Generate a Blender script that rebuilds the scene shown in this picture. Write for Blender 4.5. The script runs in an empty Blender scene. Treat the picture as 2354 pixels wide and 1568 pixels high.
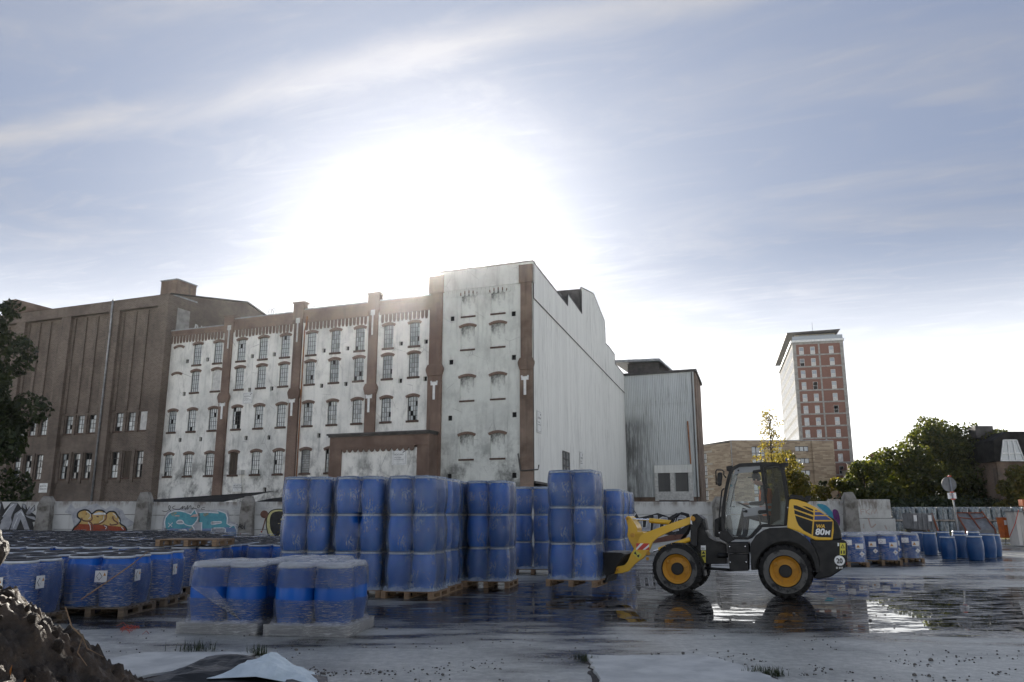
import bpy, bmesh, math, random
import numpy as np
from mathutils import Vector, Matrix, noise as mnoise
rad = math.radians
SC = bpy.context.scene
COL = SC.collection
random.seed(7)
RNG = np.random.default_rng(11)

# ------------------------------------------------------------------ camera
CAM_H = 1.65
FPX = 1830.0                      # focal length in pixels of a 2353 px wide frame
TILT = math.atan(399 / FPX)
cam = bpy.data.objects.new('camera', bpy.data.cameras.new('camera'))
COL.objects.link(cam)
cam.data.sensor_width = 36.0
cam.data.lens = 36.0 * FPX / 2353.0
cam.data.clip_start = 0.05
cam.data.clip_end = 3000
cam.location = (0, 0, CAM_H)
cam.rotation_euler = (rad(90) + TILT, 0, 0)
SC.camera = cam

# ------------------------------------------------------------------ sky, sun, exposure
SUN_AZ = rad(-5.85)               # measured from +Y, negative = to the left
SUN_EL = rad(17.4)
SKY_STRENGTH, SKY_KNEE, SKY_CLEAR = 0.05, 8.0, 0.09
AUREOLE, AUREOLE_G = 0.00001, 0.95          # forward scattering of sunlight in the thin cloud
VEIL_LOW, VEIL_HIGH = (0.52, 0.505, 0.475), (0.043, 0.051, 0.072)   # radiance of the thin high cloud near the horizon / overhead
world = bpy.data.worlds.new('World'); SC.world = world
world.use_nodes = True
def build_world():
    nt = world.node_tree; N = nt.nodes; L = nt.links
    N.clear()
    out = N.new('ShaderNodeOutputWorld'); bg = N.new('ShaderNodeBackground')
    sky = N.new('ShaderNodeTexSky'); sky.sky_type = 'NISHITA'; sky.sun_disc = False
    sky.sun_elevation = SUN_EL; sky.sun_rotation = SUN_AZ
    sky.altitude = 50; sky.air_density = 1.0; sky.dust_density = 0.8; sky.ozone_density = 3.5
    # thin cirrus: streaks laid out on a flat cloud deck above the place
    geo = N.new('ShaderNodeTexCoord'); sep = N.new('ShaderNodeSeparateXYZ')
    L.new(geo.outputs['Generated'], sep.inputs[0])
    def M(op, a, b=None, clamp=False):
        n = N.new('ShaderNodeMath'); n.operation = op; n.use_clamp = clamp
        for i, v in enumerate((a, b)):
            if v is None: continue
            if isinstance(v, (int, float)): n.inputs[i].default_value = v
            else: L.new(v, n.inputs[i])
        return n.outputs[0]
    zz = M('MAXIMUM', sep.outputs[2], 0.03)
    u = M('DIVIDE', sep.outputs[0], zz); v = M('DIVIDE', sep.outputs[1], zz)
    # along / across the wind direction of the streaks
    ca, sa = math.cos(rad(20.4)), math.sin(rad(20.4))
    al = M('ADD', M('MULTIPLY', u, ca), M('MULTIPLY', v, -sa))
    ac = M('ADD', M('MULTIPLY', u, sa), M('MULTIPLY', v, ca))
    def noise(sx, sy, scale, detail, off=0.0, dist=0.0):
        c = N.new('ShaderNodeCombineXYZ')
        L.new(M('MULTIPLY', al, sx), c.inputs[0]); L.new(M('MULTIPLY', ac, sy), c.inputs[1])
        c.inputs[2].default_value = off
        t = N.new('ShaderNodeTexNoise'); t.inputs['Scale'].default_value = scale
        t.inputs['Detail'].default_value = detail; t.inputs['Roughness'].default_value = 0.62
        t.inputs['Distortion'].default_value = dist
        L.new(c.outputs[0], t.inputs['Vector'])
        return t.outputs['Fac']
    def ramp(x, a, b):
        r = N.new('ShaderNodeMapRange'); r.interpolation_type = 'SMOOTHSTEP'
        r.inputs['From Min'].default_value = a; r.inputs['From Max'].default_value = b
        L.new(x, r.inputs['Value']); return r.outputs['Result']
    veil = ramp(noise(0.7, 1.5, 1.1, 9, 3.1, 0.9), 0.42, 0.80)
    fine = ramp(noise(0.9, 2.6, 2.2, 12, 8.0, 1.8), 0.46, 0.80)
    # one long contrail-like band crossing the upper sky
    wob = M('MULTIPLY', M('SUBTRACT', noise(0.8, 0.8, 1.6, 6, 5.5), 0.5), 0.16)
    dist = M('ABSOLUTE', M('SUBTRACT', M('ADD', ac, wob), 1.42))
    band = M('MULTIPLY', ramp(dist, 0.11, 0.0), ramp(noise(0.9, 3.2, 1.0, 9, 1.0, 0.6), 0.18, 0.72))
    cov = M('ADD', M('MULTIPLY', veil, 0.45), M('ADD', M('MULTIPLY', fine, 0.34), M('MULTIPLY', band, 1.0)), True)
    # Nishita sky seen through a thin, even layer of high cloud that scatters light all round
    def vmath(op, a_, b_):
        n = N.new('ShaderNodeVectorMath'); n.operation = op
        for i, v_ in enumerate((a_, b_)):
            if isinstance(v_, tuple): n.inputs[i].default_value = v_
            else: L.new(v_, n.inputs[i])
        return n.outputs[0]
    def spread(x):
        c_ = N.new('ShaderNodeCombineXYZ')
        for i in range(3): L.new(x, c_.inputs[i])
        return c_.outputs[0]
    def mixc(f, a_, b_):
        n = N.new('ShaderNodeMix'); n.data_type = 'RGBA'
        for sock, v_ in ((n.inputs[0], f), (n.inputs[6], a_), (n.inputs[7], b_)):
            if isinstance(v_, tuple): sock.default_value = (*v_, 1)
            else: L.new(v_, sock)
        return n.outputs[2]
    bw = N.new('ShaderNodeRGBToBW'); L.new(sky.outputs[0], bw.inputs[0])
    k = M('DIVIDE', SKY_CLEAR, M('ADD', 1.0, M('MULTIPLY', bw.outputs[0], SKY_STRENGTH / SKY_KNEE)))
    clear = vmath('MULTIPLY', sky.outputs[0], spread(k))
    layer = mixc(ramp(sep.outputs[2], -0.10, 0.33), tuple(c_ / SKY_STRENGTH for c_ in VEIL_LOW), tuple(c_ / SKY_STRENGTH for c_ in VEIL_HIGH))
    dp = N.new('ShaderNodeVectorMath'); dp.operation = 'DOT_PRODUCT'
    nrm = N.new('ShaderNodeVectorMath'); nrm.operation = 'NORMALIZE'; L.new(geo.outputs['Generated'], nrm.inputs[0])
    L.new(nrm.outputs[0], dp.inputs[0]); dp.inputs[1].default_value = (math.sin(SUN_AZ) * math.cos(SUN_EL), math.cos(SUN_AZ) * math.cos(SUN_EL), math.sin(SUN_EL))
    hg = M('POWER', M('SUBTRACT', 1 + AUREOLE_G ** 2, M('MULTIPLY', dp.outputs['Value'], 2 * AUREOLE_G)), -1.5)
    glow = vmath('MULTIPLY', spread(M('MULTIPLY', hg, AUREOLE / SKY_STRENGTH)), (1.0, 0.97, 0.91))
    hg2 = M('POWER', M('SUBTRACT', 1.49, M('MULTIPLY', dp.outputs['Value'], 1.4)), -1.5)
    glow = vmath('ADD', glow, vmath('MULTIPLY', spread(M('MULTIPLY', hg2, 0.0021 / SKY_STRENGTH)), (1.0, 0.985, 0.96)))
    total = vmath('ADD', vmath('ADD', clear, layer), glow)
    bw2 = N.new('ShaderNodeRGBToBW'); L.new(total, bw2.inputs[0])
    cl = vmath('MULTIPLY', spread(bw2.outputs[0]), (1.42, 1.42, 1.50))
    L.new(mixc(cov, total, cl), bg.inputs[0]); bg.inputs[1].default_value = SKY_STRENGTH
    L.new(bg.outputs[0], out.inputs[0])
build_world()
sun = bpy.data.objects.new('sun', bpy.data.lights.new('sun', 'SUN')); COL.objects.link(sun)
sun.data.energy = 2.5; sun.data.angle = rad(0.55); sun.data.color = (1.0, 0.93, 0.82)
_sd = Vector((math.sin(SUN_AZ) * math.cos(SUN_EL), math.cos(SUN_AZ) * math.cos(SUN_EL), math.sin(SUN_EL)))
sun.rotation_euler = _sd.to_track_quat('Z', 'Y').to_euler()
sun.location = (-10, 90, 60)
SC.view_settings.view_transform = 'Standard'; SC.view_settings.look = 'None'
SC.view_settings.gamma = 1.0; SC.view_settings.exposure = 2.35
SC.render.engine = 'CYCLES'
SC.cycles.use_denoising = True
SC.cycles.max_bounces = 10; SC.cycles.transparent_max_bounces = 24
SC.cycles.diffuse_bounces = 4; SC.cycles.glossy_bounces = 4; SC.cycles.transmission_bounces = 6
SC.cycles.sample_clamp_indirect = 6.0
SC.cycles.caustics_reflective = False; SC.cycles.caustics_refractive = False

# ------------------------------------------------------------------ helpers: pixel rays for measuring
_c, _s = math.cos(TILT), math.sin(TILT)
def ray(x, y):
    a = (x - 1176.5) / FPX; b = -(y - 784.0) / FPX
    return (a, _c - b * _s, _s + b * _c)
def atY(x, y, Y):
    r = ray(x, y); t = Y / r[1]
    return Vector((r[0] * t, Y, CAM_H + r[2] * t))
def onG(x, y, z=0.0):
    r = ray(x, y); t = (z - CAM_H) / r[2]
    return Vector((r[0] * t, r[1] * t, z))

# ------------------------------------------------------------------ helpers: objects
def tag(o, label=None, cat=None, group=None, kind=None):
    if label: o['label'] = label
    if cat: o['category'] = cat
    if group: o['group'] = group
    if kind: o['kind'] = kind
    return o
def empty(name, loc=(0, 0, 0), rz=0.0, label=None, cat=None, group=None, parent=None):
    o = bpy.data.objects.new(name, None); COL.objects.link(o)
    o.location = loc; o.rotation_euler = (0, 0, rz); o.empty_display_size = 0.1
    if parent: o.parent = parent
    return tag(o, label, cat, group)
def inst(name, me, parent=None, loc=(0, 0, 0), rot=(0, 0, 0), sc=None):
    o = bpy.data.objects.new(name, me); COL.objects.link(o)
    if parent: o.parent = parent
    o.location = loc; o.rotation_euler = rot
    if sc: o.scale = sc
    return o
def copy_tree(o, parent=None):
    c = o.copy(); COL.objects.link(c)
    if parent: c.parent = parent
    for ch in list(o.children): copy_tree(ch, c)
    return c

class MB:
    """collects vertices and faces, then becomes one mesh"""
    def __init__(s): s.v = []; s.f = []; s.mi = []; s.cur = 0
    def _add(s, vs, fs):
        n = len(s.v); s.v += [tuple(p) for p in vs]
        for f in fs: s.f.append(tuple(n + i for i in f)); s.mi.append(s.cur)
        return s
    def box(s, x0, x1, y0, y1, z0, z1, m=None):
        vs = [(x, y, z) for z in (z0, z1) for y in (y0, y1) for x in (x0, x1)]
        if m is not None: vs = [m @ Vector(p) for p in vs]
        return s._add(vs, [(0, 2, 3, 1), (4, 5, 7, 6), (0, 1, 5, 4), (2, 6, 7, 3), (0, 4, 6, 2), (1, 3, 7, 5)])
    def quad(s, a, b, c, d): return s._add([a, b, c, d], [(0, 1, 2, 3)])
    def poly(s, pts): return s._add(pts, [tuple(range(len(pts)))])
    def prism(s, pts, y0, y1):
        """polygon in (x,z) pulled from y0 (front) to y1"""
        n = len(pts)
        area = sum(pts[i][0] * pts[(i + 1) % n][1] - pts[(i + 1) % n][0] * pts[i][1] for i in range(n))
        if area < 0: pts = pts[::-1]
        vs = [(p[0], y0, p[1]) for p in pts] + [(p[0], y1, p[1]) for p in pts]
        fs = [tuple(range(n)), tuple(range(2 * n - 1, n - 1, -1))]
        fs += [(i, n + i, n + (i + 1) % n, (i + 1) % n) for i in range(n)]
        return s._add(vs, fs)
    def tube(s, path, r, n=8, cap=True):
        path = [Vector(p) for p in path]; rs = r if isinstance(r, (list, tuple)) else [r] * len(path)
        rings = []; ref = None
        for i, p in enumerate(path):
            t = (path[min(i + 1, len(path) - 1)] - path[max(i - 1, 0)])
            t = t.normalized() if t.length > 1e-9 else Vector((0, 0, 1))
            if ref is None: ref = t.orthogonal().normalized()
            ref = (ref - t * ref.dot(t)); ref = ref.normalized() if ref.length > 1e-6 else t.orthogonal().normalized()
            b = t.cross(ref)
            rings.append([p + (ref * math.cos(2 * math.pi * k / n) + b * math.sin(2 * math.pi * k / n)) * rs[i] for k in range(n)])
        vs = [q for rg in rings for q in rg]; fs = []
        for i in range(len(rings) - 1):
            for k in range(n):
                a = i * n + k; b2 = i * n + (k + 1) % n
                fs.append((a, b2, b2 + n, a + n))
        if cap: fs += [tuple(range(n - 1, -1, -1)), tuple(range(len(vs) - n, len(vs)))]
        return s._add(vs, fs)
    def lathe(s, prof, n=24, axis='z', c=(0, 0, 0), cap=True):
        vs = []; fs = []
        for r, h in prof:
            for k in range(n):
                a = 2 * math.pi * k / n
                q = (r * math.cos(a), r * math.sin(a), h)
                if axis == 'y': q = (q[0], -q[2], q[1])      # height runs along -Y (towards the viewer)
                if axis == 'x': q = (q[2], q[0], q[1])
                vs.append((q[0] + c[0], q[1] + c[1], q[2] + c[2]))
        for i in range(len(prof) - 1):
            for k in range(n):
                a = i * n + k; b = i * n + (k + 1) % n
                fs.append((a, b, b + n, a + n))
        if cap:
            fs.append(tuple(range(n - 1, -1, -1))); m = (len(prof) - 1) * n
            fs.append(tuple(range(m, m + n)))
        return s._add(vs, fs)
    def wall(s, x0, x1, z0, z1, holes, y=0.0, depth=0.25, back=False):
        """vertical sheet facing -Y with rectangular openings (x0,x1,z0,z1) and reveals"""
        xs = sorted({x0, x1, *[h[0] for h in holes], *[h[1] for h in holes]})
        zs = sorted({z0, z1, *[h[2] for h in holes], *[h[3] for h in holes]})
        xs = [x for x in xs if x0 <= x <= x1]; zs = [z for z in zs if z0 <= z <= z1]
        for i in range(len(xs) - 1):
            j = 0
            while j < len(zs) - 1:
                def inside(jj):
                    cx = (xs[i] + xs[i + 1]) / 2; cz = (zs[jj] + zs[jj + 1]) / 2
                    return any(h[0] < cx < h[1] and h[2] < cz < h[3] for h in holes)
                if inside(j): j += 1; continue
                k = j
                while k + 1 < len(zs) - 1 and not inside(k + 1): k += 1
                s.quad((xs[i], y, zs[j]), (xs[i + 1], y, zs[j]), (xs[i + 1], y, zs[k + 1]), (xs[i], y, zs[k + 1]))
                j = k + 1
        d = y + depth
        for a, b, c, e in holes:
            s.quad((a, y, c), (a, y, e), (a, d, e), (a, d, c)); s.quad((b, y, c), (b, d, c), (b, d, e), (b, y, e))
            s.quad((a, y, c), (a, d, c), (b, d, c), (b, y, c)); s.quad((a, y, e), (b, y, e), (b, d, e), (a, d, e))
            if back: s.quad((a, d, c), (a, d, e), (b, d, e), (b, d, c))
        return s
    def mesh(s, name, mat=None, smooth=False, bevel=0.0, seg=2, angle=None):
        me = bpy.data.meshes.new(name); me.from_pydata(s.v, [], s.f)
        mats = mat if isinstance(mat, (list, tuple)) else [mat]
        for m in mats:
            if m is not None: me.materials.append(m)
        if any(s.mi): me.polygons.foreach_set('material_index', s.mi)
        if bevel > 0:
            bm = bmesh.new(); bm.from_mesh(me)
            bmesh.ops.remove_doubles(bm, verts=bm.verts, dist=1e-5)
            es = [e for e in bm.edges if len(e.link_faces) == 2 and e.calc_face_angle(0) > rad(25)]
            bmesh.ops.bevel(bm, geom=es, offset=bevel, segments=seg, affect='EDGES', profile=0.6, clamp_overlap=True)
            bm.to_mesh(me); bm.free()
        if smooth:
            me.polygons.foreach_set('use_smooth', [True] * len(me.polygons))
            if angle: me.set_sharp_from_angle(angle=rad(angle))
        me.update(); return me
    def build(s, name, mat=None, parent=None, loc=(0, 0, 0), rot=(0, 0, 0), **k):
        return inst(name, s.mesh(name, mat, **k), parent, loc, rot)

def text_mesh(body, size, mat, shear=0.0, offset=0.0, extrude=0.001, spacing=1.0, sx=1.0, align='LEFT', line=1.0):
    cu = bpy.data.curves.new('lettering', 'FONT'); cu.body = body; cu.size = size; cu.shear = shear
    cu.offset = offset; cu.extrude = extrude; cu.space_character = spacing; cu.align_x = align
    cu.space_line = line; cu.resolution_u = 3
    o = bpy.data.objects.new('lettering', cu); COL.objects.link(o)
    dg = bpy.context.evaluated_depsgraph_get()
    me = bpy.data.meshes.new_from_object(o.evaluated_get(dg))
    bpy.data.objects.remove(o); bpy.data.curves.remove(cu)
    if sx != 1.0:
        for v in me.vertices: v.co.x *= sx
    me.materials.clear(); me.materials.append(mat); me.name = 'lettering'
    return me
FLAT = (rad(90), 0, 0)     # stands text up so that it faces -Y

# ------------------------------------------------------------------ helpers: materials
def _new(name):
    m = bpy.data.materials.new(name); m.use_nodes = True
    nt = m.node_tree; nt.nodes.clear()
    out = nt.nodes.new('ShaderNodeOutputMaterial'); p = nt.nodes.new('ShaderNodeBsdfPrincipled')
    nt.links.new(p.outputs[0], out.inputs[0])
    return m, nt, p, out
class G:
    """small node-graph writer"""
    def __init__(s, nt, coord='Object'):
        s.nt = nt; s.N = nt.nodes; s.L = nt.links
        s.tc = s.N.new('ShaderNodeTexCoord'); s.co = s.tc.outputs[coord]
    def put(s, v, sock):
        if hasattr(v, 'is_output') or hasattr(v, 'links'): s.L.new(v, sock)
        else: sock.default_value = (*v, 1.0) if isinstance(v, (tuple, list)) and len(v) == 3 and len(sock.default_value) == 4 else v
    def math(s, op, a, b=0.0, clamp=False):
        n = s.N.new('ShaderNodeMath'); n.operation = op; n.use_clamp = clamp
        s.put(a, n.inputs[0]); s.put(b, n.inputs[1]); return n.outputs[0]
    def map(s, scale=(1, 1, 1), loc=(0, 0, 0), rot=(0, 0, 0), co=None):
        n = s.N.new('ShaderNodeMapping'); s.L.new(co or s.co, n.inputs[0])
        n.inputs['Scale'].default_value = scale; n.inputs['Location'].default_value = loc; n.inputs['Rotation'].default_value = rot
        return n.outputs[0]
    def noise(s, scale, detail=5, rough=0.55, co=None, dist=0.0, col=False):
        n = s.N.new('ShaderNodeTexNoise'); s.L.new(co or s.co, n.inputs['Vector'])
        n.inputs['Scale'].default_value = scale; n.inputs['Detail'].default_value = detail
        n.inputs['Roughness'].default_value = rough; n.inputs['Distortion'].default_value = dist
        return n.outputs['Color' if col else 'Fac']
    def voro(s, scale, co=None, feature='F1', out='Distance'):
        n = s.N.new('ShaderNodeTexVoronoi'); n.feature = feature; s.L.new(co or s.co, n.inputs['Vector'])
        n.inputs['Scale'].default_value = scale; return n.outputs[out]
    def ramp(s, x, a, b, lo=0.0, hi=1.0, smooth=True):
        n = s.N.new('ShaderNodeMapRange'); n.interpolation_type = 'SMOOTHSTEP' if smooth else 'LINEAR'
        s.L.new(x, n.inputs['Value']); n.inputs['From Min'].default_value = a; n.inputs['From Max'].default_value = b
        n.inputs['To Min'].default_value = lo; n.inputs['To Max'].default_value = hi; return n.outputs['Result']
    def mix(s, f, a, b, mode='MIX'):
        n = s.N.new('ShaderNodeMix'); n.data_type = 'RGBA'; n.blend_type = mode
        s.put(f, n.inputs[0]); s.put(a, n.inputs[6]); s.put(b, n.inputs[7]); return n.outputs[2]
    def bump(s, h, strength, dist=0.05, normal=None):
        n = s.N.new('ShaderNodeBump'); n.inputs['Strength'].default_value = strength; n.inputs['Distance'].default_value = dist
        s.L.new(h, n.inputs['Height'])
        if normal is not None: s.L.new(normal, n.inputs['Normal'])
        return n.outputs[0]
    def sep(s, co=None):
        n = s.N.new('ShaderNodeSeparateXYZ'); s.L.new(co or s.co, n.inputs[0]); return n.outputs
    def comb(s, x, y, z=0.0):
        n = s.N.new('ShaderNodeCombineXYZ')
        for i, v in enumerate((x, y, z)): s.put(v, n.inputs[i])
        return n.outputs[0]
    def rand(s):
        n = s.N.new('ShaderNodeObjectInfo'); return n.outputs['Random']

def pm(name, c1, c2=None, scale=4.0, rough=0.6, rough2=None, metal=0.0, bump=0.0, bscale=None, stretch=(1, 1, 1), lo=0.35, hi=0.65, spec=0.5, vary=0.0, coat=0.0, bdist=0.02):
    """general purpose painted / worn surface: two colours through noise, some relief"""
    m, nt, p, out = _new(name); g = G(nt)
    co = g.map(stretch)
    f = g.ramp(g.noise(scale, 7, 0.6, co), lo, hi)
    c = g.mix(f, c1, c2) if c2 else None
    if vary:
        base = c if c is not None else c1
        k = g.math('ADD', g.math('MULTIPLY', g.rand(), vary), 1 - vary / 2)
        cc = g.N.new('ShaderNodeCombineColor')
        for i in range(3): nt.links.new(k, cc.inputs[i])
        c = g.mix(1.0, base, cc.outputs[0], 'MULTIPLY')
    if c is not None: nt.links.new(c, p.inputs['Base Color'])
    else: p.inputs['Base Color'].default_value = (*c1, 1)
    if rough2 is not None: nt.links.new(g.ramp(g.noise(scale * 2.3, 6, 0.6, co), 0.3, 0.7, rough, rough2), p.inputs['Roughness'])
    else: p.inputs['Roughness'].default_value = rough
    p.inputs['Metallic'].default_value = metal; p.inputs['Specular IOR Level'].default_value = spec
    if coat: p.inputs['Coat Weight'].default_value = coat
    if bump: nt.links.new(g.bump(g.noise(bscale or scale * 6, 6, 0.6), bump, bdist), p.inputs['Normal'])
    return m
MAT = {}

# ------------------------------------------------------------------ materials of the setting
def brick_mat(name, ca, cb, mortar, bw=0.26, bh=0.085, dirt=0.5, patch=None):
    m, nt, p, out = _new(name); g = G(nt)
    x, y, z = g.sep()
    v = g.comb(g.math('ADD', x, y), z)
    b = g.N.new('ShaderNodeTexBrick'); nt.links.new(v, b.inputs['Vector'])
    b.inputs['Color1'].default_value = (*ca, 1); b.inputs['Color2'].default_value = (*cb, 1); b.inputs['Mortar'].default_value = (*mortar, 1)
    b.inputs['Scale'].default_value = 1.0; b.inputs['Brick Width'].default_value = bw; b.inputs['Row Height'].default_value = bh
    b.inputs['Mortar Size'].default_value = 0.012; b.inputs['Bias'].default_value = -0.1
    big = g.ramp(g.noise(0.35, 6, 0.6), 0.35, 0.72)
    c = g.mix(g.math('MULTIPLY', big, dirt), b.outputs['Color'], tuple(k * 0.4 for k in ca))
    st = g.ramp(g.noise(1.2, 7, 0.65, g.map((1.6, 1.6, 0.12))), 0.5, 0.8)
    c = g.mix(g.math('MULTIPLY', st, dirt * 0.8), c, (0.03, 0.028, 0.026))
    if patch: c = g.mix(g.math('MULTIPLY', g.ramp(g.noise(0.8, 7, 0.7, g.map((1, 1, 0.4), (3, 1, 8))), 0.58, 0.74), 0.55), c, patch)
    nt.links.new(c, p.inputs['Base Color']); p.inputs['Roughness'].default_value = 0.85
    nt.links.new(g.bump(b.outputs['Fac'], -0.5, 0.02), p.inputs['Normal'])
    return m
def stucco_mat(name, tint=(0.86, 0.85, 0.79), dark=1.3):
    m, nt, p, out = _new(name); g = G(nt)
    x, y, z = g.sep()
    big = g.ramp(g.noise(0.22, 8, 0.62), 0.42, 0.75)
    mid = g.ramp(g.noise(0.9, 8, 0.66, g.map((1, 1, 0.55), (9, 3, 1))), 0.47, 0.78)
    run = g.ramp(g.noise(2.6, 7, 0.62, g.map((1, 1, 0.08))), 0.5, 0.82)
    low = g.ramp(z, 9.5, 3.0)                      # rising damp and mould near the base
    mould = g.math('MULTIPLY', g.ramp(g.noise(0.75, 9, 0.7, g.map((1, 1, 0.8), (2, 5, 4))), 0.44, 0.66), g.math('ADD', g.math('MULTIPLY', low, 0.8), 0.14))
    c = g.mix(g.math('MULTIPLY', big, 0.5 * dark), tint, (0.43, 0.45, 0.43))
    c = g.mix(g.math('MULTIPLY', mid, 0.62 * dark), c, (0.36, 0.37, 0.34))
    c = g.mix(g.math('MULTIPLY', run, 0.55 * dark), c, (0.28, 0.29, 0.27))
    c = g.mix(g.math('MULTIPLY', mould, 0.95), c, (0.05, 0.052, 0.048))
    crk = g.ramp(g.voro(0.55, g.map((1, 1, 0.7), co=None), 'DISTANCE_TO_EDGE'), 0.012, 0.0)
    crk = g.math('MULTIPLY', crk, g.ramp(g.noise(0.5, 5), 0.5, 0.6))
    c = g.mix(g.math('MULTIPLY', crk, 0.55), c, (0.15, 0.15, 0.14))
    pit = g.ramp(g.noise(7.0, 3, 0.5), 0.72, 0.78)
    c = g.mix(g.math('MULTIPLY', pit, 0.35), c, (0.25, 0.25, 0.23))
    nt.links.new(c, p.inputs['Base Color']); p.inputs['Roughness'].default_value = 0.9
    nt.links.new(g.bump(g.noise(5.0, 8, 0.65), 0.5, 0.05), p.inputs['Normal'])
    return m
def metal_sheet_mat(name, tint, streak, amount=0.8, lowdirt=None):
    m, nt, p, out = _new(name); g = G(nt)
    x, y, z = g.sep()
    v = g.comb(x, 0.0, z)
    sh = g.ramp(g.noise(1.0, 5, 0.6, g.map((1.1, 1, 0.03), co=v)), 0.35, 0.7)
    run = g.ramp(g.noise(3.5, 8, 0.68, g.map((1.3, 1, 0.07), co=v)), 0.48, 0.74)
    fine = g.ramp(g.noise(9.0, 6, 0.6, g.map((1.0, 1, 0.03), (4, 0, 1), co=v)), 0.5, 0.75)
    area = g.ramp(g.noise(0.13, 5, 0.6, g.map((1, 1, 0.6), co=v)), 0.38, 0.66)
    c = g.mix(g.math('MULTIPLY', sh, 0.35), tint, tuple(k * 0.72 for k in tint))
    c = g.mix(g.math('MULTIPLY', g.math('MULTIPLY', run, g.math('ADD', area, 0.15)), amount), c, streak)
    c = g.mix(g.math('MULTIPLY', fine, 0.3 * amount), c, streak)
    if lowdirt:
        lm = g.math('MULTIPLY', g.math('MULTIPLY', g.ramp(x, lowdirt[0], lowdirt[1]), g.ramp(z, 15.5, 13.0)), g.ramp(g.noise(2.2, 8, 0.7, g.map((1, 1, 0.12), co=v)), 0.3, 0.6))
        c = g.mix(g.math('MULTIPLY', lm, 0.9), c, (0.05, 0.05, 0.048))
    nt.links.new(c, p.inputs['Base Color']); p.inputs['Roughness'].default_value = 0.5; p.inputs['Metallic'].default_value = 0.0
    return m
MAT['brown_brick'] = brick_mat('brown_brick', (0.112, 0.084, 0.064), (0.178, 0.135, 0.104), (0.25, 0.22, 0.19), 0.30, 0.11, 0.55)
MAT['red_brick'] = brick_mat('red_brick', (0.155, 0.088, 0.060), (0.215, 0.125, 0.085), (0.30, 0.255, 0.215), 0.26, 0.085, 0.7, (0.10, 0.075, 0.06))
MAT['mossy_brick'] = brick_mat('mossy_brick', (0.19, 0.12, 0.08), (0.26, 0.16, 0.11), (0.32, 0.29, 0.25), 0.26, 0.085, 0.95, (0.10, 0.11, 0.08))
MAT['tower_brick'] = brick_mat('tower_brick', (0.185, 0.085, 0.060), (0.235, 0.105, 0.072), (0.22, 0.12, 0.09), 0.3, 0.1, 0.1)
MAT['beige_brick'] = brick_mat('beige_brick', (0.26, 0.19, 0.125), (0.47, 0.38, 0.26), (0.36, 0.30, 0.22), 1.2, 0.30, 0.12)
MAT['stucco'] = stucco_mat('stucco')
MAT['stucco_old'] = stucco_mat('stucco_old', (0.66, 0.68, 0.63), 1.15)
MAT['clad_white'] = metal_sheet_mat('clad_white', (0.78, 0.79, 0.75), (0.20, 0.20, 0.185), 0.8)
MAT['clad_grey'] = metal_sheet_mat('clad_grey', (0.60, 0.63, 0.62), (0.11, 0.11, 0.10), 1.0, (5.5, 0.0))
MAT['dark_metal'] = pm('dark_metal', (0.045, 0.043, 0.04), (0.08, 0.075, 0.07), 1.5, 0.5, 0.8)
MAT['roof_felt'] = pm('roof_felt', (0.014, 0.014, 0.014), (0.035, 0.034, 0.032), 1.2, 0.9, 1.0, bump=0.4, spec=0.15)
MAT['zinc'] = pm('zinc', (0.34, 0.36, 0.37), (0.22, 0.23, 0.235), 2.0, 0.4, 0.6, metal=0.4)
MAT['concrete'] = pm('concrete', (0.36, 0.35, 0.32), (0.24, 0.235, 0.22), 1.3, 0.85, bump=0.3)
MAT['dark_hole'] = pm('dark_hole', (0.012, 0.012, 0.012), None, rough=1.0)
MAT['white_paint'] = pm('white_paint', (0.78, 0.79, 0.77), (0.62, 0.63, 0.61), 2.0, 0.5)
MAT['off_white'] = pm('off_white', (0.62, 0.62, 0.59), (0.45, 0.45, 0.43), 3.0, 0.7)
MAT['black_print'] = pm('black_print', (0.015, 0.015, 0.017), None, rough=0.6)
MAT['bar_iron'] = pm('bar_iron', (0.05, 0.052, 0.05), (0.09, 0.085, 0.08), 4, 0.7)
MAT['sill_brick'] = pm('sill_brick', (0.06, 0.04, 0.032), (0.12, 0.075, 0.055), 5, 0.85)
MAT['rust_pipe'] = pm('rust_pipe', (0.36, 0.16, 0.06), (0.24, 0.10, 0.05), 3, 0.8)
MAT['tan_frame'] = pm('tan_frame', (0.42, 0.38, 0.29), (0.36, 0.32, 0.25), 2, 0.7)
def glass_mat(name, base, rough, spread):
    """dusty panes: every pane a little different in dirt"""
    m, nt, p, out = _new(name); g = G(nt)
    r = g.rand()
    c = g.mix(g.math('MULTIPLY', r, spread), base, (0.52, 0.56, 0.56))
    c = g.mix(g.math('MULTIPLY', g.ramp(g.noise(2.5, 6, 0.6), 0.45, 0.7), 0.4), c, (0.30, 0.32, 0.31))
    nt.links.new(c, p.inputs['Base Color']); p.inputs['Roughness'].default_value = rough
    p.inputs['Specular IOR Level'].default_value = 0.8
    return m
MAT['pane'] = glass_mat('pane', (0.22, 0.245, 0.245), 0.14, 1.0)
MAT['pane_dark'] = glass_mat('pane_dark', (0.03, 0.034, 0.036), 0.08, 0.35)
MAT['pane_clean'] = glass_mat('pane_clean', (0.22, 0.26, 0.30), 0.04, 0.5)

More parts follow.
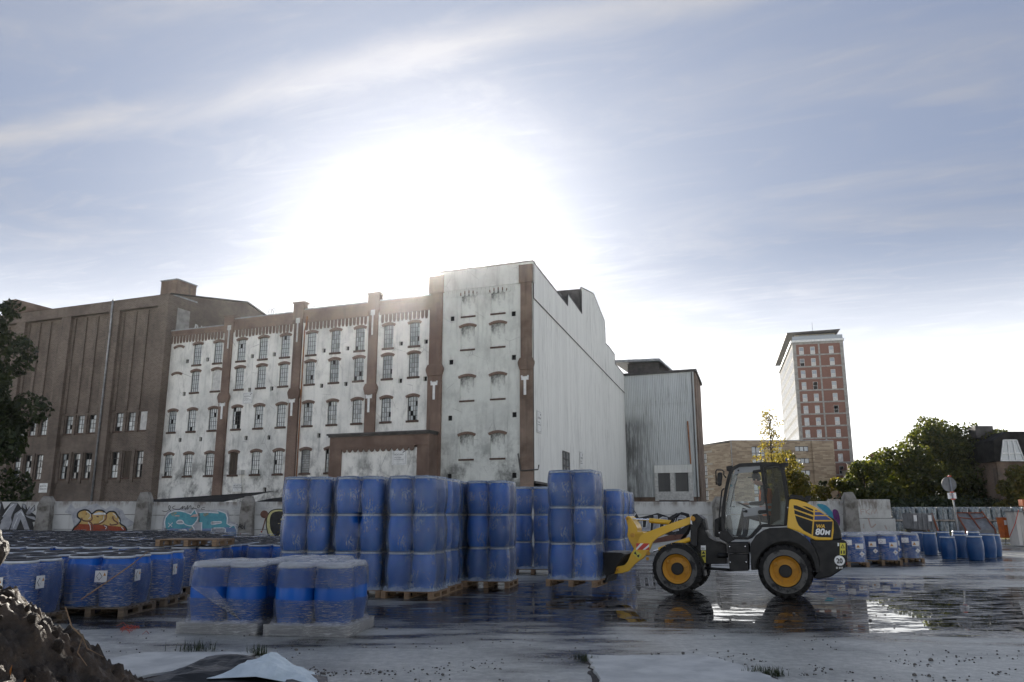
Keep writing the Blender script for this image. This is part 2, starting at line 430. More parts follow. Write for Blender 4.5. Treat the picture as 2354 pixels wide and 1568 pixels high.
# ------------------------------------------------------------------ ground
def ground_mat():
    m, nt, p, out = _new('wet_asphalt'); g = G(nt)
    x, y, z = g.sep()
    v = g.comb(x, y, 0.0)
    big = g.noise(0.16, 6, 0.55, g.map((0.75, 1.35, 1), (1.7, 4.4, 0), co=v))
    mid = g.noise(0.9, 8, 0.62, g.map((0.55, 1.6, 1), (2.0, 0, 0), co=v))
    wetf = g.math('ADD', g.math('MULTIPLY', big, 0.62), g.math('MULTIPLY', mid, 0.38))
    # a shallow hollow where the loader works holds the water
    dx = g.math('DIVIDE', g.math('SUBTRACT', x, 5.6), 8.5); dy = g.math('DIVIDE', g.math('SUBTRACT', y, 17.0), 5.4)
    hol = g.ramp(g.math('ADD', g.math('MULTIPLY', dx, dx), g.math('MULTIPLY', dy, dy)), 1.2, 0.0)
    wetf = g.math('ADD', wetf, g.math('MULTIPLY', hol, 0.16))
    sheen_apron = g.ramp(g.math('ADD', y, g.math('MULTIPLY', g.math('SUBTRACT', mid, 0.5), 5.0)), 12.6, 9.6)   # drier concrete near the camera, silvery sky sheen put into its pale colour
    wetf = g.math('SUBTRACT', wetf, g.math('MULTIPLY', sheen_apron, 0.10))
    wet = g.ramp(wetf, 0.495, 0.545)                      # 1 = standing water
    damp = g.ramp(wetf, 0.41, 0.54)
    grit = g.noise(38.0, 6, 0.7, v)
    stone = g.noise(9.0, 6, 0.65, v)
    # ripples and grains that stand out of the film of water
    isl = g.ramp(g.noise(2.6, 10, 0.74, g.map((0.5, 1.7, 1), co=v)), 0.50, 0.58)
    wet = g.math('MULTIPLY', wet, g.math('SUBTRACT', 1.0, g.math('MULTIPLY', isl, 0.85)))
    dry = g.mix(g.ramp(stone, 0.35, 0.7), (0.31, 0.312, 0.28), (0.48, 0.48, 0.43))
    dry = g.mix(g.math('MULTIPLY', g.ramp(g.noise(0.6, 7, 0.6, v), 0.45, 0.7), 0.6), dry, (0.10, 0.10, 0.094))
    c = g.mix(damp, dry, (0.022, 0.022, 0.021))
    c = g.mix(wet, c, (0.010, 0.010, 0.010))
    nt.links.new(c, p.inputs['Base Color'])
    r = g.ramp(grit, 0.3, 0.75, 0.30, 0.52)
    r2 = g.math('ADD', g.math('MULTIPLY', r, g.math('SUBTRACT', 1.0, g.math('MULTIPLY', damp, 0.34))), 0.0)
    rr = g.N.new('ShaderNodeMix'); nt.links.new(wet, rr.inputs[0]); nt.links.new(r2, rr.inputs[2]); rr.inputs[3].default_value = 0.015
    nt.links.new(rr.outputs[0], p.inputs['Roughness'])
    p.inputs['IOR'].default_value = 1.36
    nt.links.new(g.math('SUBTRACT', 1.0, wet), p.inputs['Specular IOR Level']); p.inputs['Specular IOR Level'].default_value = 0.5
    nt.links.remove(p.inputs['Specular IOR Level'].links[0])
    h = g.math('ADD', g.math('MULTIPLY', grit, 0.5), g.math('MULTIPLY', stone, 0.9))
    h = g.math('ADD', g.math('MULTIPLY', h, g.math('SUBTRACT', 1.0, wet)), g.math('MULTIPLY', g.noise(1.1, 2, 0.4, g.map((0.5, 1.4, 1), co=v)), 0.006))
    nt.links.new(g.bump(h, 0.55, 0.012), p.inputs['Normal'])
    return m
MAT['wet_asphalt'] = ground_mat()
gm = MB(); S = 900
gm.quad((-S, -60, 0), (S, -60, 0), (S, 1500, 0), (-S, 1500, 0))
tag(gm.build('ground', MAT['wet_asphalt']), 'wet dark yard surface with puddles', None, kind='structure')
MAT['slab'] = pm('slab', (0.55, 0.55, 0.51), (0.40, 0.405, 0.38), 2.2, 0.5, 0.75, bump=0.25, bscale=25)
MAT['seam_soil'] = pm('seam_soil', (0.035, 0.030, 0.024), (0.07, 0.06, 0.05), 9, 0.9, bump=0.6, bscale=40)
def slab(pts, h, label, seed):
    """broken concrete slab with an uneven edge"""
    rnd = random.Random(seed); out = []
    for i in range(len(pts)):
        a, b = Vector(pts[i]), Vector(pts[(i + 1) % len(pts)])
        n = max(2, int((b - a).length / 0.12))
        for k in range(n):
            q = a.lerp(b, k / n); j = 0.03 if k else 0.06
            out.append((q.x + rnd.uniform(-j, j), q.y + rnd.uniform(-j, j)))
    mb = MB(); n = len(out); c = Vector((sum(p[0] for p in out) / n, sum(p[1] for p in out) / n))
    top = [(c.x + (p[0] - c.x) * 0.985, c.y + (p[1] - c.y) * 0.985, h + rnd.uniform(-0.004, 0.004)) for p in out]
    bot = [(p[0], p[1], -0.02) for p in out]
    area = sum(out[i][0] * out[(i + 1) % n][1] - out[(i + 1) % n][0] * out[i][1] for i in range(n))
    order = list(range(n)) if area > 0 else list(range(n - 1, -1, -1))
    mb._add(top, [tuple(order)])
    mb._add(bot + top, [(order[i], order[(i + 1) % n], n + order[(i + 1) % n], n + order[i]) for i in range(n)])
    o = tag(mb.build('concrete_slab', MAT['slab']), label, 'slab', kind='structure')
    # soil washed into the joint round the slab, wider in some places than in others
    q = MB(); ring = []
    for i, p in enumerate(out):
        d_ = (Vector(p) - c).normalized(); k_ = 0.02 + 0.11 * max(0.0, mnoise.noise(Vector((p[0] * 2.3, p[1] * 2.3, seed))) + 0.25) + rnd.uniform(0, .02)
        ring.append((p[0] + d_.x * k_, p[1] + d_.y * k_, 0.002))
    inn = [(p[0], p[1], 0.012) for p in out]
    q._add(ring + inn, [(order[i], order[(i + 1) % n], n + order[(i + 1) % n], n + order[i]) for i in range(n)])
    q.build('joint_soil', MAT['seam_soil'], o)
    return o
slab([(0.86, 7.0), (0.87, 9.95), (2.30, 9.98), (2.62, 9.0), (2.95, 7.0)], 0.035, 'pale concrete slab sunk in the asphalt between two weed tufts', 3)
slab([(-4.9, 9.2), (-4.45, 10.15), (-3.05, 10.22), (-3.3, 9.3), (-3.9, 8.6)], 0.035, 'pale concrete slab beside the earth mound and black tarp', 4)

# ------------------------------------------------------------------ old mill: white rendered facade with brick piers
O_MILL = Vector((1.646, 61.0, 0)); A_MILL = rad(-21.8)
D1 = (math.cos(A_MILL), math.sin(A_MILL))
A_SIDE = rad(73.8); D2 = (math.cos(A_SIDE), math.sin(A_SIDE))
def on_plane(x, y, o, d):
    r = ray(x, y); n = (-d[1], d[0])
    t = (o[0] * n[0] + o[1] * n[1]) / (r[0] * n[0] + r[1] * n[1])
    return ((r[0] * t - o[0]) * d[0] + (r[1] * t - o[1]) * d[1], CAM_H + r[2] * t)
mill = empty('mill_building', O_MILL, A_MILL, 'old white rendered mill with brick piers and many small paned windows', 'building')
PANES = {'n': 0}
WIN_W, WIN_H = 0.94, 1.98
COLS = [-36.0, -33.66, -31.2, -28.5, -26.05, -23.63, -20.82, -18.33, -15.86, -13.05, -10.55]
ROWS = [5.12, 9.18, 12.80, 15.42]
# which openings hold what: g glazed, b boarded, w white board, x broken, m fine mesh, - none
KIND = {(3, 0): 'b', (3, 1): 'x', (2, 2): 'w', (6, 0): 'm', (0, 2): '-', (0, 3): '-', (8, 0): '-', (9, 0): '-', (10, 0): '-'}
holes = []
for i, cx in enumerate(COLS):
    for j, rz in enumerate(ROWS):
        if KIND.get((i, j), 'g') != '-': holes.append((cx - WIN_W / 2, cx + WIN_W / 2, rz, rz + WIN_H))
SQ = [(-34.81, 15.81), (-32.38, 15.81), (-34.85, 12.7), (-34.86, 8.4), (-32.44, 8.39), (-27.23, 15.74), (-24.79, 15.73), (-27.3, 12.67), (-24.83, 12.63), (-27.29, 8.32), (-24.81, 8.28), (-19.49, 15.68), (-17.08, 15.69), (-19.56, 12.57), (-17.09, 12.58), (-19.57, 8.27), (-24.88, 3.77), (-11.81, 15.71), (-9.45, 15.68), (-11.78, 12.53), (-9.45, 12.55)]
SQT = [(-7.09, 13.76), (-7.11, 9.2), (-7.08, 4.59), (-1.64, 17.31), (-1.62, 13.76), (-1.57, 9.23), (-1.58, 4.58), (-7.05, 17.4)]
sq = [(x - 0.17, x + 0.17, z - 0.19, z + 0.19) for x, z in SQ]
w = MB().wall(-37.3, -8.2, 0, 18.4, holes + sq, 0.0, 0.28)
w.build('wall', MAT['stucco'], mill)
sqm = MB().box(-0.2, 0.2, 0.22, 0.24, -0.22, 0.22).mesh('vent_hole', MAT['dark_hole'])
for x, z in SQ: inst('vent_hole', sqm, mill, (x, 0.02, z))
# tall end bay with blind windows
BLIND = [(-5.64, 5.93), (-2.98, 5.94), (-5.65, 10.57), (-2.97, 10.58), (-5.64, 14.74), (-2.98, 14.75), (-5.62, 17.5), (-2.98, 17.5)]
bh = [(x - 0.62, x + 0.62, z, z + 1.95) for x, z in BLIND]
sqt = [(x - 0.18, x + 0.18, z - 0.2, z + 0.2) for x, z in SQT]
tw = MB().wall(-8.2, 0.0, 0, 21.3, bh + sqt, -0.004, 0.10)
tw.build('end_bay_wall', MAT['stucco_old'], mill)
bb = MB().box(-0.64, 0.64, 0.085, 0.12, -0.02, 1.97).mesh('blind_window', MAT['stucco_old'])
for x, z in SQT: inst('vent_hole', sqm, mill, (x, -0.13, z))
# segmental brick arch, also for blind windows
def arch_mesh(w, rise, th, depth, lift=0.0):
    mb = MB(); n = 10; hw = w / 2 + 0.10
    R = (hw * hw + rise * rise) / (2 * rise)
    lo = []; hi = []
    for k in range(n + 1):
        a = -math.asin(hw / R) + 2 * math.asin(hw / R) * k / n
        lo.append((R * math.sin(a), R * math.cos(a) - R)); hi.append(((R + th) * math.sin(a), (R + th) * math.cos(a) - R))
    for k in range(n):                              # separate voussoirs, joints left open
        u0, u1 = 0.06, 0.94
        L0 = [lo[k][q] + (lo[k + 1][q] - lo[k][q]) * u0 for q in (0, 1)]; L1 = [lo[k][q] + (lo[k + 1][q] - lo[k][q]) * u1 for q in (0, 1)]
        H0 = [hi[k][q] + (hi[k + 1][q] - hi[k][q]) * u0 for q in (0, 1)]; H1 = [hi[k][q] + (hi[k + 1][q] - hi[k][q]) * u1 for q in (0, 1)]
        mb.prism([L0, L1, H1, H0], -depth, 0.04)
    mb.prism([(p[0], p[1] + 0.02) for p in lo] + [(p[0] * 0.99, p[1] - 0.02) for p in hi[::-1]], -depth + 0.015, 0.03)
    return mb.mesh('brick_arch', MAT['red_brick'])
ARCH = arch_mesh(WIN_W, 0.16, 0.24, 0.05); ARCH_B = arch_mesh(1.24, 0.18, 0.22, 0.04)
# plaster that rounds the opening corners under the arch
def spandrel(w, rise, depth):
    mb = MB(); n = 8; hw = w / 2 + 0.10; R = (hw * hw + rise * rise) / (2 * rise)
    pts = []
    for k in range(n + 1):
        x = -w / 2 + w * k / n; pts.append((x, math.sqrt(R * R - x * x) - R))
    for k in range(n):
        mb.prism([pts[k], pts[k + 1], (pts[k + 1][0], 0.06), (pts[k][0], 0.06)], 0.004, depth)
    return mb.mesh('arch_soffit', MAT['red_brick'])
SOFF = spandrel(WIN_W, 0.16, 0.2)
SILL = MB().box(-0.58, 0.58, -0.08, 0.2, -0.17, 0.0).mesh('sill', MAT['sill_brick'], bevel=0.01)
SILL_B = MB().box(-0.66, 0.66, -0.06, 0.08, -0.14, 0.0).mesh('sill', MAT['sill_brick'], bevel=0.01)
NC, NR = 4, 5
def frame_mesh(nc, nr):
    f = MB(); W, Hh = WIN_W, WIN_H; y0, y1 = 0.10, 0.17
    f.box(-W / 2, -W / 2 + 0.05, y0, y1, 0, Hh); f.box(W / 2 - 0.05, W / 2, y0, y1, 0, Hh)
    f.box(-W / 2 + 0.05, W / 2 - 0.05, y0, y1, 0, 0.05); f.box(-W / 2 + 0.05, W / 2 - 0.05, y0, y1, Hh - 0.05, Hh)
    for k in range(1, nc): x = -W / 2 + W * k / nc; f.box(x - 0.016, x + 0.016, y0 + 0.01, y1 - 0.005, 0.05, Hh - 0.05)
    for k in range(1, nr): z = Hh * k / nr; f.box(-W / 2 + 0.05, W / 2 - 0.05, y0 + 0.013, y1 - 0.008, z - 0.016, z + 0.016)
    return f.mesh('window', MAT['bar_iron'])
FRAME = frame_mesh(NC, NR); FRAME_M = frame_mesh(8, 10)
pw, ph = WIN_W / NC - 0.03, WIN_H / NR - 0.03
PANE = MB().box(-pw / 2, pw / 2, -0.003, 0.003, -ph / 2, ph / 2).mesh('pane', MAT['pane'])
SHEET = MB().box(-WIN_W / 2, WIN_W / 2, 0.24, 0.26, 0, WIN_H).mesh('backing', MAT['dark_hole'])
BOARD = MB()
for k in range(5): BOARD.box(-WIN_W / 2 + k * WIN_W / 5 + 0.004, -WIN_W / 2 + (k + 1) * WIN_W / 5 - 0.004, 0.1, 0.13 + 0.005 * (k % 2), 0, WIN_H)
MAT['old_board'] = pm('old_board', (0.10, 0.075, 0.055), (0.05, 0.04, 0.03), 2.0, 0.85, stretch=(6, 6, 0.4))
BOARD = BOARD.mesh('board', MAT['old_board'])
WBOARD = MB().box(-WIN_W / 2, WIN_W / 2, 0.09, 0.12, 0.01, WIN_H).mesh('board', MAT['off_white'])
rest = MB(); rnd = random.Random(5)
order = sorted([(i, j) for i in range(len(COLS)) for j in range(4)], key=lambda t: -t[0])
for i, j in order:
    k = KIND.get((i, j), 'g')
    if k == '-': continue
    cx, rz = COLS[i], ROWS[j]
    fr = inst('window', FRAME_M if k == 'm' else FRAME, mill, (cx, 0, rz))
    inst('sill', SILL, fr); inst('brick_arch', ARCH, fr, (0, 0, WIN_H)); inst('arch_soffit', SOFF, fr, (0, 0.001, WIN_H))
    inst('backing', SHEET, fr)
    if k == 'b': inst('board', BOARD, fr); continue
    if k == 'w': inst('board', WBOARD, fr); continue
    for a in range(NC):
        for b in range(NR):
            if k == 'x' and 1 <= a and b <= 3 and not (a == 1 and b == 0): continue
            if rnd.random() < 0.035: continue                       # missing panes
            px, pz = -WIN_W / 2 + (a + 0.5) * WIN_W / NC, (b + 0.5) * WIN_H / NR
            t1, t2 = rnd.gauss(0, 0.03), rnd.gauss(0, 0.03)
            if PANES['n'] < 300:
                PANES['n'] += 1; inst('pane', PANE, fr, (px, 0.14, pz), (t1, 0, t2))
            else:
                rest.box(-pw / 2, pw / 2, -0.003, 0.003, -ph / 2, ph / 2, Matrix.Translation((cx + px, 0.14, rz + pz)) @ Matrix.Rotation(t1, 4, 'X') @ Matrix.Rotation(t2, 4, 'Z'))
tag(rest.build('panes', MAT['pane'], mill), kind='stuff')
for x, z in BLIND:
    b = inst('blind_window', bb, mill, (x, -0.004, z)); inst('sill', SILL_B, b, (0, 0, 0)); inst('brick_arch', ARCH_B, b, (0, 0, 1.93))
for x, z in ((-35.95, 17.25), (-35.95, 14.65)): inst('brick_arch', ARCH, mill, (x, 0, z))
# piers: plain below, corbelled waist, slimmer above, cap over the roof
def pier(x, w, top, waist, mat='red_brick', cap=True):
    p = MB(); hw = w / 2
    p.box(x - hw, x + hw, -0.22, 0.0, 0, waist - 0.5)
    p.prism([(x - hw, waist - 0.5), (x + hw, waist - 0.5), (x + hw + 0.14, waist - 0.05), (x + hw + 0.14, waist + 0.12), (x + hw - 0.02, waist + 0.42), (x - hw + 0.02, waist + 0.42), (x - hw - 0.14, waist + 0.12), (x - hw - 0.14, waist - 0.05)], -0.30, 0.0)
    u = hw - 0.06
    p.box(x - u, x + u, -0.18, 0.0, waist + 0.42, top - 1.6)
    p.box(x - u - 0.12, x + u + 0.12, -0.24, 0.35, top - 1.6, top - 0.12)
    if cap: p.box(x - u - 0.2, x + u + 0.2, -0.32, 0.5, top - 0.12, top)
    return p.build('brick_pier', MAT[mat], mill)
pier(-30.0, 0.98, 19.75, 12.1); pier(-22.25, 0.98, 20.3, 12.05); pier(-14.5, 0.98, 20.35, 12.0)
pier(-8.5, 1.25, 21.3, 13.2, cap=False); pier(-0.52, 1.04, 21.35, 13.2, 'mossy_brick', cap=False)
# white anchor plates shaped like a T
anc = MB(); anc.box(-0.3, 0.3, -0.05, 0, 0.72, 1.0); anc.box(-0.32, -0.2, -0.05, 0, 0.92, 1.08); anc.box(0.2, 0.32, -0.05, 0, 0.92, 1.08); anc.box(-0.1, 0.1, -0.05, 0, -0.45, 0.72)
ANC = anc.mesh('anchor_plate', MAT['white_paint'])
anl = MB(); anl.box(-0.2, 0.2, -0.05, 0, 1.75, 2.2); anl.box(-0.07, 0.07, -0.05, 0, 0, 1.75); ANL = anl.mesh('anchor_plate', MAT['off_white'])
for x, z, y in ((-30.03, 10.55, -0.22), (-22.38, 10.5, -0.22), (-14.6, 10.45, -0.22), (-8.5, 11.2, -0.22), (-0.6, 11.15, -0.22)): inst('anchor_plate', ANC, mill, (x, y, z))
for x in (-29.88, -22.22, -14.5): inst('anchor_plate', ANL, mill, (x, -0.25, 16.6))
# parapet bands and pointed brick teeth of the frieze
band = MB()
for x0, x1, zt in ((-37.3, -30.55, 18.95), (-29.45, -22.8, 19.45), (-21.7, -15.05, 19.6), (-13.95, -9.1, 19.65)):
    band.box(x0, x1, -0.10, 0.30, 18.35, zt - 0.35); band.box(x0, x1, -0.17, 0.32, zt - 0.35, zt - 0.1)
band.build('parapet', MAT['red_brick'], mill)
cop = MB()
for x0, x1, zt in ((-37.3, -30.65, 18.95), (-29.35, -22.9, 19.45), (-21.6, -15.15, 19.6), (-13.85, -9.0, 19.65)): cop.box(x0, x1, -0.22, 0.55, zt - 0.1, zt)
cop.build('coping', MAT['zinc'], mill)
tm = MB()
tm.prism([(-0.13, 0), (-0.125, -0.5), (-0.07, -0.72), (0.07, -0.72), (0.125, -0.5), (0.13, 0)], -0.07, 0.0)
TOOTH = tm.mesh('frieze_tooth', MAT['red_brick'])
for x0, x1 in ((-37.1, -30.7), (-29.35, -22.9), (-21.6, -15.15), (-13.85, -9.25)):
    n = int((x1 - x0) / 0.372)
    for k in range(n):
        o = inst('frieze_tooth', TOOTH, mill, (x0 + (k + 0.5) * (x1 - x0) / n, 0, 18.36), sc=(1, 1, 0.92 + 0.14 * rnd.random()))
tb = MB(); tb.box(-8.2, 0.06, -0.14, 0.3, 19.75, 21.42)
tb.build('end_parapet', MAT['stucco_old'], mill)
mb = MB(); mb.box(-8.3, 0.12, -0.2, 0.4, 21.42, 21.52); mb.box(-8.3, -1.6, 0.4, 14, 21.36, 21.46); mb.build('coping', MAT['dark_metal'], mill)
TOOTH_W = tm.mesh('frieze_tooth', MAT['stucco_old'])
for k in range(17): inst('frieze_tooth', TOOTH_W, mill, (-7.6 + k * 0.372, -0.004, 19.75), sc=(1, 1, 0.8))
# drain pipes, lamp, signs
d = MB(); d.tube([(-21.55, -0.12, 0), (-21.55, -0.12, 17.6), (-21.35, -0.2, 18.2), (-21.35, -0.12, 18.9)], 0.055, 8); d.build('drain_pipe', MAT['rust_pipe'], mill, smooth=True)
d = MB(); d.box(-27.6, -27.15, -0.5, -0.02, 5.1, 5.5); d.tube([(-27.38, -0.1, 3.0), (-27.38, -0.1, 5.1)], 0.04, 6); d.build('wall_lamp', MAT['off_white'], mill)
def sign(parent, x0, x1, z0, z1, y, lines, border=True, name='notice_sign', camera=False):
    m = MB(); m.box(x0, x1, y - 0.03, y, z0, z1); o = m.build(name, MAT['white_paint'], parent)
    yy = y - 0.034; W = x1 - x0; Hh = z1 - z0
    if border:
        b = MB(); t = 0.012 * max(1, W)
        for a in ((x0 + 0.07 * W, x0 + 0.07 * W + t, z0 + 0.06 * Hh, z1 - 0.06 * Hh), (x1 - 0.07 * W - t, x1 - 0.07 * W, z0 + 0.06 * Hh, z1 - 0.06 * Hh), (x0 + 0.07 * W + t, x1 - 0.07 * W - t, z0 + 0.06 * Hh, z0 + 0.06 * Hh + t), (x0 + 0.07 * W + t, x1 - 0.07 * W - t, z1 - 0.06 * Hh - t, z1 - 0.06 * Hh)):
            b.box(a[0], a[1], yy, yy + 0.003, a[2], a[3])
        b.build('border', MAT['black_print'], o)
    if camera:
        cm = MB(); R = Matrix.Translation((x1 - 0.2 * W, yy, z1 - 0.17 * Hh)) @ Matrix.Rotation(rad(-28), 4, 'Y')
        cm.box(-0.09 * W, 0.05 * W, 0, 0.003, -0.025 * Hh, 0.03 * Hh, R); cm.box(0.06 * W, 0.10 * W, 0, 0.003, -0.03 * Hh, 0.02 * Hh, R)
        cm.build('camera_symbol', MAT['black_print'], o)
    for body, size, fx, fz in lines:
        me = text_mesh(body, size, MAT['black_print'], extrude=0.001, sx=0.95)
        inst('lettering', me, o, (x0 + fx * W, yy, z0 + fz * Hh), FLAT)
    return o
ACH = [('ACHTUNG!', 0.17, 0.15, 0.62), ('Dieses Gebäude', 0.105, 0.15, 0.45), ('wird videoüberwacht', 0.105, 0.15, 0.34)]
sign(mill, -27.93, -26.82, 11.38, 12.42, -0.02, [('ACHTUNG!', 0.15, 0.13, 0.6), ('Dieses Gebäude', 0.09, 0.13, 0.43), ('wird videoüberwacht', 0.09, 0.13, 0.31)], camera=True)
sign(mill, -28.2, -27.25, 3.62, 4.32, -0.14, [('BETRETEN', 0.2, 0.06, 0.66), ('VERBOTEN!', 0.2, 0.04, 0.40), ('Lebensgefahr', 0.08, 0.2, 0.2)], border=False)
# projecting porch block
po = MB().wall(-16.6, -9.2, 0, 6.85, [], -1.5); po.build('porch_panel', MAT['stucco'], mill)
pb = MB(); pb.box(-17.3, -16.15, -1.62, 0, 0, 8.0); pb.box(-16.15, -8.1, -1.62, 0, 7.0, 8.0); pb.box(-9.2, -8.1, -1.56, 0, 0, 7.0); pb.build('porch_brickwork', MAT['red_brick'], mill)
pc = MB(); pc.box(-17.5, -8.0, -1.85, 0, 8.0, 8.14); pc.box(-17.4, -8.05, -1.74, 0, 7.86, 8.0); pc.build('porch_cornice', MAT['dark_metal'], mill)
tm = MB(); tm.prism([(-0.26, 0), (-0.26, -0.12), (-0.12, -0.36), (0, -0.42), (0.12, -0.36), (0.26, -0.12), (0.26, 0)], -0.1, 0.0); T2 = tm.mesh('frieze_tooth', MAT['red_brick'])
for k in range(13): inst('frieze_tooth', T2, mill, (-15.9 + k * 0.52, -1.51, 7.0))
sign(mill, -11.42, -10.1, 5.48, 6.72, -1.52, ACH, camera=True)
bk = MB(); bk.box(-37.3, -8.2, 0.35, 16, 0, 18.5); bk.box(-8.2, -1.7, 0.35, 14, 0, 21.3); bk.build('rear_mass', MAT['roof_felt'], mill)
br = MB(); br.tube([(-0.9, -0.3, 4.9), (0.55, -0.55, 4.95), (0.62, -0.55, 5.3)], 0.05, 6); br.tube([(-0.95, -0.3, 4.9), (-1.15, -0.3, 6.2)], 0.07, 6); br.build('iron_bracket', MAT['dark_metal'], mill)
g_ = MB(); g_.tube([(-21.9, 0.2, 20.05), (-20.8, 0.2, 19.85)], 0.04, 6)
for x in (-26.2, -25.9): g_.tube([(x, 0.6, 19.4), (x, 0.6, 20.1), (x + 0.1, 0.8, 20.3), (x + 0.2, 1.0, 20.1), (x + 0.2, 1.0, 19.4)], 0.03, 6)
g_.build('roof_ladder', MAT['dark_metal'], mill)

# ------------------------------------------------------------------ corrugated metal hall behind the corner
def zlerp(poly, x):
    for (a, za), (b, zb) in zip(poly, poly[1:]):
        if a <= x <= b: return za + (zb - za) * (x - a) / max(1e-6, b - a)
    return poly[0][1] if x < poly[0][0] else poly[-1][1]
def corrugated(x0, x1, bot, top, y=0.0, pitch=0.2, amp=0.028):
    """real trapezoid profile; bot and top are height lines (x,z)"""
    mb = MB(); xs = []; n = int((x1 - x0) / pitch)
    for k in range(n):
        b = x0 + k * (x1 - x0) / n; p = (x1 - x0) / n
        xs += [(b, 0), (b + 0.32 * p, 0), (b + 0.5 * p, amp), (b + 0.82 * p, amp)]
    xs.append((x1, 0))
    brk = sorted({p[0] for p in top} | {p[0] for p in bot})
    vs = []; fs = []
    for x, dy in xs:
        vs += [(x, y - dy, zlerp(bot, x)), (x, y - dy, zlerp(top, x))]
    for k in range(len(xs) - 1): a = 2 * k; fs.append((a, a + 2, a + 3, a + 1))
    mb._add(vs, fs); return mb
hall = empty('metal_hall', O_MILL + Vector((0.05, 0.1, 0)), A_SIDE, 'tall pale corrugated metal hall running back from the white mill corner', 'building')
OH = (O_MILL.x + 0.05, O_MILL.y + 0.1)
sk = [(1228, 608), (1303, 703), (1303.6, 676), (1335.6, 721), (1333.8, 660), (1362.5, 675), (1388, 738), (1390.5, 790), (1398, 797), (1411, 815), (1412, 836), (1430, 858), (1436, 872)]
prof = [on_plane(x, y, OH, D2) for x, y in sk]
prof[0] = (0.0, prof[0][1])
LEN = 49.0
top_line = []
for a, z in prof:
    a = max(a, (top_line[-1][0] + 0.02) if top_line else 0); top_line.append((a, z))
top_line.append((LEN, top_line[-1][1]))
seam = [(0, 18.44), (LEN, 17.95)]
low = [(0, 4.1), (LEN, 3.7)]
corrugated(0, LEN, low, seam).build('lower_cladding', MAT['clad_white'], hall)
corrugated(0.0, LEN, [(0, 18.40), (LEN, 17.91)], top_line, -0.05).build('upper_cladding', MAT['clad_white'], hall)
tr = MB()
for (a, za), (b, zb) in zip(top_line, top_line[1:]): tr.tube([(a, -0.03, za), (b, -0.03, zb)], 0.09, 4)
tr.tube([(0, -0.07, 18.42), (LEN, -0.07, 17.93)], 0.04, 4)
tr.tube([(0, -0.06, 4.05), (LEN, -0.06, 3.65)], 0.12, 4)
tr.build('flashing', MAT['dark_metal'], hall)
# solid body behind the cladding
bd = MB(); 
pts = [(2.4, 0.0), (2.4, top_line[0][1] - 0.2)] + [(a, z - 0.15) for a, z in top_line[1:]] + [(LEN, 0)]
bd.prism(pts, 0.12, 7.5); bd.build('body', MAT['dark_metal'], hall)
# lower brick plinth with small lean-to
pl = MB(); pl.box(0.2, 14, -0.9, -0.05, 0, 3.55); pl.build('brick_annex', MAT['red_brick'], hall)
pl = MB(); pl.box(0.1, 14.1, -1.1, -0.05, 3.55, 3.75); pl.build('annex_roof', MAT['dark_metal'], hall)
pl = MB(); pl.box(14.1, LEN, -0.25, -0.04, 0, 3.65); pl.build('plinth', MAT['dark_metal'], hall)
wn = MB(); wn.box(9.7, 12.4, -0.05, -0.03, 5.2, 7.15); wo = wn.build('window', MAT['pane_dark'], hall)
wf = MB()
for x in (9.7, 11.05, 12.35): wf.box(x - 0.05, x + 0.05, -0.1, -0.05, 5.2, 7.15)
for z in (5.2, 5.85, 6.5, 7.12): wf.box(9.65, 12.4, -0.095, -0.05, z - 0.04, z + 0.04)
wf.build('window_frame', MAT['bar_iron'], wo)
for fx, fz in ((0.6, 7.9), (17.2, 5.9)):
    sign(hall, fx, fx + 1.35, fz, fz + 1.75, -0.06, [('ACHTUNG!', 0.2, 0.15, 0.62), ('Dieses Gebäude', 0.11, 0.15, 0.45), ('wird videoüberwacht', 0.11, 0.15, 0.34)], camera=True)
# roof box seen through the notch
rb = MB(); rb.box(13.6, 19.2, 1.0, 7, 20.5, 22.8); rb.build('roof_box', MAT['dark_metal'], hall)
rb = MB(); rb.box(20.2, 20.6, 0.05, 3.0, 21, 24.0); rb.build('penthouse_end', MAT['mossy_brick'], hall)

# ------------------------------------------------------------------ grey corrugated loading building beyond
o3 = Vector((OH[0] + D2[0] * LEN, OH[1] + D2[1] * LEN, 0))
load = empty('loading_building', o3, A_MILL, 'grey streaked corrugated building with two roller shutters beyond the hall', 'building')
corrugated(0.0, 9.5, [(0, 16.15), (9.5, 16.25)], [(0, 20.3), (9.5, 20.3)], -0.06, 0.24, 0.035).build('upper_cladding', MAT['clad_grey'], load)
corrugated(0.0, 9.5, [(0, 3.9), (9.5, 3.9)], [(0, 16.2), (9.5, 16.3)], 0.0, 0.24, 0.035).build('lower_cladding', MAT['clad_grey'], load)
b = MB(); b._add([(0, .08, 0), (9.55, .08, 0), (8.4, 12, 0), (0, 12, 0), (0, .08, 20.25), (9.55, .08, 20.25), (8.4, 12, 20.25), (0, 12, 20.25)], [(0, 1, 5, 4), (1, 2, 6, 5), (2, 3, 7, 6), (3, 0, 4, 7), (4, 5, 6, 7)]); b.build('body', MAT['mossy_brick'], load)
b = MB(); b._add([(x, y, z) for z in (20.28, 20.6) for x, y in ((-.4, -.35), (9.95, -.35), (8.8, 12.4), (-.4, 12.4))], [(0, 3, 2, 1), (4, 5, 6, 7), (0, 1, 5, 4), (1, 2, 6, 5), (2, 3, 7, 6), (3, 0, 4, 7)]); b.build('roof', MAT['dark_metal'], load)
b = MB(); b.tube([(9.25, -0.15, 0), (9.25, -0.15, 20.2)], 0.07, 6); b.build('drain_pipe', MAT['dark_metal'], load)
b = MB(); b.tube([(8.45, -0.18, 13.7), (8.52, -0.18, 11.2), (8.6, -0.18, 8.1)], 0.1, 6); b.build('rusty_pipe', MAT['rust_pipe'], load)
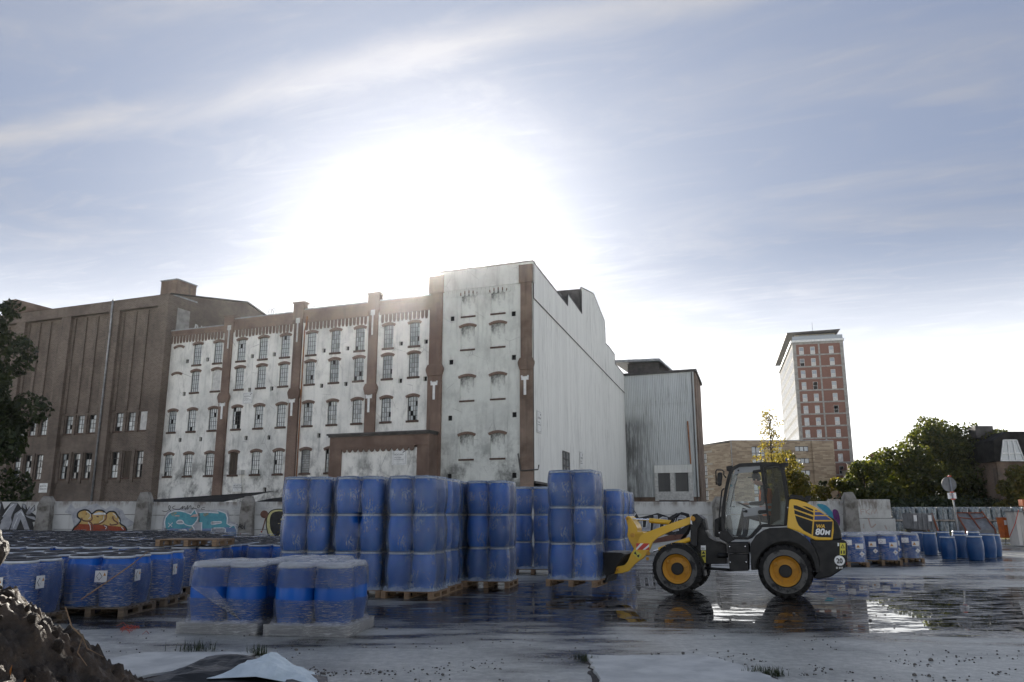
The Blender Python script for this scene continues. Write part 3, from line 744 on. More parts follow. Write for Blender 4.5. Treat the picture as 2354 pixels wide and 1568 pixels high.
corrugated(3.8, 8.75, [(3.8, 7.0), (8.75, 7.0)], [(3.8, 8.0), (8.75, 8.0)], -0.35, 0.2, 0.03).build('canopy_front', MAT['clad_white'], load)
b = MB(); b.box(3.75, 8.8, -0.3, 0.0, 7.0, 8.05); b.box(3.8, 4.25, -0.3, 0.0, 3.4, 7.0); b.box(5.85, 6.4, -0.28, 0.0, 4.6, 7.0); b.box(8.25, 8.75, -0.3, 0.0, 3.4, 7.0); b.box(4.25, 8.25, -0.28, 0.0, 3.5, 4.6); b.build('loading_frame', MAT['off_white'], load)
MAT['shutter'] = pm('shutter', (0.16, 0.16, 0.155), (0.09, 0.09, 0.088), 1.5, 0.6, stretch=(0.3, 1, 2))
sl = MB().box(-0.8, 0.8, -0.12, -0.07, 0, 0.135).mesh('slat', MAT['shutter'], bevel=0.02, seg=1)
for cx in (5.05, 7.33):
    b = MB(); b.box(cx - 0.8, cx + 0.8, -0.07, -0.05, 4.6, 7.0); s_ = b.build('roller_shutter', MAT['dark_metal'], load)
    for k in range(16): inst('slat', sl, s_, (cx, 0, 4.62 + k * 0.148))
b = MB()
for k in range(14): b.box(4.3, 8.2, -0.26, -0.2, 1.2 + k * 0.16, 1.33 + k * 0.16)
b.build('lower_shutter', MAT['shutter'], load)
# brick flank with piers seen edge-on
b = MB()
for k in range(5): b.box(9.45 - .0976 * (.6 + k * 2.4), 9.75 - .0976 * (.6 + k * 2.4), 0.2 + k * 2.4, 1.2 + k * 2.4, 0, 20.2)
b.build('flank_pier', MAT['mossy_brick'], load)
# lantern box on the roof
b = MB(); b.box(0.3, 4.6, 1.5, 9, 20.6, 22.2); b.build('roof_lantern', MAT['dark_metal'], load)
b = MB(); b.prism([(-1.6, 22.4), (4.9, 22.2), (5.6, 21.6), (5.6, 21.75), (4.9, 22.55), (-1.6, 22.75)], 0.6, 10); b.build('lantern_roof', MAT['zinc'], load)
b = MB()
for k in range(6): b.box(0.25, 4.65, 1.46, 1.5, 20.75 + k * 0.26, 20.93 + k * 0.26)
b.build('lantern_louvre', MAT['dark_metal'], load)

# ------------------------------------------------------------------ brown brick warehouse on the left
brown = empty('brick_warehouse', O_MILL, A_MILL, 'long dark brown brick warehouse with vertical ribs and grey drainpipe', 'building')
YB = -0.45
bays = [(-62.5, -57.6), (-56.3, -51.0), (-49.7, -44.5), (-43.1, -38.2)]
hl = []
W1 = {}
for bi, (a, c) in enumerate(bays):
    for k in range(3):
        cx = a + 0.95 + k * 1.55
        hl.append((cx - 0.45, cx + 0.45, 9.45, 11.2)); hl.append((cx - 0.45, cx + 0.45, 5.05, 7.5))
MB().wall(-64, -37.0, 0, 21.4, hl, YB, 0.25).build('wall', MAT['brown_brick'], brown)
p = MB()
for x0, x1 in ((-57.6, -56.3), (-51.0, -49.7), (-44.5, -43.1), (-38.2, -36.9)): p.box(x0, x1, YB - 0.45, YB, 0, 21.35)
p.box(-64, -36.9, YB - 0.5, YB + 0.2, 21.35, 22.4)
p.build('brick_pier', MAT['brown_brick'], brown)
rib = MB().box(-0.17, 0.17, YB - 0.14, YB, 0, 9.75).mesh('brick_rib', MAT['brown_brick'])
for a, c in bays:
    for k in range(4):
        x = a + 0.95 + (k - 0.5) * 1.55
        inst('brick_rib', rib, brown, (x, 0, 11.4))
        inst('brick_rib', rib, brown, (x, 0, 4.6), sc=(1, 0.97, 0.31)); inst('brick_rib', rib, brown, (x, 0, 9.3), sc=(1, 0.97, 0.2))
bw_f = MB(); 
for x in (-0.43, -0.02, 0.39): bw_f.box(x, x + 0.05, 0.14, 0.2, 0, 1)
for z in (0, 0.25, 0.5, 0.75, 0.98): bw_f.box(-0.43, 0.44, 0.145, 0.195, z - 0.012, z + 0.012)
bw_f = bw_f.mesh('window', MAT['bar_iron'])
bpane = MB().box(-0.2, 0.2, -0.003, 0.003, -0.11, 0.11).mesh('pane', MAT['pane']); bpd = MB().box(-0.2, 0.2, -0.003, 0.003, -0.11, 0.11).mesh('pane', MAT['pane_dark'])
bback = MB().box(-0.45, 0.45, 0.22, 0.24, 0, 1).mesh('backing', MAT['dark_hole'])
bsill = MB().box(-0.55, 0.55, -0.06, 0.2, -0.14, 0).mesh('sill', MAT['sill_brick'])
for bi, (a, c) in enumerate(bays):
    for k in range(3):
        cx = a + 0.95 + k * 1.55
        for row, (z, h) in enumerate(((9.45, 1.75), (5.05, 2.45))):
            f = inst('window', bw_f, brown, (cx, YB, z), sc=(1, 1, h))
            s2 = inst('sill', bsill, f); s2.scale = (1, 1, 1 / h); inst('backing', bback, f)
            if bi == 3 and k == 2 and row == 0:
                q = MB(); q.box(-0.45, 0.45, 0.04, 0.1, 0, 1); q.build('board', MAT['off_white'], f); continue
            if bi == 3 and k == 1 and row == 1:
                inst('board', BOARD, f, sc=(0.95, 1, 1 / WIN_H)); continue
            for aa in (-0.215, 0.215):
                for bb2 in range(4):
                    if rnd.random() < (0.08 if row == 0 else 0.25): continue
                    me = bpane if (row == 0 and rnd.random() < 0.85) or (row == 1 and rnd.random() < 0.4) else bpd
                    inst('pane', me, f, (aa * 0.98 + 0.005, 0.165, 0.125 + bb2 * 0.25), (rnd.gauss(0, .03), 0, rnd.gauss(0, .03)))
# gabled flank, seen over the mill roof
fl = MB(); fl._add([(-36.95, YB, 0), (-36.95, 28, 0), (-36.95, 28, 20.2), (-36.95, 10, 24.2), (-36.95, YB - 0.2, 22.4)], [(0, 1, 2, 3, 4)])
fl.build('flank_wall', MAT['brown_brick'], brown)
fl = MB(); fl.box(-36.93, -36.85, 0.3, 1.9, 18.9, 21.3); fl.build('rendered_patch', MAT['concrete'], brown)
fl = MB(); fl._add([(-64, YB - 0.55, 22.4), (-36.8, YB - 0.55, 22.4), (-36.8, 10, 24.25), (-64, 10, 24.25)], [(0, 1, 2, 3)]); fl._add([(-64, 10, 24.25), (-36.8, 10, 24.25), (-36.8, 28, 20.2), (-64, 28, 20.2)], [(0, 1, 2, 3)])
fl.tube([(-36.85, YB - 0.3, 22.45), (-36.85, 10, 24.3), (-36.85, 28, 20.25)], 0.1, 4); fl.build('roof', MAT['roof_felt'], brown)
fl = MB(); fl.box(-64, -37.1, YB + 0.3, 27, 0, 20); fl.build('rear_mass', MAT['dark_hole'], brown)
ch = MB(); ch.box(-39.0, -37.0, 0.0, 2.6, 22.2, 24.1); ch.build('chimney', MAT['mossy_brick'], brown)
ch = MB(); ch.box(-39.08, -36.92, -0.08, 2.68, 24.1, 24.2); ch.box(-39.3, -36.9, -0.4, 2.8, 22.4, 22.55); ch.build('chimney_cap', MAT['zinc'], brown)
d = MB(); d.tube([(-44.0, YB - 0.56, 0), (-44.0, YB - 0.56, 20.6), (-44.0, YB - 0.62, 21.2), (-44.0, YB - 0.6, 22.5)], 0.09, 8); d.build('drain_pipe', MAT['zinc'], brown, smooth=True)
sign(brown, -51.2, -50.1, 3.75, 4.65, YB - 0.46, [('BETRETEN', 0.2, 0.1, 0.6), ('VERBOTEN !', 0.2, 0.08, 0.3)], border=False)
tg = text_mesh('RAWD ZUN', 1.25, MAT['off_white'], shear=0.2, offset=0.05, sx=0.8)
inst('graffiti', tg, brown, (-36.93, 2.6, 19.35), (rad(90), 0, rad(90)))
lt = MB(); lt.box(-64, -62.3, 2, 8, 22, 25.2); lt.build('stair_tower', MAT['mossy_brick'], brown)

# ------------------------------------------------------------------ dark lean-to sheds behind the yard wall
def shed(name, loc, pts, depth, label):
    o = empty(name, loc, A_MILL, label, 'shed')
    a = MB(); a.prism(pts, 0, depth); a.build('wall', MAT['old_board'], o)
    r = MB(); (x0, z0), (x1, z1) = pts[-1], pts[-2]
    r._add([(x0 - .3, -.6, z0 + .03), (x1 + .3, -.6, z1 + .03), (x1 + .3, depth, z1 + 1.1), (x0 - .3, depth, z0 + 1.1), (x0 - .3, -.6, z0 - .08), (x1 + .3, -.6, z1 - .08)], [(0, 1, 2, 3), (4, 5, 1, 0)])
    r.build('roof', MAT['roof_felt'], o); return o
p1 = atY(118, 1150, 56); p2 = atY(455, 1150, 52)
shed('lean_to_shed', (p1.x - 1, 57.5, 0), [(0, 0), (14.5, 0), (14.5, 2.2), (0, 1.5)], 6, 'low dark lean-to shed with felt roof below the brown warehouse')
shed('lean_to_shed', (atY(505, 1150, 55).x, 54.0, 0), [(0, 0), (9.5, 0), (9.5, 2.6), (0, 1.7)], 6, 'low dark lean-to shed below the white mill facade')

# ------------------------------------------------------------------ red brick tower block
T_O = Vector((72.0, 200.0, 0)); A_T = math.atan2(-math.cos(rad(75.6)), math.sin(rad(75.6)))
tower = empty('tower_block', T_O, A_T, 'tall red brick tower block with concrete frame and overhanging roof', 'building')
TW, TD = 12.1, 46.0
bandz = [44.6 - 3.02 * k for k in range(15)]          # undersides of the concrete bands
wins = []
for k in range(15):
    zt = 43.5 - 3.02 * k
    for cx in (2.05 , 4.75, 9.2): wins.append((cx - 0.55, cx + 0.55, zt - 1.95, zt))
wins = [h for h in wins if h[2] > 0.3]
MB().wall(0.0, TW, 0, 44.7, wins, 0.0, 0.2).build('wall', MAT['tower_brick'], tower)
c = MB()
c.box(-0.05, 0.8, -0.12, 0.3, 0, 44.75); c.box(11.35, TW + 0.05, -0.12, 0.3, 0, 44.75); c.box(6.1, 6.5, -0.12, 0.0, 0, 44.75)
for z in bandz[1:]:
    c.box(0.8, 6.1, -0.10, 0.0, z - 0.35, z); c.box(6.5, 11.35, -0.10, 0.0, z - 0.35, z)
c.box(0.8, 6.1, -0.1, 0, 44.2, 44.75); c.box(6.5, 11.35, -0.1, 0, 44.2, 44.75)
c.build('concrete_frame', MAT['concrete'], tower)
c = MB(); c.box(-0.4, TW + 0.3, -0.4, TD, 44.78, 45.3); c.build('terrace_slab', MAT['white_paint'], tower)
tf = MB(); tf.box(-0.55, 0.55, 0.06, 0.12, 0, 0.08); tf.box(-0.55, 0.55, 0.06, 0.12, 1.87, 1.95); tf.box(-0.55, 0.55, 0.06, 0.12, 0.9, 0.98); tf.box(-0.55, -0.48, 0.06, 0.12, 0.08, 1.87); tf.box(0.48, 0.55, 0.06, 0.12, 0.08, 1.87)
tf = tf.mesh('window', MAT['white_paint']); tp = MB().box(-0.48, 0.48, 0.1, 0.105, 0.08, 0.9).mesh('pane', MAT['off_white']); tp2 = MB().box(-0.48, 0.48, 0.1, 0.105, 0.98, 1.87).mesh('pane', MAT['pane_clean'])
for h in wins:
    f = inst('window', tf, tower, ((h[0] + h[1]) / 2, 0, h[2])); inst('pane', tp if rnd.random() < 0.8 else tp2, f); inst('pane', tp2, f)
# sunlit long side with many narrow windows
s_ = MB(); s_._add([(0, 0, 0), (0, 0, 44.7), (0, TD, 44.7), (0, TD, 0)], [(0, 1, 2, 3)]); s_.build('long_side_wall', MAT['concrete'], tower)
s_ = MB()
for k in range(14):
    for q in range(16):
        y = 1.6 + q * 2.75; z = 41.5 - 3.02 * k
        s_.box(-0.06, -0.02, y - .1, y + 1.35, z, z + 2.1)
tag(s_.build('window', MAT['pane_dark'], tower), kind='stuff')
s_ = MB(); 
for q in range(17): s_.box(-0.10, -0.02, 0.9 + q * 2.75, 1.15 + q * 2.75, 0, 44.7)
s_.build('concrete_fin', MAT['concrete'], tower)
s_ = MB(); s_.box(0.3, TW - 0.1, 0.3, TD - 0.2, 0, 44.7); s_.build('body', MAT['dark_hole'], tower)
s_ = MB(); s_.box(0.9, TW - 1.4, 2.2, TD - 3, 45.3, 47.2); s_.build('penthouse', MAT['tan_frame'], tower)
s_ = MB()
for x in (2.0, 4.3, 6.6, 8.6): s_.box(x, x + 1.8, 2.12, 2.19, 45.4, 47.0)
s_.build('penthouse_glazing', MAT['pane_clean'], tower)
s_ = MB(); s_.prism([(-1.2, 47.2), (TW - 0.9, 47.2), (TW - 0.3, 47.75), (-1.2, 47.45)], -0.2, TD + 0.8); s_.build('roof', MAT['dark_metal'], tower)
s_ = MB(); s_.box(0, TW, -0.3, -0.26, 45.3, 46.3)
s_.build('glass_balustrade', MAT['pane_clean'], tower)
s_ = MB(); s_.tube([(5.5, 3, 47.6), (5.5, 3, 50.5)], 0.04, 5); s_.box(4.6, 5.2, 3, 3.6, 47.5, 48.2); s_.build('aerial', MAT['dark_metal'], tower)

# ------------------------------------------------------------------ beige brick apartment block
K = 1.2; bx = lambda x: x * K; bz = lambda z: CAM_H + (z - CAM_H) * K
beige = empty('apartment_block', (0, 180, 0), 0, 'beige brick apartment block with dark framed windows below the tower', 'building')
XL, XR, ZT = bx(40.8), bx(60.2), bz(15.2)
bwin = []
for k in range(5):
    z1 = bz(14.17) - 2.66 * k
    bwin.append((bx(53.0), bx(55.5), z1 - 1.15, z1))
    bwin.append((bx(44.85), bx(47.3), bz(14.1) - 2.75 * k - 2.2, bz(14.1) - 2.75 * k))
    bwin.append((bx(48.9), bx(50.6), bz(14.1) - 2.75 * k - 2.2, bz(14.1) - 2.75 * k))
bwin = [h for h in bwin if h[2] > 0.5]
MB().wall(XL, XR, 0, ZT, bwin, 0, 0.35).build('wall', MAT['beige_brick'], beige)
for h in bwin:
    f = MB(); x0, x1, z0, z1 = h
    nx = 3 if x1 - x0 > 2.5 else 2
    for k in range(nx + 1): x = x0 + (x1 - x0) * k / nx; f.box(x - 0.07, x + 0.07, 0.12, 0.2, z0, z1)
    f.box(x0, x1, 0.125, 0.195, z0 - 0.02, z0 + 0.1); f.box(x0, x1, 0.125, 0.195, z1 - 0.1, z1)
    if z1 - z0 > 1.5: f.box(x0, x1, 0.125, 0.195, z0 + 0.7, z0 + 0.82)
    fo = f.build('window', MAT['black_print'], beige)
    for k in range(nx):
        q = MB(); q.box(x0 + (x1 - x0) * k / nx, x0 + (x1 - x0) * (k + 1) / nx, 0.17, 0.18, z0, z1); q.build('pane', MAT['pane_clean'], fo)
# wing bending back to the left
wing = MB(); n_ = 0
wd = Vector((bx(35.3) - XL, 14.0, 0)); wl = wd.length; wa = math.atan2(-wd.y, -wd.x)
wg = empty('wing', (bx(35.3), 14.0, 0), wa, parent=beige)
wh = []
for k in range(6):
    for x in (0.5, 3.1 , 5.7):
        z1 = bz(13.35) - 2.85 * k; wh.append((x, x + 1.5, z1 - 2.3, z1))
wh = [h for h in wh if h[2] > 0.3 and h[1] < wl * 0.62]
MB().wall(0, wl, 0, ZT - 0.4, wh, 0, 0.3).build('wing_wall', MAT['beige_brick'], wg)
cf = MB()
for k in range(7): cf.box(0, wl * 0.6, -0.05, 0, bz(13.35) - 2.85 * k + 0.05, bz(13.35) - 2.85 * k + 0.5)
cf.build('wing_band', MAT['tan_frame'], wg)
for h in wh:
    f = MB(); x0, x1, z0, z1 = h
    for k in range(4): x = x0 + (x1 - x0) * k / 3; f.box(x - 0.06, x + 0.06, 0.1, 0.2, z0, z1)
    for z in (z0 + 0.05, z0 + 0.9, z1 - 0.05): f.box(x0, x1, 0.105, 0.195, z - 0.06, z + 0.06)
    f.build('wing_window', MAT['black_print'], wg)
    q = MB(); q.box(x0, x1, 0.16, 0.17, z0, z1); q.build('wing_pane', MAT['white_paint'], wg)
bb_ = MB(); bb_.box(XL + 0.2, XR - 0.1, 0.45, 14, 0, ZT - 0.1); bb_.build('body', MAT['dark_hole'], beige)
bb_ = MB(); bb_.box(XL - 0.1, XR + 0.1, -0.1, 14.2, ZT, ZT + 0.15); bb_.build('roof_edge', MAT['zinc'], beige)
bb_ = MB(); bb_._add([(XL, 0, ZT + .1), (bx(35.3), 14, ZT - .25), (bx(35.3), 30, ZT - .25), (XL, 30, ZT + .1)], [(0, 1, 2, 3)]); bb_.build('wing_roof', MAT['zinc'], beige)
bb_ = MB(); bb_.box(bx(56.1), bx(60.15), -0.5, 0, 0, ZT - 0.02); bb_.build('stair_bay', MAT['beige_brick'], beige)
bb_ = MB(); bb_.tube([(XL + 0.3, -0.1, 0), (XL + 0.3, -0.1, ZT)], 0.08, 6); bb_.build('drain_pipe', MAT['zinc'], beige)

# ------------------------------------------------------------------ houses beyond the trees on the right
def house(loc, rz, w, d, h, wall, label, roofz=None, roofmat='roof_felt', win=()):
    o = empty('house', loc, rz, label, 'house')
    MB().wall(0, w, 0, h, [(x, x + a, z, z + b) for x, z, a, b in win], 0, 0.2).build('wall', MAT[wall], o)
    m = MB(); m.box(0.02, w - 0.02, 0.25, d, 0, h - 0.02); m.build('body', MAT[wall], o)
    for x, z, a, b in win:
        f = MB()
        for q in (0, 0.5, 1): f.box(x + a * q - 0.05, x + a * q + 0.05, 0.06, 0.14, z, z + b)
        for q in (0, 0.6, 1): f.box(x, x + a, 0.065, 0.135, z + b * q - 0.05, z + b * q + 0.05)
        fo = f.build('window', MAT['white_paint'], o)
        q = MB(); q.box(x, x + a, 0.11, 0.12, z, z + b); q.build('pane', MAT['pane_clean'], fo)
    r = MB()
    if roofz: r.prism([(-0.4, h), (-0.2, h + roofz * 0.7), (1.5, h + roofz), (w + 0.4, h + roofz), (w + 0.4, h)], -0.3, d)
    else: r.box(-0.15, w + 0.15, -0.15, d, h, h + 0.25)
    r.build('roof', MAT[roofmat], o); return o
hp = atY(1985, 1100, 170)
hs = house((hp.x, 170, 0), 0, 9.5, 8, 12.6, 'beige_brick', 'flat roofed beige brick house between tower and trees', None, 'zinc', [(3.6, 9.6, 1.6, 2.2), (6.6, 9.8, 1.6, 2.0)])
m = MB(); m.box(3.5, 5.2, 2, 4, 12.8, 14.6); m.build('chimney', MAT['tower_brick'], hs)
hs2 = house((atY(1968, 1100, 190).x, 190, 0), 0, 6, 8, 12.2, 'tan_frame', 'small pale house squeezed against the foot of the tower', None, 'tower_brick')
m = MB(); m.box(1.5, 5.5, 1, 4, 12.4, 14.0); m.build('roof_box', MAT['tower_brick'], hs2); m = MB(); m.tube([(2.2, 2, 14), (2.2, 2, 19)], 0.05, 5); m.build('aerial', MAT['dark_metal'], hs2)
hp = atY(2295, 1100, 92)
hs3 = house((hp.x, 92, 0), 0, 16, 10, 7.6, 'mossy_brick', 'dark brick house with tiled roof and white dormer behind the trees', 3.4, 'roof_felt', [(1.2 + k * 4.2, z, 2.4, 1.9) for k in range(3) for z in (1.4, 4.7)])
m = MB(); m.prism([(0.2, 7.6), (2.9, 7.6), (2.3, 10.0), (0.8, 10.0)], -0.45, 2); dm = m.build('dormer', MAT['pane_clean'], hs3)
m = MB()
for a, b in (((0.2, 7.6), (0.8, 10.0)), ((2.9, 7.6), (2.3, 10.0)), ((0.2, 7.65), (2.9, 7.65)), ((0.8, 10), (2.3, 10)), ((0.4, 8.5), (2.7, 8.5)), ((1.2, 7.6), (1.3, 10)), ((2.0, 7.6), (1.85, 10))): m.tube([(a[0], -0.5, a[1]), (b[0], -0.5, b[1])], 0.08, 4)
m.build('dormer_frame', MAT['white_paint'], dm)
m = MB(); m.box(-0.2, 1.9, 3, 4.5, 10.6, 12.0); m.build('chimney', MAT['dark_metal'], hs3)

# ------------------------------------------------------------------ trees
def leaf_mat(name, a, b, trans=0.35):
    m, nt, p, out = _new(name); g = G(nt)
    geo = g.N.new('ShaderNodeNewGeometry')
    r = geo.outputs['Random Per Island']
    c = g.mix(r, a, b)
    c = g.mix(g.ramp(g.noise(0.8, 3), 0.4, 0.7), c, tuple(0.6 * k for k in a))
    nt.links.new(c, p.inputs['Base Color']); p.inputs['Roughness'].default_value = 0.6
    t = g.N.new('ShaderNodeBsdfTranslucent'); nt.links.new(g.mix(1.0, c, (1.6, 1.5, 0.6), 'MULTIPLY'), t.inputs[0])
    mx = g.N.new('ShaderNodeMixShader'); mx.inputs[0].default_value = trans
    nt.links.new(p.outputs[0], mx.inputs[1]); nt.links.new(t.outputs[0], mx.inputs[2]); nt.links.new(mx.outputs[0], out.inputs[0])
    return m
MAT['leaf_green'] = leaf_mat('leaf_green', (0.040, 0.062, 0.014), (0.125, 0.125, 0.028), 0.45)
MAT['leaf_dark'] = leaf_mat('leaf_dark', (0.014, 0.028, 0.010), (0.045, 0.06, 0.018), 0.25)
MAT['leaf_gold'] = leaf_mat('leaf_gold', (0.17, 0.14, 0.04), (0.28, 0.235, 0.075), 0.5)
MAT['leaf_olive'] = leaf_mat('leaf_olive', (0.10, 0.11, 0.025), (0.22, 0.17, 0.04), 0.45)
MAT['bark'] = pm('bark', (0.06, 0.045, 0.035), (0.03, 0.025, 0.02), 6, 0.9)
def leaf_cloud(centers, n, size, rng, flat=0.0):
    """n leaf quads scattered through the given blobs (x,y,z,r); hollow centres so the light gets in"""
    cs = np.array([c[:3] for c in centers]); rs = np.array([c[3] for c in centers])
    pr = rs ** 2; idx = rng.choice(len(cs), n, p=pr / pr.sum())
    d = rng.normal(size=(n, 3)); d /= np.linalg.norm(d, axis=1)[:, None]
    rr = rs[idx] * (0.55 + 0.5 * rng.random(n) ** 0.7)
    pos = cs[idx] + d * rr[:, None] * np.array([1, 1, 0.9])
    a = rng.normal(size=(n, 3)) + d * 0.6; a /= np.linalg.norm(a, axis=1)[:, None]
    u = np.cross(a, rng.normal(size=(n, 3))); u /= np.linalg.norm(u, axis=1)[:, None]
    v = np.cross(a, u); s = size * (0.6 + 0.8 * rng.random(n))[:, None]
    q = np.stack([pos - u * s * .9, pos + v * s * 0.5 + a * s * .12, pos + u * s, pos - v * s * 0.5 + a * s * .12], 1).reshape(-1, 3)
    f = np.arange(n * 4).reshape(-1, 4)
    return q, f
def np_mesh(name, q, f, mat):
    me = bpy.data.meshes.new(name); me.vertices.add(len(q)); me.vertices.foreach_set('co', q.astype(np.float32).ravel())
    me.loops.add(f.size); me.loops.foreach_set('vertex_index', f.astype(np.int32).ravel())
    me.polygons.add(len(f)); me.polygons.foreach_set('loop_start', np.arange(0, f.size, f.shape[1], dtype=np.int32))
    me.update(); me.validate(); me.materials.append(mat); return me
def tree(name, loc, h, spread, blobs, leaves, size, mat, label, seed, trunk_r=0.25, base=0.18, group=None, shape=1.0):
    rng = np.random.default_rng(seed); R = random.Random(seed)
    o = empty(name, loc, 0, label, 'tree', group)
    cs = []
    for k in range(blobs):
        t = base + (1 - base) * (k + 0.5) / blobs
        prof = math.sin(math.pi * min(1, max(0.06, (t - base * 0.6) / (1.08 - base * 0.6))) ** shape) ** 0.65
        for q in range(3):
            a = R.uniform(0, 6.283); r0 = spread * prof * R.uniform(0.25, 0.9)
            cs.append((math.cos(a) * r0, math.sin(a) * r0 * 0.9, h * t + R.uniform(-.4, .4), spread * R.uniform(0.22, 0.44) * (0.45 + 0.55 * prof)))
    tr = MB(); path = [(0, 0, 0), (R.uniform(-.2, .2), 0, h * .25), (R.uniform(-.3, .3), 0.1, h * .55), (R.uniform(-.2, .2), 0, h * .93)]
    tr.tube(path, [trunk_r, trunk_r * .8, trunk_r * .5, 0.03], 8)
    for c in cs[::2]:
        z0 = max(h * base * 0.7, c[2] - 0.35 * math.hypot(c[0], c[1]) - 0.6)
        tr.tube([(0, 0, min(z0, h * .85)), (c[0] * .5, c[1] * .5, (z0 + c[2]) / 2 + .1), c[:3]], [trunk_r * .35, trunk_r * .22, 0.02], 5)
    tr.build('trunk', MAT['bark'], o, smooth=True)
    q, f = leaf_cloud(cs, leaves, size, rng)
    inst('crown', np_mesh('crown', q, f, MAT[mat]), o)
    return o
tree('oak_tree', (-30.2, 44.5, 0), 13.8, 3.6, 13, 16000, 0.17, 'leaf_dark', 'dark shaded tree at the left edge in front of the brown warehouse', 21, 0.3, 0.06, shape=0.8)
yt = atY(1800, 1100, 105)
tree('maple_tree', (yt.x, 105, 0), 8.8, 4.3, 9, 8000, 0.22, 'leaf_olive', 'broad olive and golden tree behind the loader cab', 31, 0.2, 0.1)
tree('poplar_tree', (atY(1778, 1100, 100).x, 100, 0), 14.6, 2.4, 24, 2300, 0.15, 'leaf_gold', 'slender golden autumn tree reaching above the apartment block', 33, 0.16, 0.25, shape=0.62)
gr = 'leafy trees behind the right-hand yard'
tree('lime_tree', (atY(2165, 1100, 100).x, 100, 0), 12.7, 6.4, 14, 20000, 0.24, 'leaf_green', 'largest round green tree, tallest of the clump behind the drum rows', 41, 0.3, 0.04, gr)
tree('lime_tree', (atY(2265, 1100, 97).x, 97, 0), 11.4, 5.0, 12, 13000, 0.24, 'leaf_green', 'green tree between the tallest tree and the dormer house', 42, 0.26, 0.04, gr)
tree('lime_tree', (atY(2080, 1100, 96).x, 96, 0), 9.4, 4.6, 10, 10000, 0.24, 'leaf_green', 'yellowish green tree on the left flank of the tallest tree', 43, 0.22, 0.03, gr)
tree('hazel_bush', (atY(1985, 1100, 94).x, 94, 0), 7.2, 4.0, 8, 6500, 0.25, 'leaf_green', 'rounded green bush below the small flat roofed house', 44, 0.16, 0.02, gr)
tree('hazel_bush', (atY(1930, 1100, 98).x, 98, 0), 6.0, 3.0, 6, 4000, 0.25, 'leaf_olive', 'yellowish bush beside the foot of the tower', 45, 0.14, 0.02, gr)
tree('hazel_bush', (atY(2335, 1100, 88).x, 88, 0), 6.6, 3.2, 7, 4500, 0.24, 'leaf_olive', 'low olive bush in front of the dormer house', 46, 0.14, 0.02, gr)
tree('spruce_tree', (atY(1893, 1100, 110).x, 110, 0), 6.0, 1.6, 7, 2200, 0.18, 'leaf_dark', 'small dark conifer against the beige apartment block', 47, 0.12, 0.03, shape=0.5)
def shrub_mass():
    rng = np.random.default_rng(5); cs = []
    for k in range(60):
        x = atY(1900 + k * 8.0, 1150, 92).x; cs.append((x, 91 + rng.uniform(-2, 2), rng.uniform(0.6, 2.2), rng.uniform(1.2, 2.0)))
    q, f = leaf_cloud(cs, 16000, 0.24, rng)
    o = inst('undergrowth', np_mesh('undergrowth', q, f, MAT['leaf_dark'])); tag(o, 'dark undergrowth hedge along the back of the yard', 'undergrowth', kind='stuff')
shrub_mass()

# ------------------------------------------------------------------ graffiti wall
YW = 37.0
def rough_box_mesh(name, w0, w1, d0, d1, h, mat, seed, amp=0.03, n=10):
    """post with taper and a broken, rounded top"""
    bm = bmesh.new(); bmesh.ops.create_cube(bm, size=1.0)
    bmesh.ops.subdivide_edges(bm, edges=bm.edges[:], cuts=n, use_grid_fill=True)
    for v in bm.verts:
        t = v.co.z + 0.5; top = max(0.0, (t - 0.84) / 0.16)
        w = w0 + (w1 - w0) * t; d = d0 + (d1 - d0) * t
        k = 1 - 0.42 * top ** 2
        p = Vector((v.co.x * w * k, v.co.y * d * k, t * h))
        a = amp * (0.35 + 1.6 * max(0, t - 0.6))
        nv = mnoise.noise_vector(p * 3.1 + Vector((seed, 0, seed)))
        v.co = p + Vector((nv.x, nv.y, nv.z * 0.6)) * a * 2
        if v.co.z < 0.03: v.co.z = -0.02
    me = bpy.data.meshes.new(name); bm.to_mesh(me); bm.free(); me.materials.append(mat)
    me.polygons.foreach_set('use_smooth', [True] * len(me.polygons)); me.set_sharp_from_angle(angle=rad(40)); return me
def wall_mat():
    m, nt, p, out = _new('wall_concrete'); g = G(nt); x, y, z = g.sep()
    a = g.ramp(g.noise(1.1, 8, 0.65), 0.38, 0.72); run = g.ramp(g.noise(4.0, 7, 0.65, g.map((1, 1, 0.1))), 0.52, 0.8)
    c = g.mix(g.math('MULTIPLY', a, 0.6), (0.54, 0.545, 0.52), (0.32, 0.325, 0.31))
    c = g.mix(g.math('MULTIPLY', run, 0.5), c, (0.17, 0.15, 0.12))
    edge = g.math('MULTIPLY', g.ramp(z, 1.9, 2.2), g.ramp(g.noise(2.5, 7, 0.7, g.map((1, 1, 0.25))), 0.42, 0.62))
    c = g.mix(g.math('MULTIPLY', edge, 0.75), c, (0.10, 0.065, 0.04))
    nt.links.new(c, p.inputs['Base Color']); p.inputs['Roughness'].default_value = 0.85
    nt.links.new(g.bump(g.noise(9, 7, 0.6), 0.3, 0.03), p.inputs['Normal']); return m
MAT['wall_concrete'] = wall_mat()
MAT['post_concrete'] = pm('post_concrete', (0.27, 0.26, 0.235), (0.09, 0.08, 0.065), 1.7, 0.9, bump=0.7, bscale=14, lo=0.42, hi=0.66, bdist=0.05)
gw = empty('graffiti_wall', (0, YW, 0), 0, 'long pale concrete plank wall with graffiti and rough posts', 'wall')
PL = [-30.7, -26.0, -21.1, -16.65, -11.95, -7.3, -2.6, 2.0, 9.4, 15.3]
ZJ = [0.0, 0.36, 0.99, 1.64, 2.24]
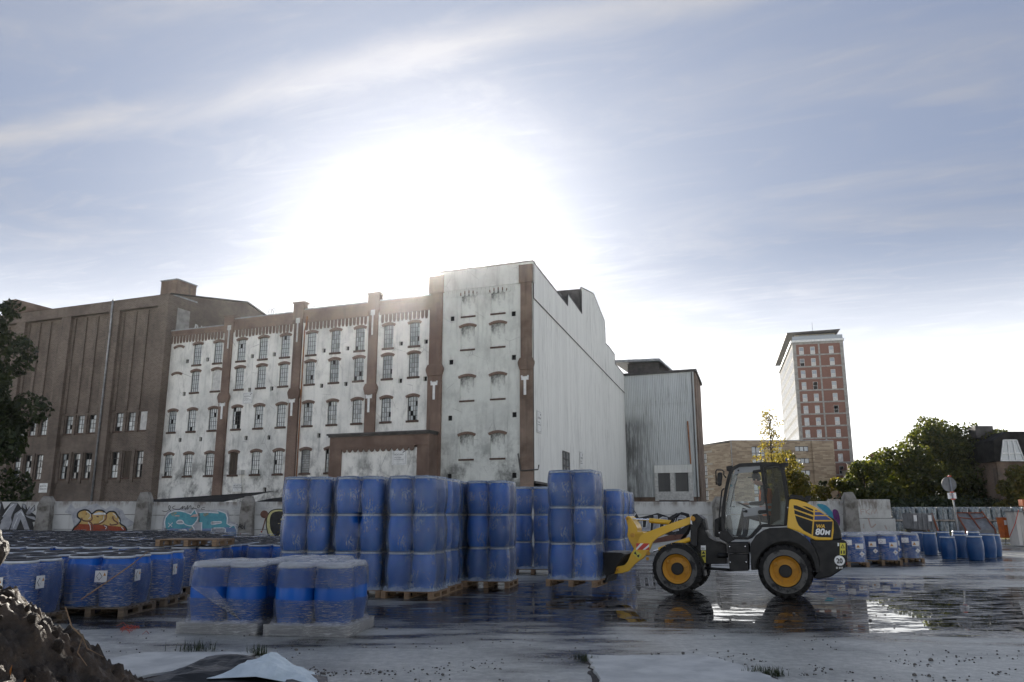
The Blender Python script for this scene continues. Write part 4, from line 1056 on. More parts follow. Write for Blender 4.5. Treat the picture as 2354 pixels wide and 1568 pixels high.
for i in range(len(PL) - 1):
    x0, x1 = PL[i] + 0.02, PL[i + 1] - 0.02
    dz = rnd.uniform(-0.02, 0.02)
    for k in range(4):
        m = MB(); y = rnd.uniform(-0.006, 0.006)
        m.box(x0, x1, y, 0.16, ZJ[k] + (0.008 if k else -0.02) + dz, ZJ[k + 1] - 0.008 + dz)
        m.build('panel', MAT['wall_concrete'], gw, bevel=0.012, seg=1)
for k in range(3):
    me = rough_box_mesh('post', 0.66, 0.52, 0.62, 0.5, 2.62, MAT['post_concrete'], 3.3 * k, 0.035)
    for i, px in enumerate(PL):
        if i % 3 == k and 2.5 < abs(px - 6.5) and px != 2.0 and px != -2.6: inst('post', me, gw, (px, -0.12, 0), (0, 0, 0.05 * (i % 3 - 1)), (1, 1, 0.94 + 0.07 * (i % 2)))

# ---- spray paint, laid as thin coats on the planks
def paint(name, c1, c2=None, scale=3.0, stretch=(1, 1, 1), lo=0.35, hi=0.65):
    """faded spray paint, worn through to the concrete in places"""
    m = pm(name, c1, c2, scale, 0.75, stretch=stretch, lo=lo, hi=hi); MAT[name] = m
    nt = m.node_tree; g = G(nt); out = next(n for n in nt.nodes if n.type == 'OUTPUT_MATERIAL'); sh = out.inputs[0].links[0].from_socket
    a = g.ramp(g.noise(2.2, 8, 0.7), 0.50, 0.78); b = g.ramp(g.noise(14, 6, 0.7, g.map((1, 1, 0.3))), 0.55, 0.75)
    f = g.math('ADD', g.math('MULTIPLY', a, 0.55), g.math('MULTIPLY', b, 0.35), True)
    tr = g.N.new('ShaderNodeBsdfTransparent'); mx = g.N.new('ShaderNodeMixShader')
    nt.links.new(f, mx.inputs[0]); nt.links.new(sh, mx.inputs[1]); nt.links.new(tr.outputs[0], mx.inputs[2]); nt.links.new(mx.outputs[0], out.inputs[0])
paint('sp_black', (0.014, 0.014, 0.016), (0.03, 0.03, 0.032)); paint('sp_white', (0.72, 0.74, 0.74), (0.55, 0.58, 0.6)); paint('sp_silver', (0.36, 0.37, 0.39), (0.26, 0.27, 0.29))
paint('sp_teal', (0.075, 0.27, 0.33), (0.11, 0.35, 0.40)); paint('sp_violet', (0.14, 0.20, 0.36), (0.18, 0.27, 0.40)); paint('sp_gold', (0.48, 0.30, 0.09), (0.52, 0.38, 0.15)); paint('sp_red', (0.30, 0.055, 0.02), (0.24, 0.045, 0.02))
paint('sp_cream', (0.58, 0.55, 0.26), (0.5, 0.46, 0.2)); paint('sp_brown', (0.16, 0.075, 0.05), (0.12, 0.055, 0.04)); paint('sp_pink', (0.52, 0.30, 0.25), (0.5, 0.40, 0.36)); paint('sp_haze', (0.30, 0.31, 0.33), (0.42, 0.43, 0.44)); paint('sp_blue', (0.03, 0.2, 0.36), (0.05, 0.28, 0.33)); paint('sp_purple', (0.14, 0.03, 0.16), (0.10, 0.02, 0.12))
def smooth_loop(pts, k=3):
    """closed Catmull-Rom curve through the points"""
    out = []; n = len(pts)
    for i in range(n):
        p0, p1, p2, p3 = (Vector(pts[(i + q - 1) % n]) for q in range(4))
        for j in range(k):
            t = j / k
            out.append(0.5 * ((2 * p1) + (p2 - p0) * t + (2 * p0 - 5 * p1 + 4 * p2 - p3) * t * t + (3 * p1 - p0 - 3 * p2 + p3) * t ** 3))
    return [(p.x, p.y) for p in out]
def curve_open(pts, k=4):
    q = [pts[0]] + list(pts) + [pts[-1]]; out = []
    for i in range(1, len(q) - 2):
        p0, p1, p2, p3 = (Vector(q[i + d]) for d in (-1, 0, 1, 2))
        for j in range(k):
            t = j / k
            out.append(0.5 * ((2 * p1) + (p2 - p0) * t + (2 * p0 - 5 * p1 + 4 * p2 - p3) * t * t + (3 * p1 - p0 - 3 * p2 + p3) * t ** 3))
    out.append(Vector(pts[-1])); return [(p.x, p.y) for p in out]
class Spray:
    """coats of paint on the wall face, pixel tracings turned into metres on the wall plane"""
    def __init__(s, conv, parent, y0=-0.010): s.conv = conv; s.par = parent; s.y = y0; s.first = None
    def P(s, pts): return [s.conv(*p) for p in pts]
    def _put(s, mb, mat, label=None):
        o = mb.build('graffiti', MAT[mat], s.par if s.first is None else s.first)
        if s.first is None: s.first = o; tag(o, label)
        s.y -= 0.0012; return o
    def fill(s, pts, mat, label=None, smooth=True, grow=1.0):
        q = s.P(pts)
        if smooth: q = smooth_loop(q)
        if grow != 1.0:
            c = Vector((sum(p[0] for p in q) / len(q), sum(p[1] for p in q) / len(q))); q = [((p[0] - c.x) * grow + c.x, (p[1] - c.y) * grow + c.y) for p in q]
        q = [(p[0], max(0.02, p[1])) for p in q]
        bm = bmesh.new(); vs = [bm.verts.new((p[0], s.y, p[1])) for p in q]
        es = [bm.edges.new((vs[i], vs[(i + 1) % len(vs)])) for i in range(len(vs))]
        bmesh.ops.triangle_fill(bm, edges=es, use_beauty=True)
        for f in bm.faces:
            if f.normal.y > 0: f.normal_flip()
        me = bpy.data.meshes.new('graffiti'); bm.to_mesh(me); bm.free(); me.materials.append(MAT[mat])
        o = inst('graffiti', me, s.par if s.first is None else s.first)
        if s.first is None: s.first = o; tag(o, label)
        s.y -= 0.0012; return o
    def line(s, strokes, w, mat, closed=False, smooth=True, label=None):
        mb = MB()
        for st in strokes:
            q = s.P(st)
            if closed: q = smooth_loop(q) if smooth else q; q = q + [q[0], q[1]]
            elif smooth and len(q) > 2: q = curve_open(q)
            L_ = []; R_ = []
            for i, p in enumerate(q):
                a = Vector(q[max(i - 1, 0)]); b = Vector(q[min(i + 1, len(q) - 1)]); d = (b - a)
                d = d.normalized() if d.length > 1e-6 else Vector((1, 0)); n = Vector((-d.y, d.x)) * w / 2
                L_.append((p[0] + n.x, s.y, p[1] + n.y)); R_.append((p[0] - n.x, s.y, p[1] - n.y))
            for i in range(len(q) - 1): mb.quad(R_[i], R_[i + 1], L_[i + 1], L_[i])
        return s._put(mb, mat, label)
def conv_zoom(ox, oy, sc, Y=YW):
    def c(x, y):
        p = atY((ox + x / sc) / 1.7407, (oy + y / sc) / 1.7407, Y); return (p.x, p.z)
    return c
# teal S and B
c2 = conv_zoom(600, 1970, 3.923)
sp = Spray(c2, gw)
S_OUT = [(300, 640), (240, 560), (232, 470), (245, 400), (300, 330), (380, 295), (470, 290), (560, 310), (645, 345), (670, 310), (706, 270), (740, 340), (765, 380), (740, 440), (690, 505), (660, 525), (690, 560), (712, 640), (700, 720), (500, 760), (320, 740)]
B_OUT = [(770, 475), (768, 320), (860, 312), (960, 315), (1080, 325), (1048, 282), (1130, 305), (1195, 330), (1218, 400), (1210, 490), (1260, 520), (1330, 520), (1365, 600), (1360, 720), (1000, 760), (806, 740), (812, 600), (815, 475)]
sp.fill([(200, 660), (190, 520), (230, 370), (330, 270), (520, 250), (690, 250), (900, 280), (1100, 260), (1230, 290), (1260, 440), (1380, 500), (1420, 640), (1400, 720), (300, 740)], 'sp_haze', 'large teal and white graffiti letters S and B on the concrete wall')
sp.fill(S_OUT, 'sp_teal', smooth=False); sp.fill(B_OUT, 'sp_teal', smooth=False)
sp.fill([(285, 600), (330, 560), (480, 570), (600, 555), (700, 575), (712, 640), (700, 720), (500, 760), (320, 740)], 'sp_violet', smooth=False); sp.fill([(812, 570), (1000, 560), (1200, 545), (1345, 560), (1365, 600), (1360, 720), (1000, 760), (806, 740)], 'sp_violet', smooth=False)
for hole in ([(418, 470), (450, 440), (500, 440), (528, 470), (522, 490), (450, 492)], [(458, 600), (500, 585), (560, 588), (582, 605), (560, 635), (470, 632)], [(970, 465), (1050, 462), (1115, 460), (1118, 480), (1050, 492), (972, 500)], [(975, 570), (1080, 558), (1170, 562), (1185, 600), (1165, 640), (1060, 645), (985, 640)]):
    sp.fill(hole, 'sp_silver'); sp.line([hole], 0.045, 'sp_white', True)
sp.line([S_OUT], 0.05, 'sp_white', True, False); sp.line([B_OUT], 0.05, 'sp_white', True, False)
sp.line([[(528, 480), (580, 515), (650, 525), (700, 495), (765, 400)], [(290, 480), (350, 540)], [(360, 475), (290, 545)], [(1250, 555), (1370, 480)], [(1250, 490), (1360, 520)]], 0.035, 'sp_white')
sp.fill([(380, 375), (410, 360), (465, 358), (470, 380)], 'sp_pink', smooth=False); sp.fill([(636, 385), (690, 345), (765, 345), (740, 385)], 'sp_pink', smooth=False)
circ = lambda x, y, r: [(x + r * math.cos(k * .785), y + r * math.sin(k * .785)) for k in range(8)]
sp.line([circ(365, 340, 20), circ(405, 325, 12), circ(865, 352, 18), circ(905, 340, 13), circ(662, 568, 16), circ(630, 588, 10)], 0.02, 'sp_gold', True)
# scribbled tag above
sp = Spray(c2, gw, -0.024)
sp.line([[(190, 290), (260, 300), (320, 250), (310, 205), (290, 240), (330, 290)], [(400, 210), (350, 240), (400, 265), (460, 270), (520, 215), (500, 265), (545, 220), (560, 270), (600, 200), (590, 270), (640, 205), (650, 265), (690, 230), (660, 265), (710, 250), (740, 260)], [(760, 200), (745, 230), (765, 245), (780, 215), (760, 198)], [(865, 235), (820, 245), (815, 270), (865, 265)]], 0.022, 'sp_black', label='looping black scribbled tag above the teal letters')
sp.line([[(1285, 200), (1300, 255), (1330, 230), (1350, 255), (1380, 225), (1400, 255)], [(1300, 290), (1410, 285)], [(1330, 320), (1400, 320)], [(1310, 360), (1410, 350)]], 0.016, 'sp_haze')
sp.line([[(1740, 260), (1800, 230), (1780, 270), (1830, 245), (1850, 265), (1870, 235), (1900, 250), (1930, 235)]], 0.016, 'sp_haze')
# yellow-edged G with lettering RAN
sp = Spray(c2, gw)
G_OUT = [(1880, 690), (1840, 600), (1825, 500), (1835, 400), (1880, 310), (1960, 270), (2080, 268), (2160, 300), (2210, 380), (2240, 520), (2230, 690), (2050, 740)]
sp.fill(G_OUT, 'sp_cream', 'black and yellow graffiti letter G beside the rough post'); sp.line([G_OUT], 0.05, 'sp_black', True)
sp.fill([(1960, 680), (1900, 600), (1880, 480), (1890, 380), (1930, 320), (2020, 295), (2110, 310), (2150, 350), (2130, 395), (2060, 410), (2060, 440), (2180, 440), (2230, 560), (2200, 680), (2090, 700), (2060, 640), (2010, 690)], 'sp_black')
sp.fill(circ(2085, 365, 14), 'sp_cream'); sp.line([[(2010, 490), (2060, 487), (2055, 640)]], 0.03, 'sp_cream', smooth=False)
o = inst('graffiti', text_mesh('RAN', 0.30, MAT['sp_cream'], shear=0.15, extrude=0.0005), sp.first, (*[(v) for v in (c2(2075, 635)[0], sp.y - 0.002, c2(2075, 635)[1])],), FLAT)
sp.fill(circ(1795, 345, 62), 'sp_brown'); sp.line([[(1820, 400), (1800, 470), (1765, 600)]], 0.06, 'sp_brown'); sp.fill(circ(1752, 618, 14), 'sp_red'); sp.fill(circ(2100, 240, 18), 'sp_brown'); sp.fill(circ(2150, 262, 16), 'sp_brown')
# yellow and red bubble letters
c1 = conv_zoom(0, 1970, 3.3629)
sp = Spray(c1, gw)
sp.fill([(870, 270), (960, 150), (1010, 220), (1300, 150), (1420, 230), (1500, 175), (1650, 240), (1690, 330), (1830, 420), (1700, 480), (1000, 480), (960, 300)], 'sp_haze', 'yellow over red bubble graffiti between two posts', smooth=False)
BE = [(985, 500), (1050, 430), (1090, 370), (1045, 330), (1055, 270), (1120, 238), (1190, 245), (1235, 290), (1300, 245), (1380, 245), (1430, 285), (1470, 260), (1540, 262), (1580, 310), (1615, 360), (1620, 420), (1690, 470), (1705, 540), (1680, 620), (1000, 620)]
sp.fill(BE, 'sp_gold'); sp.fill([(985, 500), (1050, 425), (1300, 432), (1620, 462), (1690, 475), (1705, 540), (1680, 620), (1000, 620)], 'sp_red', smooth=False)
sp.line([BE], 0.07, 'sp_black', True)
sp.line([[(1230, 300), (1240, 360), (1200, 385), (1120, 380), (1100, 340)], [(1200, 390), (1240, 430), (1245, 520)], [(1430, 290), (1425, 360), (1350, 420), (1260, 430)], [(1330, 330), (1300, 320)], [(1520, 320), (1530, 370), (1590, 420), (1500, 440), (1480, 420)], [(1160, 285), (1165, 300)], [(1380, 440), (1440, 450), (1450, 500)]], 0.06, 'sp_brown')
sp.line([[(1165, 255), (1215, 290), (1215, 335), (1190, 355)], [(1400, 310), (1390, 370), (1340, 405)], [(1520, 285), (1560, 310), (1565, 345)], [(1600, 360), (1610, 400)], [(1190, 405), (1215, 450), (1220, 510)], [(1405, 450), (1435, 465), (1420, 495)], [(1635, 465), (1665, 500)]], 0.03, 'sp_white')
sp.fill([(1255, 290), (1330, 268), (1420, 275), (1425, 300), (1260, 305)], 'sp_white', smooth=False)
# silver and black piece on the far left
sp = Spray(c1, gw)
sp.fill([(-160, 500), (-150, 200), (-40, 140), (30, 130), (60, 230), (150, 135), (240, 140), (290, 210), (300, 150), (350, 165), (370, 230), (400, 185), (410, 230), (470, 165), (478, 240), (430, 270), (480, 310), (500, 390), (440, 400), (470, 520), (-100, 540)], 'sp_black', 'silver and black angular graffiti at the left end of the wall', smooth=False)
for q in ([(-20, 500), (60, 300), (150, 150), (240, 145), (180, 260), (150, 330), (160, 400), (120, 500)], [(140, 500), (200, 290), (290, 225), (330, 300), (400, 500), (330, 500), (280, 360), (220, 500)], [(300, 155), (345, 170), (345, 230), (310, 200)], [(350, 290), (405, 190), (415, 245), (468, 175), (465, 235), (420, 280), (375, 300)], [(340, 310), (470, 330), (490, 380), (380, 340)], [(-150, 480), (-130, 220), (-60, 150), (20, 150), (-10, 300), (-60, 480)], [(10, 390), (60, 330), (170, 320), (90, 345), (60, 390)]):
    sp.fill(q, 'sp_silver', smooth=False)
sp.line([[(40, 330), (110, 230), (190, 160)], [(230, 300), (285, 260), (320, 320)], [(-120, 300), (-60, 180)], [(180, 480), (240, 340)]], 0.03, 'sp_white')
# black and grey word beside the loader arm
c3 = conv_zoom(2350, 1800, 2.14)
sp = Spray(c3, gw)
sp.fill([(275, 700), (285, 520), (330, 510), (345, 560), (400, 515), (440, 580), (530, 560), (600, 540), (700, 575), (760, 540), (850, 560), (880, 640), (860, 720), (760, 740), (640, 720), (560, 760), (440, 745), (350, 790)], 'sp_black', 'black outlined grey graffiti word ending beside the loader arm', smooth=False)
sp.fill([(285, 730), (350, 790), (440, 745), (560, 770), (690, 730), (860, 720), (840, 760), (560, 800), (360, 800)], 'sp_brown', smooth=False)
for q in ([(290, 690), (300, 530), (325, 525), (330, 690)], [(335, 600), (395, 530), (415, 545), (365, 610), (420, 690), (380, 700)], [(430, 690), (440, 590), (470, 585), (470, 665), (500, 665), (510, 585), (540, 590), (535, 690)], [(560, 690), (565, 560), (595, 560), (600, 600), (640, 575), (680, 580), (690, 690), (660, 690), (650, 620), (620, 625), (610, 690)], [(720, 650), (740, 570), (800, 550), (850, 580), (850, 640), (800, 670), (770, 640), (810, 625), (815, 590), (770, 590), (760, 640), (780, 690), (730, 700)]):
    sp.fill(q, 'sp_silver', smooth=False); sp.line([q], 0.03, 'sp_white', True, False)
sp.line([[(720, 590), (780, 545), (840, 560), (860, 620)]], 0.05, 'sp_black')
sp.fill([(1960, 470), (2040, 475), (2110, 560), (2120, 640), (2060, 560)], 'sp_blue'); sp.fill([(2095, 520), (2140, 520), (2160, 600), (2150, 660), (2120, 640)], 'sp_purple')
# small tags on posts
sp = Spray(c2, gw, -0.47)
sp.line([[(1435, 560), (1470, 490), (1475, 560)], [(1445, 535), (1480, 530)], [(1490, 510), (1520, 540), (1495, 570), (1490, 510)], [(1535, 580), (1545, 470)]], 0.03, 'sp_black', label='black tag sprayed on the rough post')
sp.fill(circ(1472, 650, 12), 'sp_red')

# ------------------------------------------------------------------ second wall panel on the right
w2 = empty('concrete_panel', (0, 60, 0), 0, 'freestanding grey concrete panel wall with faint red spray behind the loader', 'wall')
xa, xb = atY(1905, 1150, 60).x, atY(2053, 1150, 60).x
for z0, z1 in ((-0.02, 1.36), (1.38, 2.76)):
    m = MB(); m.box(xa, xb - (0.0 if z0 < 1 else 0.25), 0, 0.3, z0, z1); m.build('panel', MAT['wall_concrete'], w2, bevel=0.02, seg=1)
sp = Spray(conv_zoom(3400, 1650, 2.24, 60.0), w2, -0.004)
MAT['sp_faint'] = pm('sp_faint', (0.42, 0.27, 0.22), (0.38, 0.36, 0.33), 4.0, 0.8)
sp.line([[(95, 870), (100, 915)], [(95, 870), (130, 868)], [(95, 892), (125, 890)], [(140, 870), (145, 915)], [(175, 868), (145, 892), (180, 915)], [(190, 915), (205, 870), (220, 910)], [(225, 905), (235, 870), (245, 905)]], 0.05, 'sp_faint', label='faint red lettering on the grey panel')
sp.line([[(120, 1000), (122, 1040)], [(165, 950), (190, 1030), (230, 1000)], [(310, 1010), (330, 1050)]], 0.10, 'sp_faint')

# ------------------------------------------------------------------ drums, pallets, film
def drum_body_mat():
    m, nt, p, out = _new('drum_blue'); g = G(nt)
    k = g.math('ADD', g.math('MULTIPLY', g.rand(), 0.5), 0.75)
    cc = g.N.new('ShaderNodeCombineColor')
    for i in range(3): nt.links.new(k, cc.inputs[i])
    c = g.mix(g.ramp(g.noise(5, 6, 0.6), 0.45, 0.75), (0.006, 0.105, 0.45), (0.010, 0.125, 0.45))
    c = g.mix(1.0, c, cc.outputs[0], 'MULTIPLY')
    c = g.mix(g.math('MULTIPLY', g.ramp(g.noise(9, 7, 0.65, g.map((1, 1, 0.35))), 0.6, 0.8), 0.35), c, (0.12, 0.16, 0.22))
    nt.links.new(c, p.inputs['Base Color']); nt.links.new(g.ramp(g.noise(12, 5), 0.3, 0.7, 0.28, 0.45), p.inputs['Roughness']); p.inputs['Specular IOR Level'].default_value = 0.35
    nt.links.new(g.bump(g.noise(30, 4), 0.08, 0.01), p.inputs['Normal']); return m
MAT['drum_blue'] = drum_body_mat()
MAT['drum_deep'] = pm('drum_deep', (0.005, 0.050, 0.165), (0.007, 0.065, 0.19), 4, 0.38, 0.5, vary=0.3)
MAT['lid_black'] = pm('lid_black', (0.012, 0.012, 0.014), (0.03, 0.03, 0.032), 6, 0.28, 0.5)
MAT['lid_blue'] = pm('lid_blue', (0.05, 0.10, 0.22), (0.07, 0.13, 0.26), 6, 0.4)
MAT['lid_white'] = pm('lid_white', (0.66, 0.68, 0.70), (0.5, 0.53, 0.56), 6, 0.4)
MAT['ring_steel'] = pm('ring_steel', (0.62, 0.65, 0.67), (0.48, 0.51, 0.53), 8, 0.35, 0.5, metal=0.2)
MAT['wood'] = pm('wood', (0.30, 0.20, 0.115), (0.19, 0.125, 0.075), 3, 0.75, stretch=(1, 5, 5), bump=0.25, vary=0.35)
MAT['wood_wet'] = pm('wood_wet', (0.12, 0.085, 0.055), (0.20, 0.15, 0.10), 3, 0.6, stretch=(1, 5, 5), bump=0.25, vary=0.4)
MAT['wood_grey'] = pm('wood_grey', (0.34, 0.31, 0.27), (0.22, 0.19, 0.16), 3, 0.7, stretch=(1, 5, 5), bump=0.25, vary=0.3)
def drum_profile(R, H):
    k = R
    return [(k * .80, 0), (k * .86, .012 * H), (k * .87, .04 * H), (k * .89, .10 * H), (k * .955, .24 * H), (k * .99, .38 * H), (k, .50 * H), (k * .99, .62 * H), (k * .955, .76 * H), (k * .88, .88 * H), (k * .85, .915 * H), (k * .85, .955 * H), (k * .83, .96 * H)]
def drum_meshes(R, H, body, lid, n=28):
    b = MB().lathe(drum_profile(R, H), n).mesh('drum', MAT[body], smooth=True, angle=50)
    r = MB().lathe([(R * .85, .925 * H), (R * .90, .93 * H), (R * .915, .95 * H), (R * .90, .972 * H), (R * .84, .978 * H)], n, cap=False).mesh('clamp_ring', MAT['ring_steel'], smooth=True)
    l = MB().lathe([(R * .86, .955 * H), (R * .87, .985 * H), (R * .84, H), (R * .74, H), (R * .70, .985 * H), (R * .4, .99 * H), (R * .02, .992 * H)], n).mesh('lid', MAT[lid], smooth=True, angle=40)
    return b, r, l
D_STACK = drum_meshes(0.257, 0.765, 'drum_blue', 'lid_blue'); D_FIELD = drum_meshes(0.285, 0.84, 'drum_blue', 'lid_black', 24)
D_FRONT = drum_meshes(0.285, 0.82, 'drum_blue', 'lid_white', 32); D_FREE = drum_meshes(0.30, 0.90, 'drum_deep', 'lid_blue', 28)
def drum(ms, loc, label, group, rz=0.0):
    o = inst('drum', ms[0], None, loc, (0, 0, rz)); inst('clamp_ring', ms[1], o); inst('lid', ms[2], o)
    return tag(o, label, 'drum', group)
def pallet_root(W, D, mat):
    """deck boards along x, three runners with blocks, bottom boards"""
    def make(loc, rz, label, group=None, mesh=make_p(W, D, mat)):
        o = empty('pallet', loc, rz, label, 'pallet', group)
        for nm, me, p in mesh: inst(nm, me, o, p)
        return o
    return make
def make_p(W, D, mat):
    m = MAT[mat]; out = []
    db = MB().box(-W / 2, W / 2, -0.05, 0.05, 0, 0.022).mesh('deck_board', m, bevel=0.003, seg=1)
    n = int(D / 0.135)
    for k in range(n): out.append(('deck_board', db, (0, -D / 2 + 0.05 + k * (D - 0.1) / (n - 1), 0.122)))
    st = MB().box(-0.05, 0.05, -D / 2, D / 2, 0, 0.022).mesh('stringer_board', m)
    bl = MB().box(-0.05, 0.05, -0.07, 0.07, 0, 0.078).mesh('block', m, bevel=0.003, seg=1)
    bt = MB().box(-0.05, 0.05, -D / 2, D / 2, 0, 0.022).mesh('bottom_board', m)
    for x in (-W / 2 + 0.05, 0, W / 2 - 0.05):
        out.append(('stringer_board', st, (x, 0, 0.1))); out.append(('bottom_board', bt, (x, 0, 0.0)))
        for y in (-D / 2 + 0.07, 0, D / 2 - 0.07): out.append(('block', bl, (x, y, 0.022)))
    return out
PALLET = pallet_root(1.10, 1.10, 'wood'); PALLET_WET = pallet_root(1.2, 1.2, 'wood_wet'); PALLET_GREY = pallet_root(1.22, 1.12, 'wood_grey')
PTOP = 0.144

def film_mat(name, amount, tint, streak, bumpiness, horiz, low=None, high=None):
    """clear polythene: mostly see-through, milky where it is gathered, sharp little wrinkles"""
    m, nt, p, out = _new(name); g = G(nt)
    sc = (1.0, 1.0, 20.0) if horiz else (2.2, 2.2, 0.8)
    co = g.map(sc)
    wob = g.noise(1.6, 3, 0.5, col=True)
    mixv = g.N.new('ShaderNodeVectorMath'); mixv.operation = 'MULTIPLY_ADD'
    nt.links.new(wob, mixv.inputs[0]); mixv.inputs[1].default_value = (0.8, 0.8, 0.8); nt.links.new(co, mixv.inputs[2])
    w1 = g.noise(7.0, 8, 0.62, mixv.outputs[0], 0.4); w2 = g.noise(19.0, 6, 0.6, mixv.outputs[0], 0.6)
    rid = g.math('ABSOLUTE', g.math('SUBTRACT', w1, 0.5))
    area = g.ramp(g.noise(1.1, 4, 0.5), 0.36, 0.66)
    if horiz:
        line = g.ramp(w1, 0.50, 0.66); op = g.math('MULTIPLY', line, g.math('ADD', g.math('MULTIPLY', area, 0.62 * streak), 0.10))
    else:
        crease_glint = g.ramp(rid, 0.045, 0.0); ar2 = g.ramp(g.noise(2.3, 4, 0.5, g.map((1, 1, 0.7), (3, 1, 2))), 0.46, 0.66); op = g.math('ADD', g.math('MULTIPLY', area, 0.10 * streak), g.math('MULTIPLY', g.math('MULTIPLY', crease_glint, ar2), 0.50 * streak))  # milky folds; wrinkle glints put into the film as pale opaque lines
    op = g.math('ADD', op, amount, True)
    zc = g.sep()[2]; rag = g.noise(6.0, 5, 0.6)                         # gathered, doubled film at hem and crown
    for lim in (low, high):
        if lim: op = g.math('ADD', op, g.math('MULTIPLY', g.ramp(g.math('ADD', zc, g.math('MULTIPLY', g.math('SUBTRACT', rag, 0.5), lim[3])), lim[0], lim[1]), lim[2]), True)
    nt.links.new(g.bump(g.math('ADD', g.math('MULTIPLY', w1, 1.0), g.math('MULTIPLY', w2, 0.25)), bumpiness, 0.03), p.inputs['Normal'])
    p.inputs['Base Color'].default_value = (*tint, 1); p.inputs['Roughness'].default_value = 0.14
    p.inputs['Specular IOR Level'].default_value = 0.6
    tl = g.N.new('ShaderNodeBsdfTranslucent'); tl.inputs[0].default_value = (*tint, 1)
    a = g.N.new('ShaderNodeMixShader'); a.inputs[0].default_value = 0.35; nt.links.new(p.outputs[0], a.inputs[1]); nt.links.new(tl.outputs[0], a.inputs[2])
    tr = g.N.new('ShaderNodeBsdfTransparent'); tr.inputs[0].default_value = (0.97, 0.98, 0.99, 1)
    gl = g.N.new('ShaderNodeBsdfGlossy'); gl.inputs['Roughness'].default_value = 0.06
    nt.links.new(p.inputs['Normal'].links[0].from_socket, gl.inputs['Normal'])
    fr = g.N.new('ShaderNodeFresnel'); fr.inputs['IOR'].default_value = 1.33; nt.links.new(p.inputs['Normal'].links[0].from_socket, fr.inputs['Normal'])
    sk = g.N.new('ShaderNodeMixShader'); nt.links.new(fr.outputs[0], sk.inputs[0]); nt.links.new(tr.outputs[0], sk.inputs[1]); nt.links.new(gl.outputs[0], sk.inputs[2])
    b = g.N.new('ShaderNodeMixShader'); nt.links.new(op, b.inputs[0]); nt.links.new(sk.outputs[0], b.inputs[1]); nt.links.new(a.outputs[0], b.inputs[2])
    nt.links.new(b.outputs[0], out.inputs[0]); return m
MAT['film_hood'] = film_mat('film_hood', 0.075, (0.56, 0.66, 0.76), 1.0, 0.9, False, (0.13, 0.0, 0.45, 0.25), (2.22, 2.31, 0.28, 0.25))
MAT['film_wrap'] = film_mat('film_wrap', 0.08, (0.88, 0.90, 0.91), 1.5, 0.8, True)
MAT['film_front'] = film_mat('film_front', 0.06, (0.88, 0.90, 0.92), 0.9, 0.8, True, (0.08, 0.0, 0.4, 0.1), (0.72, 0.82, 0.30, 0.15))
MAT['film_skirt'] = film_mat('film_skirt', 0.42, (0.80, 0.81, 0.80), 1.0, 0.6, True)
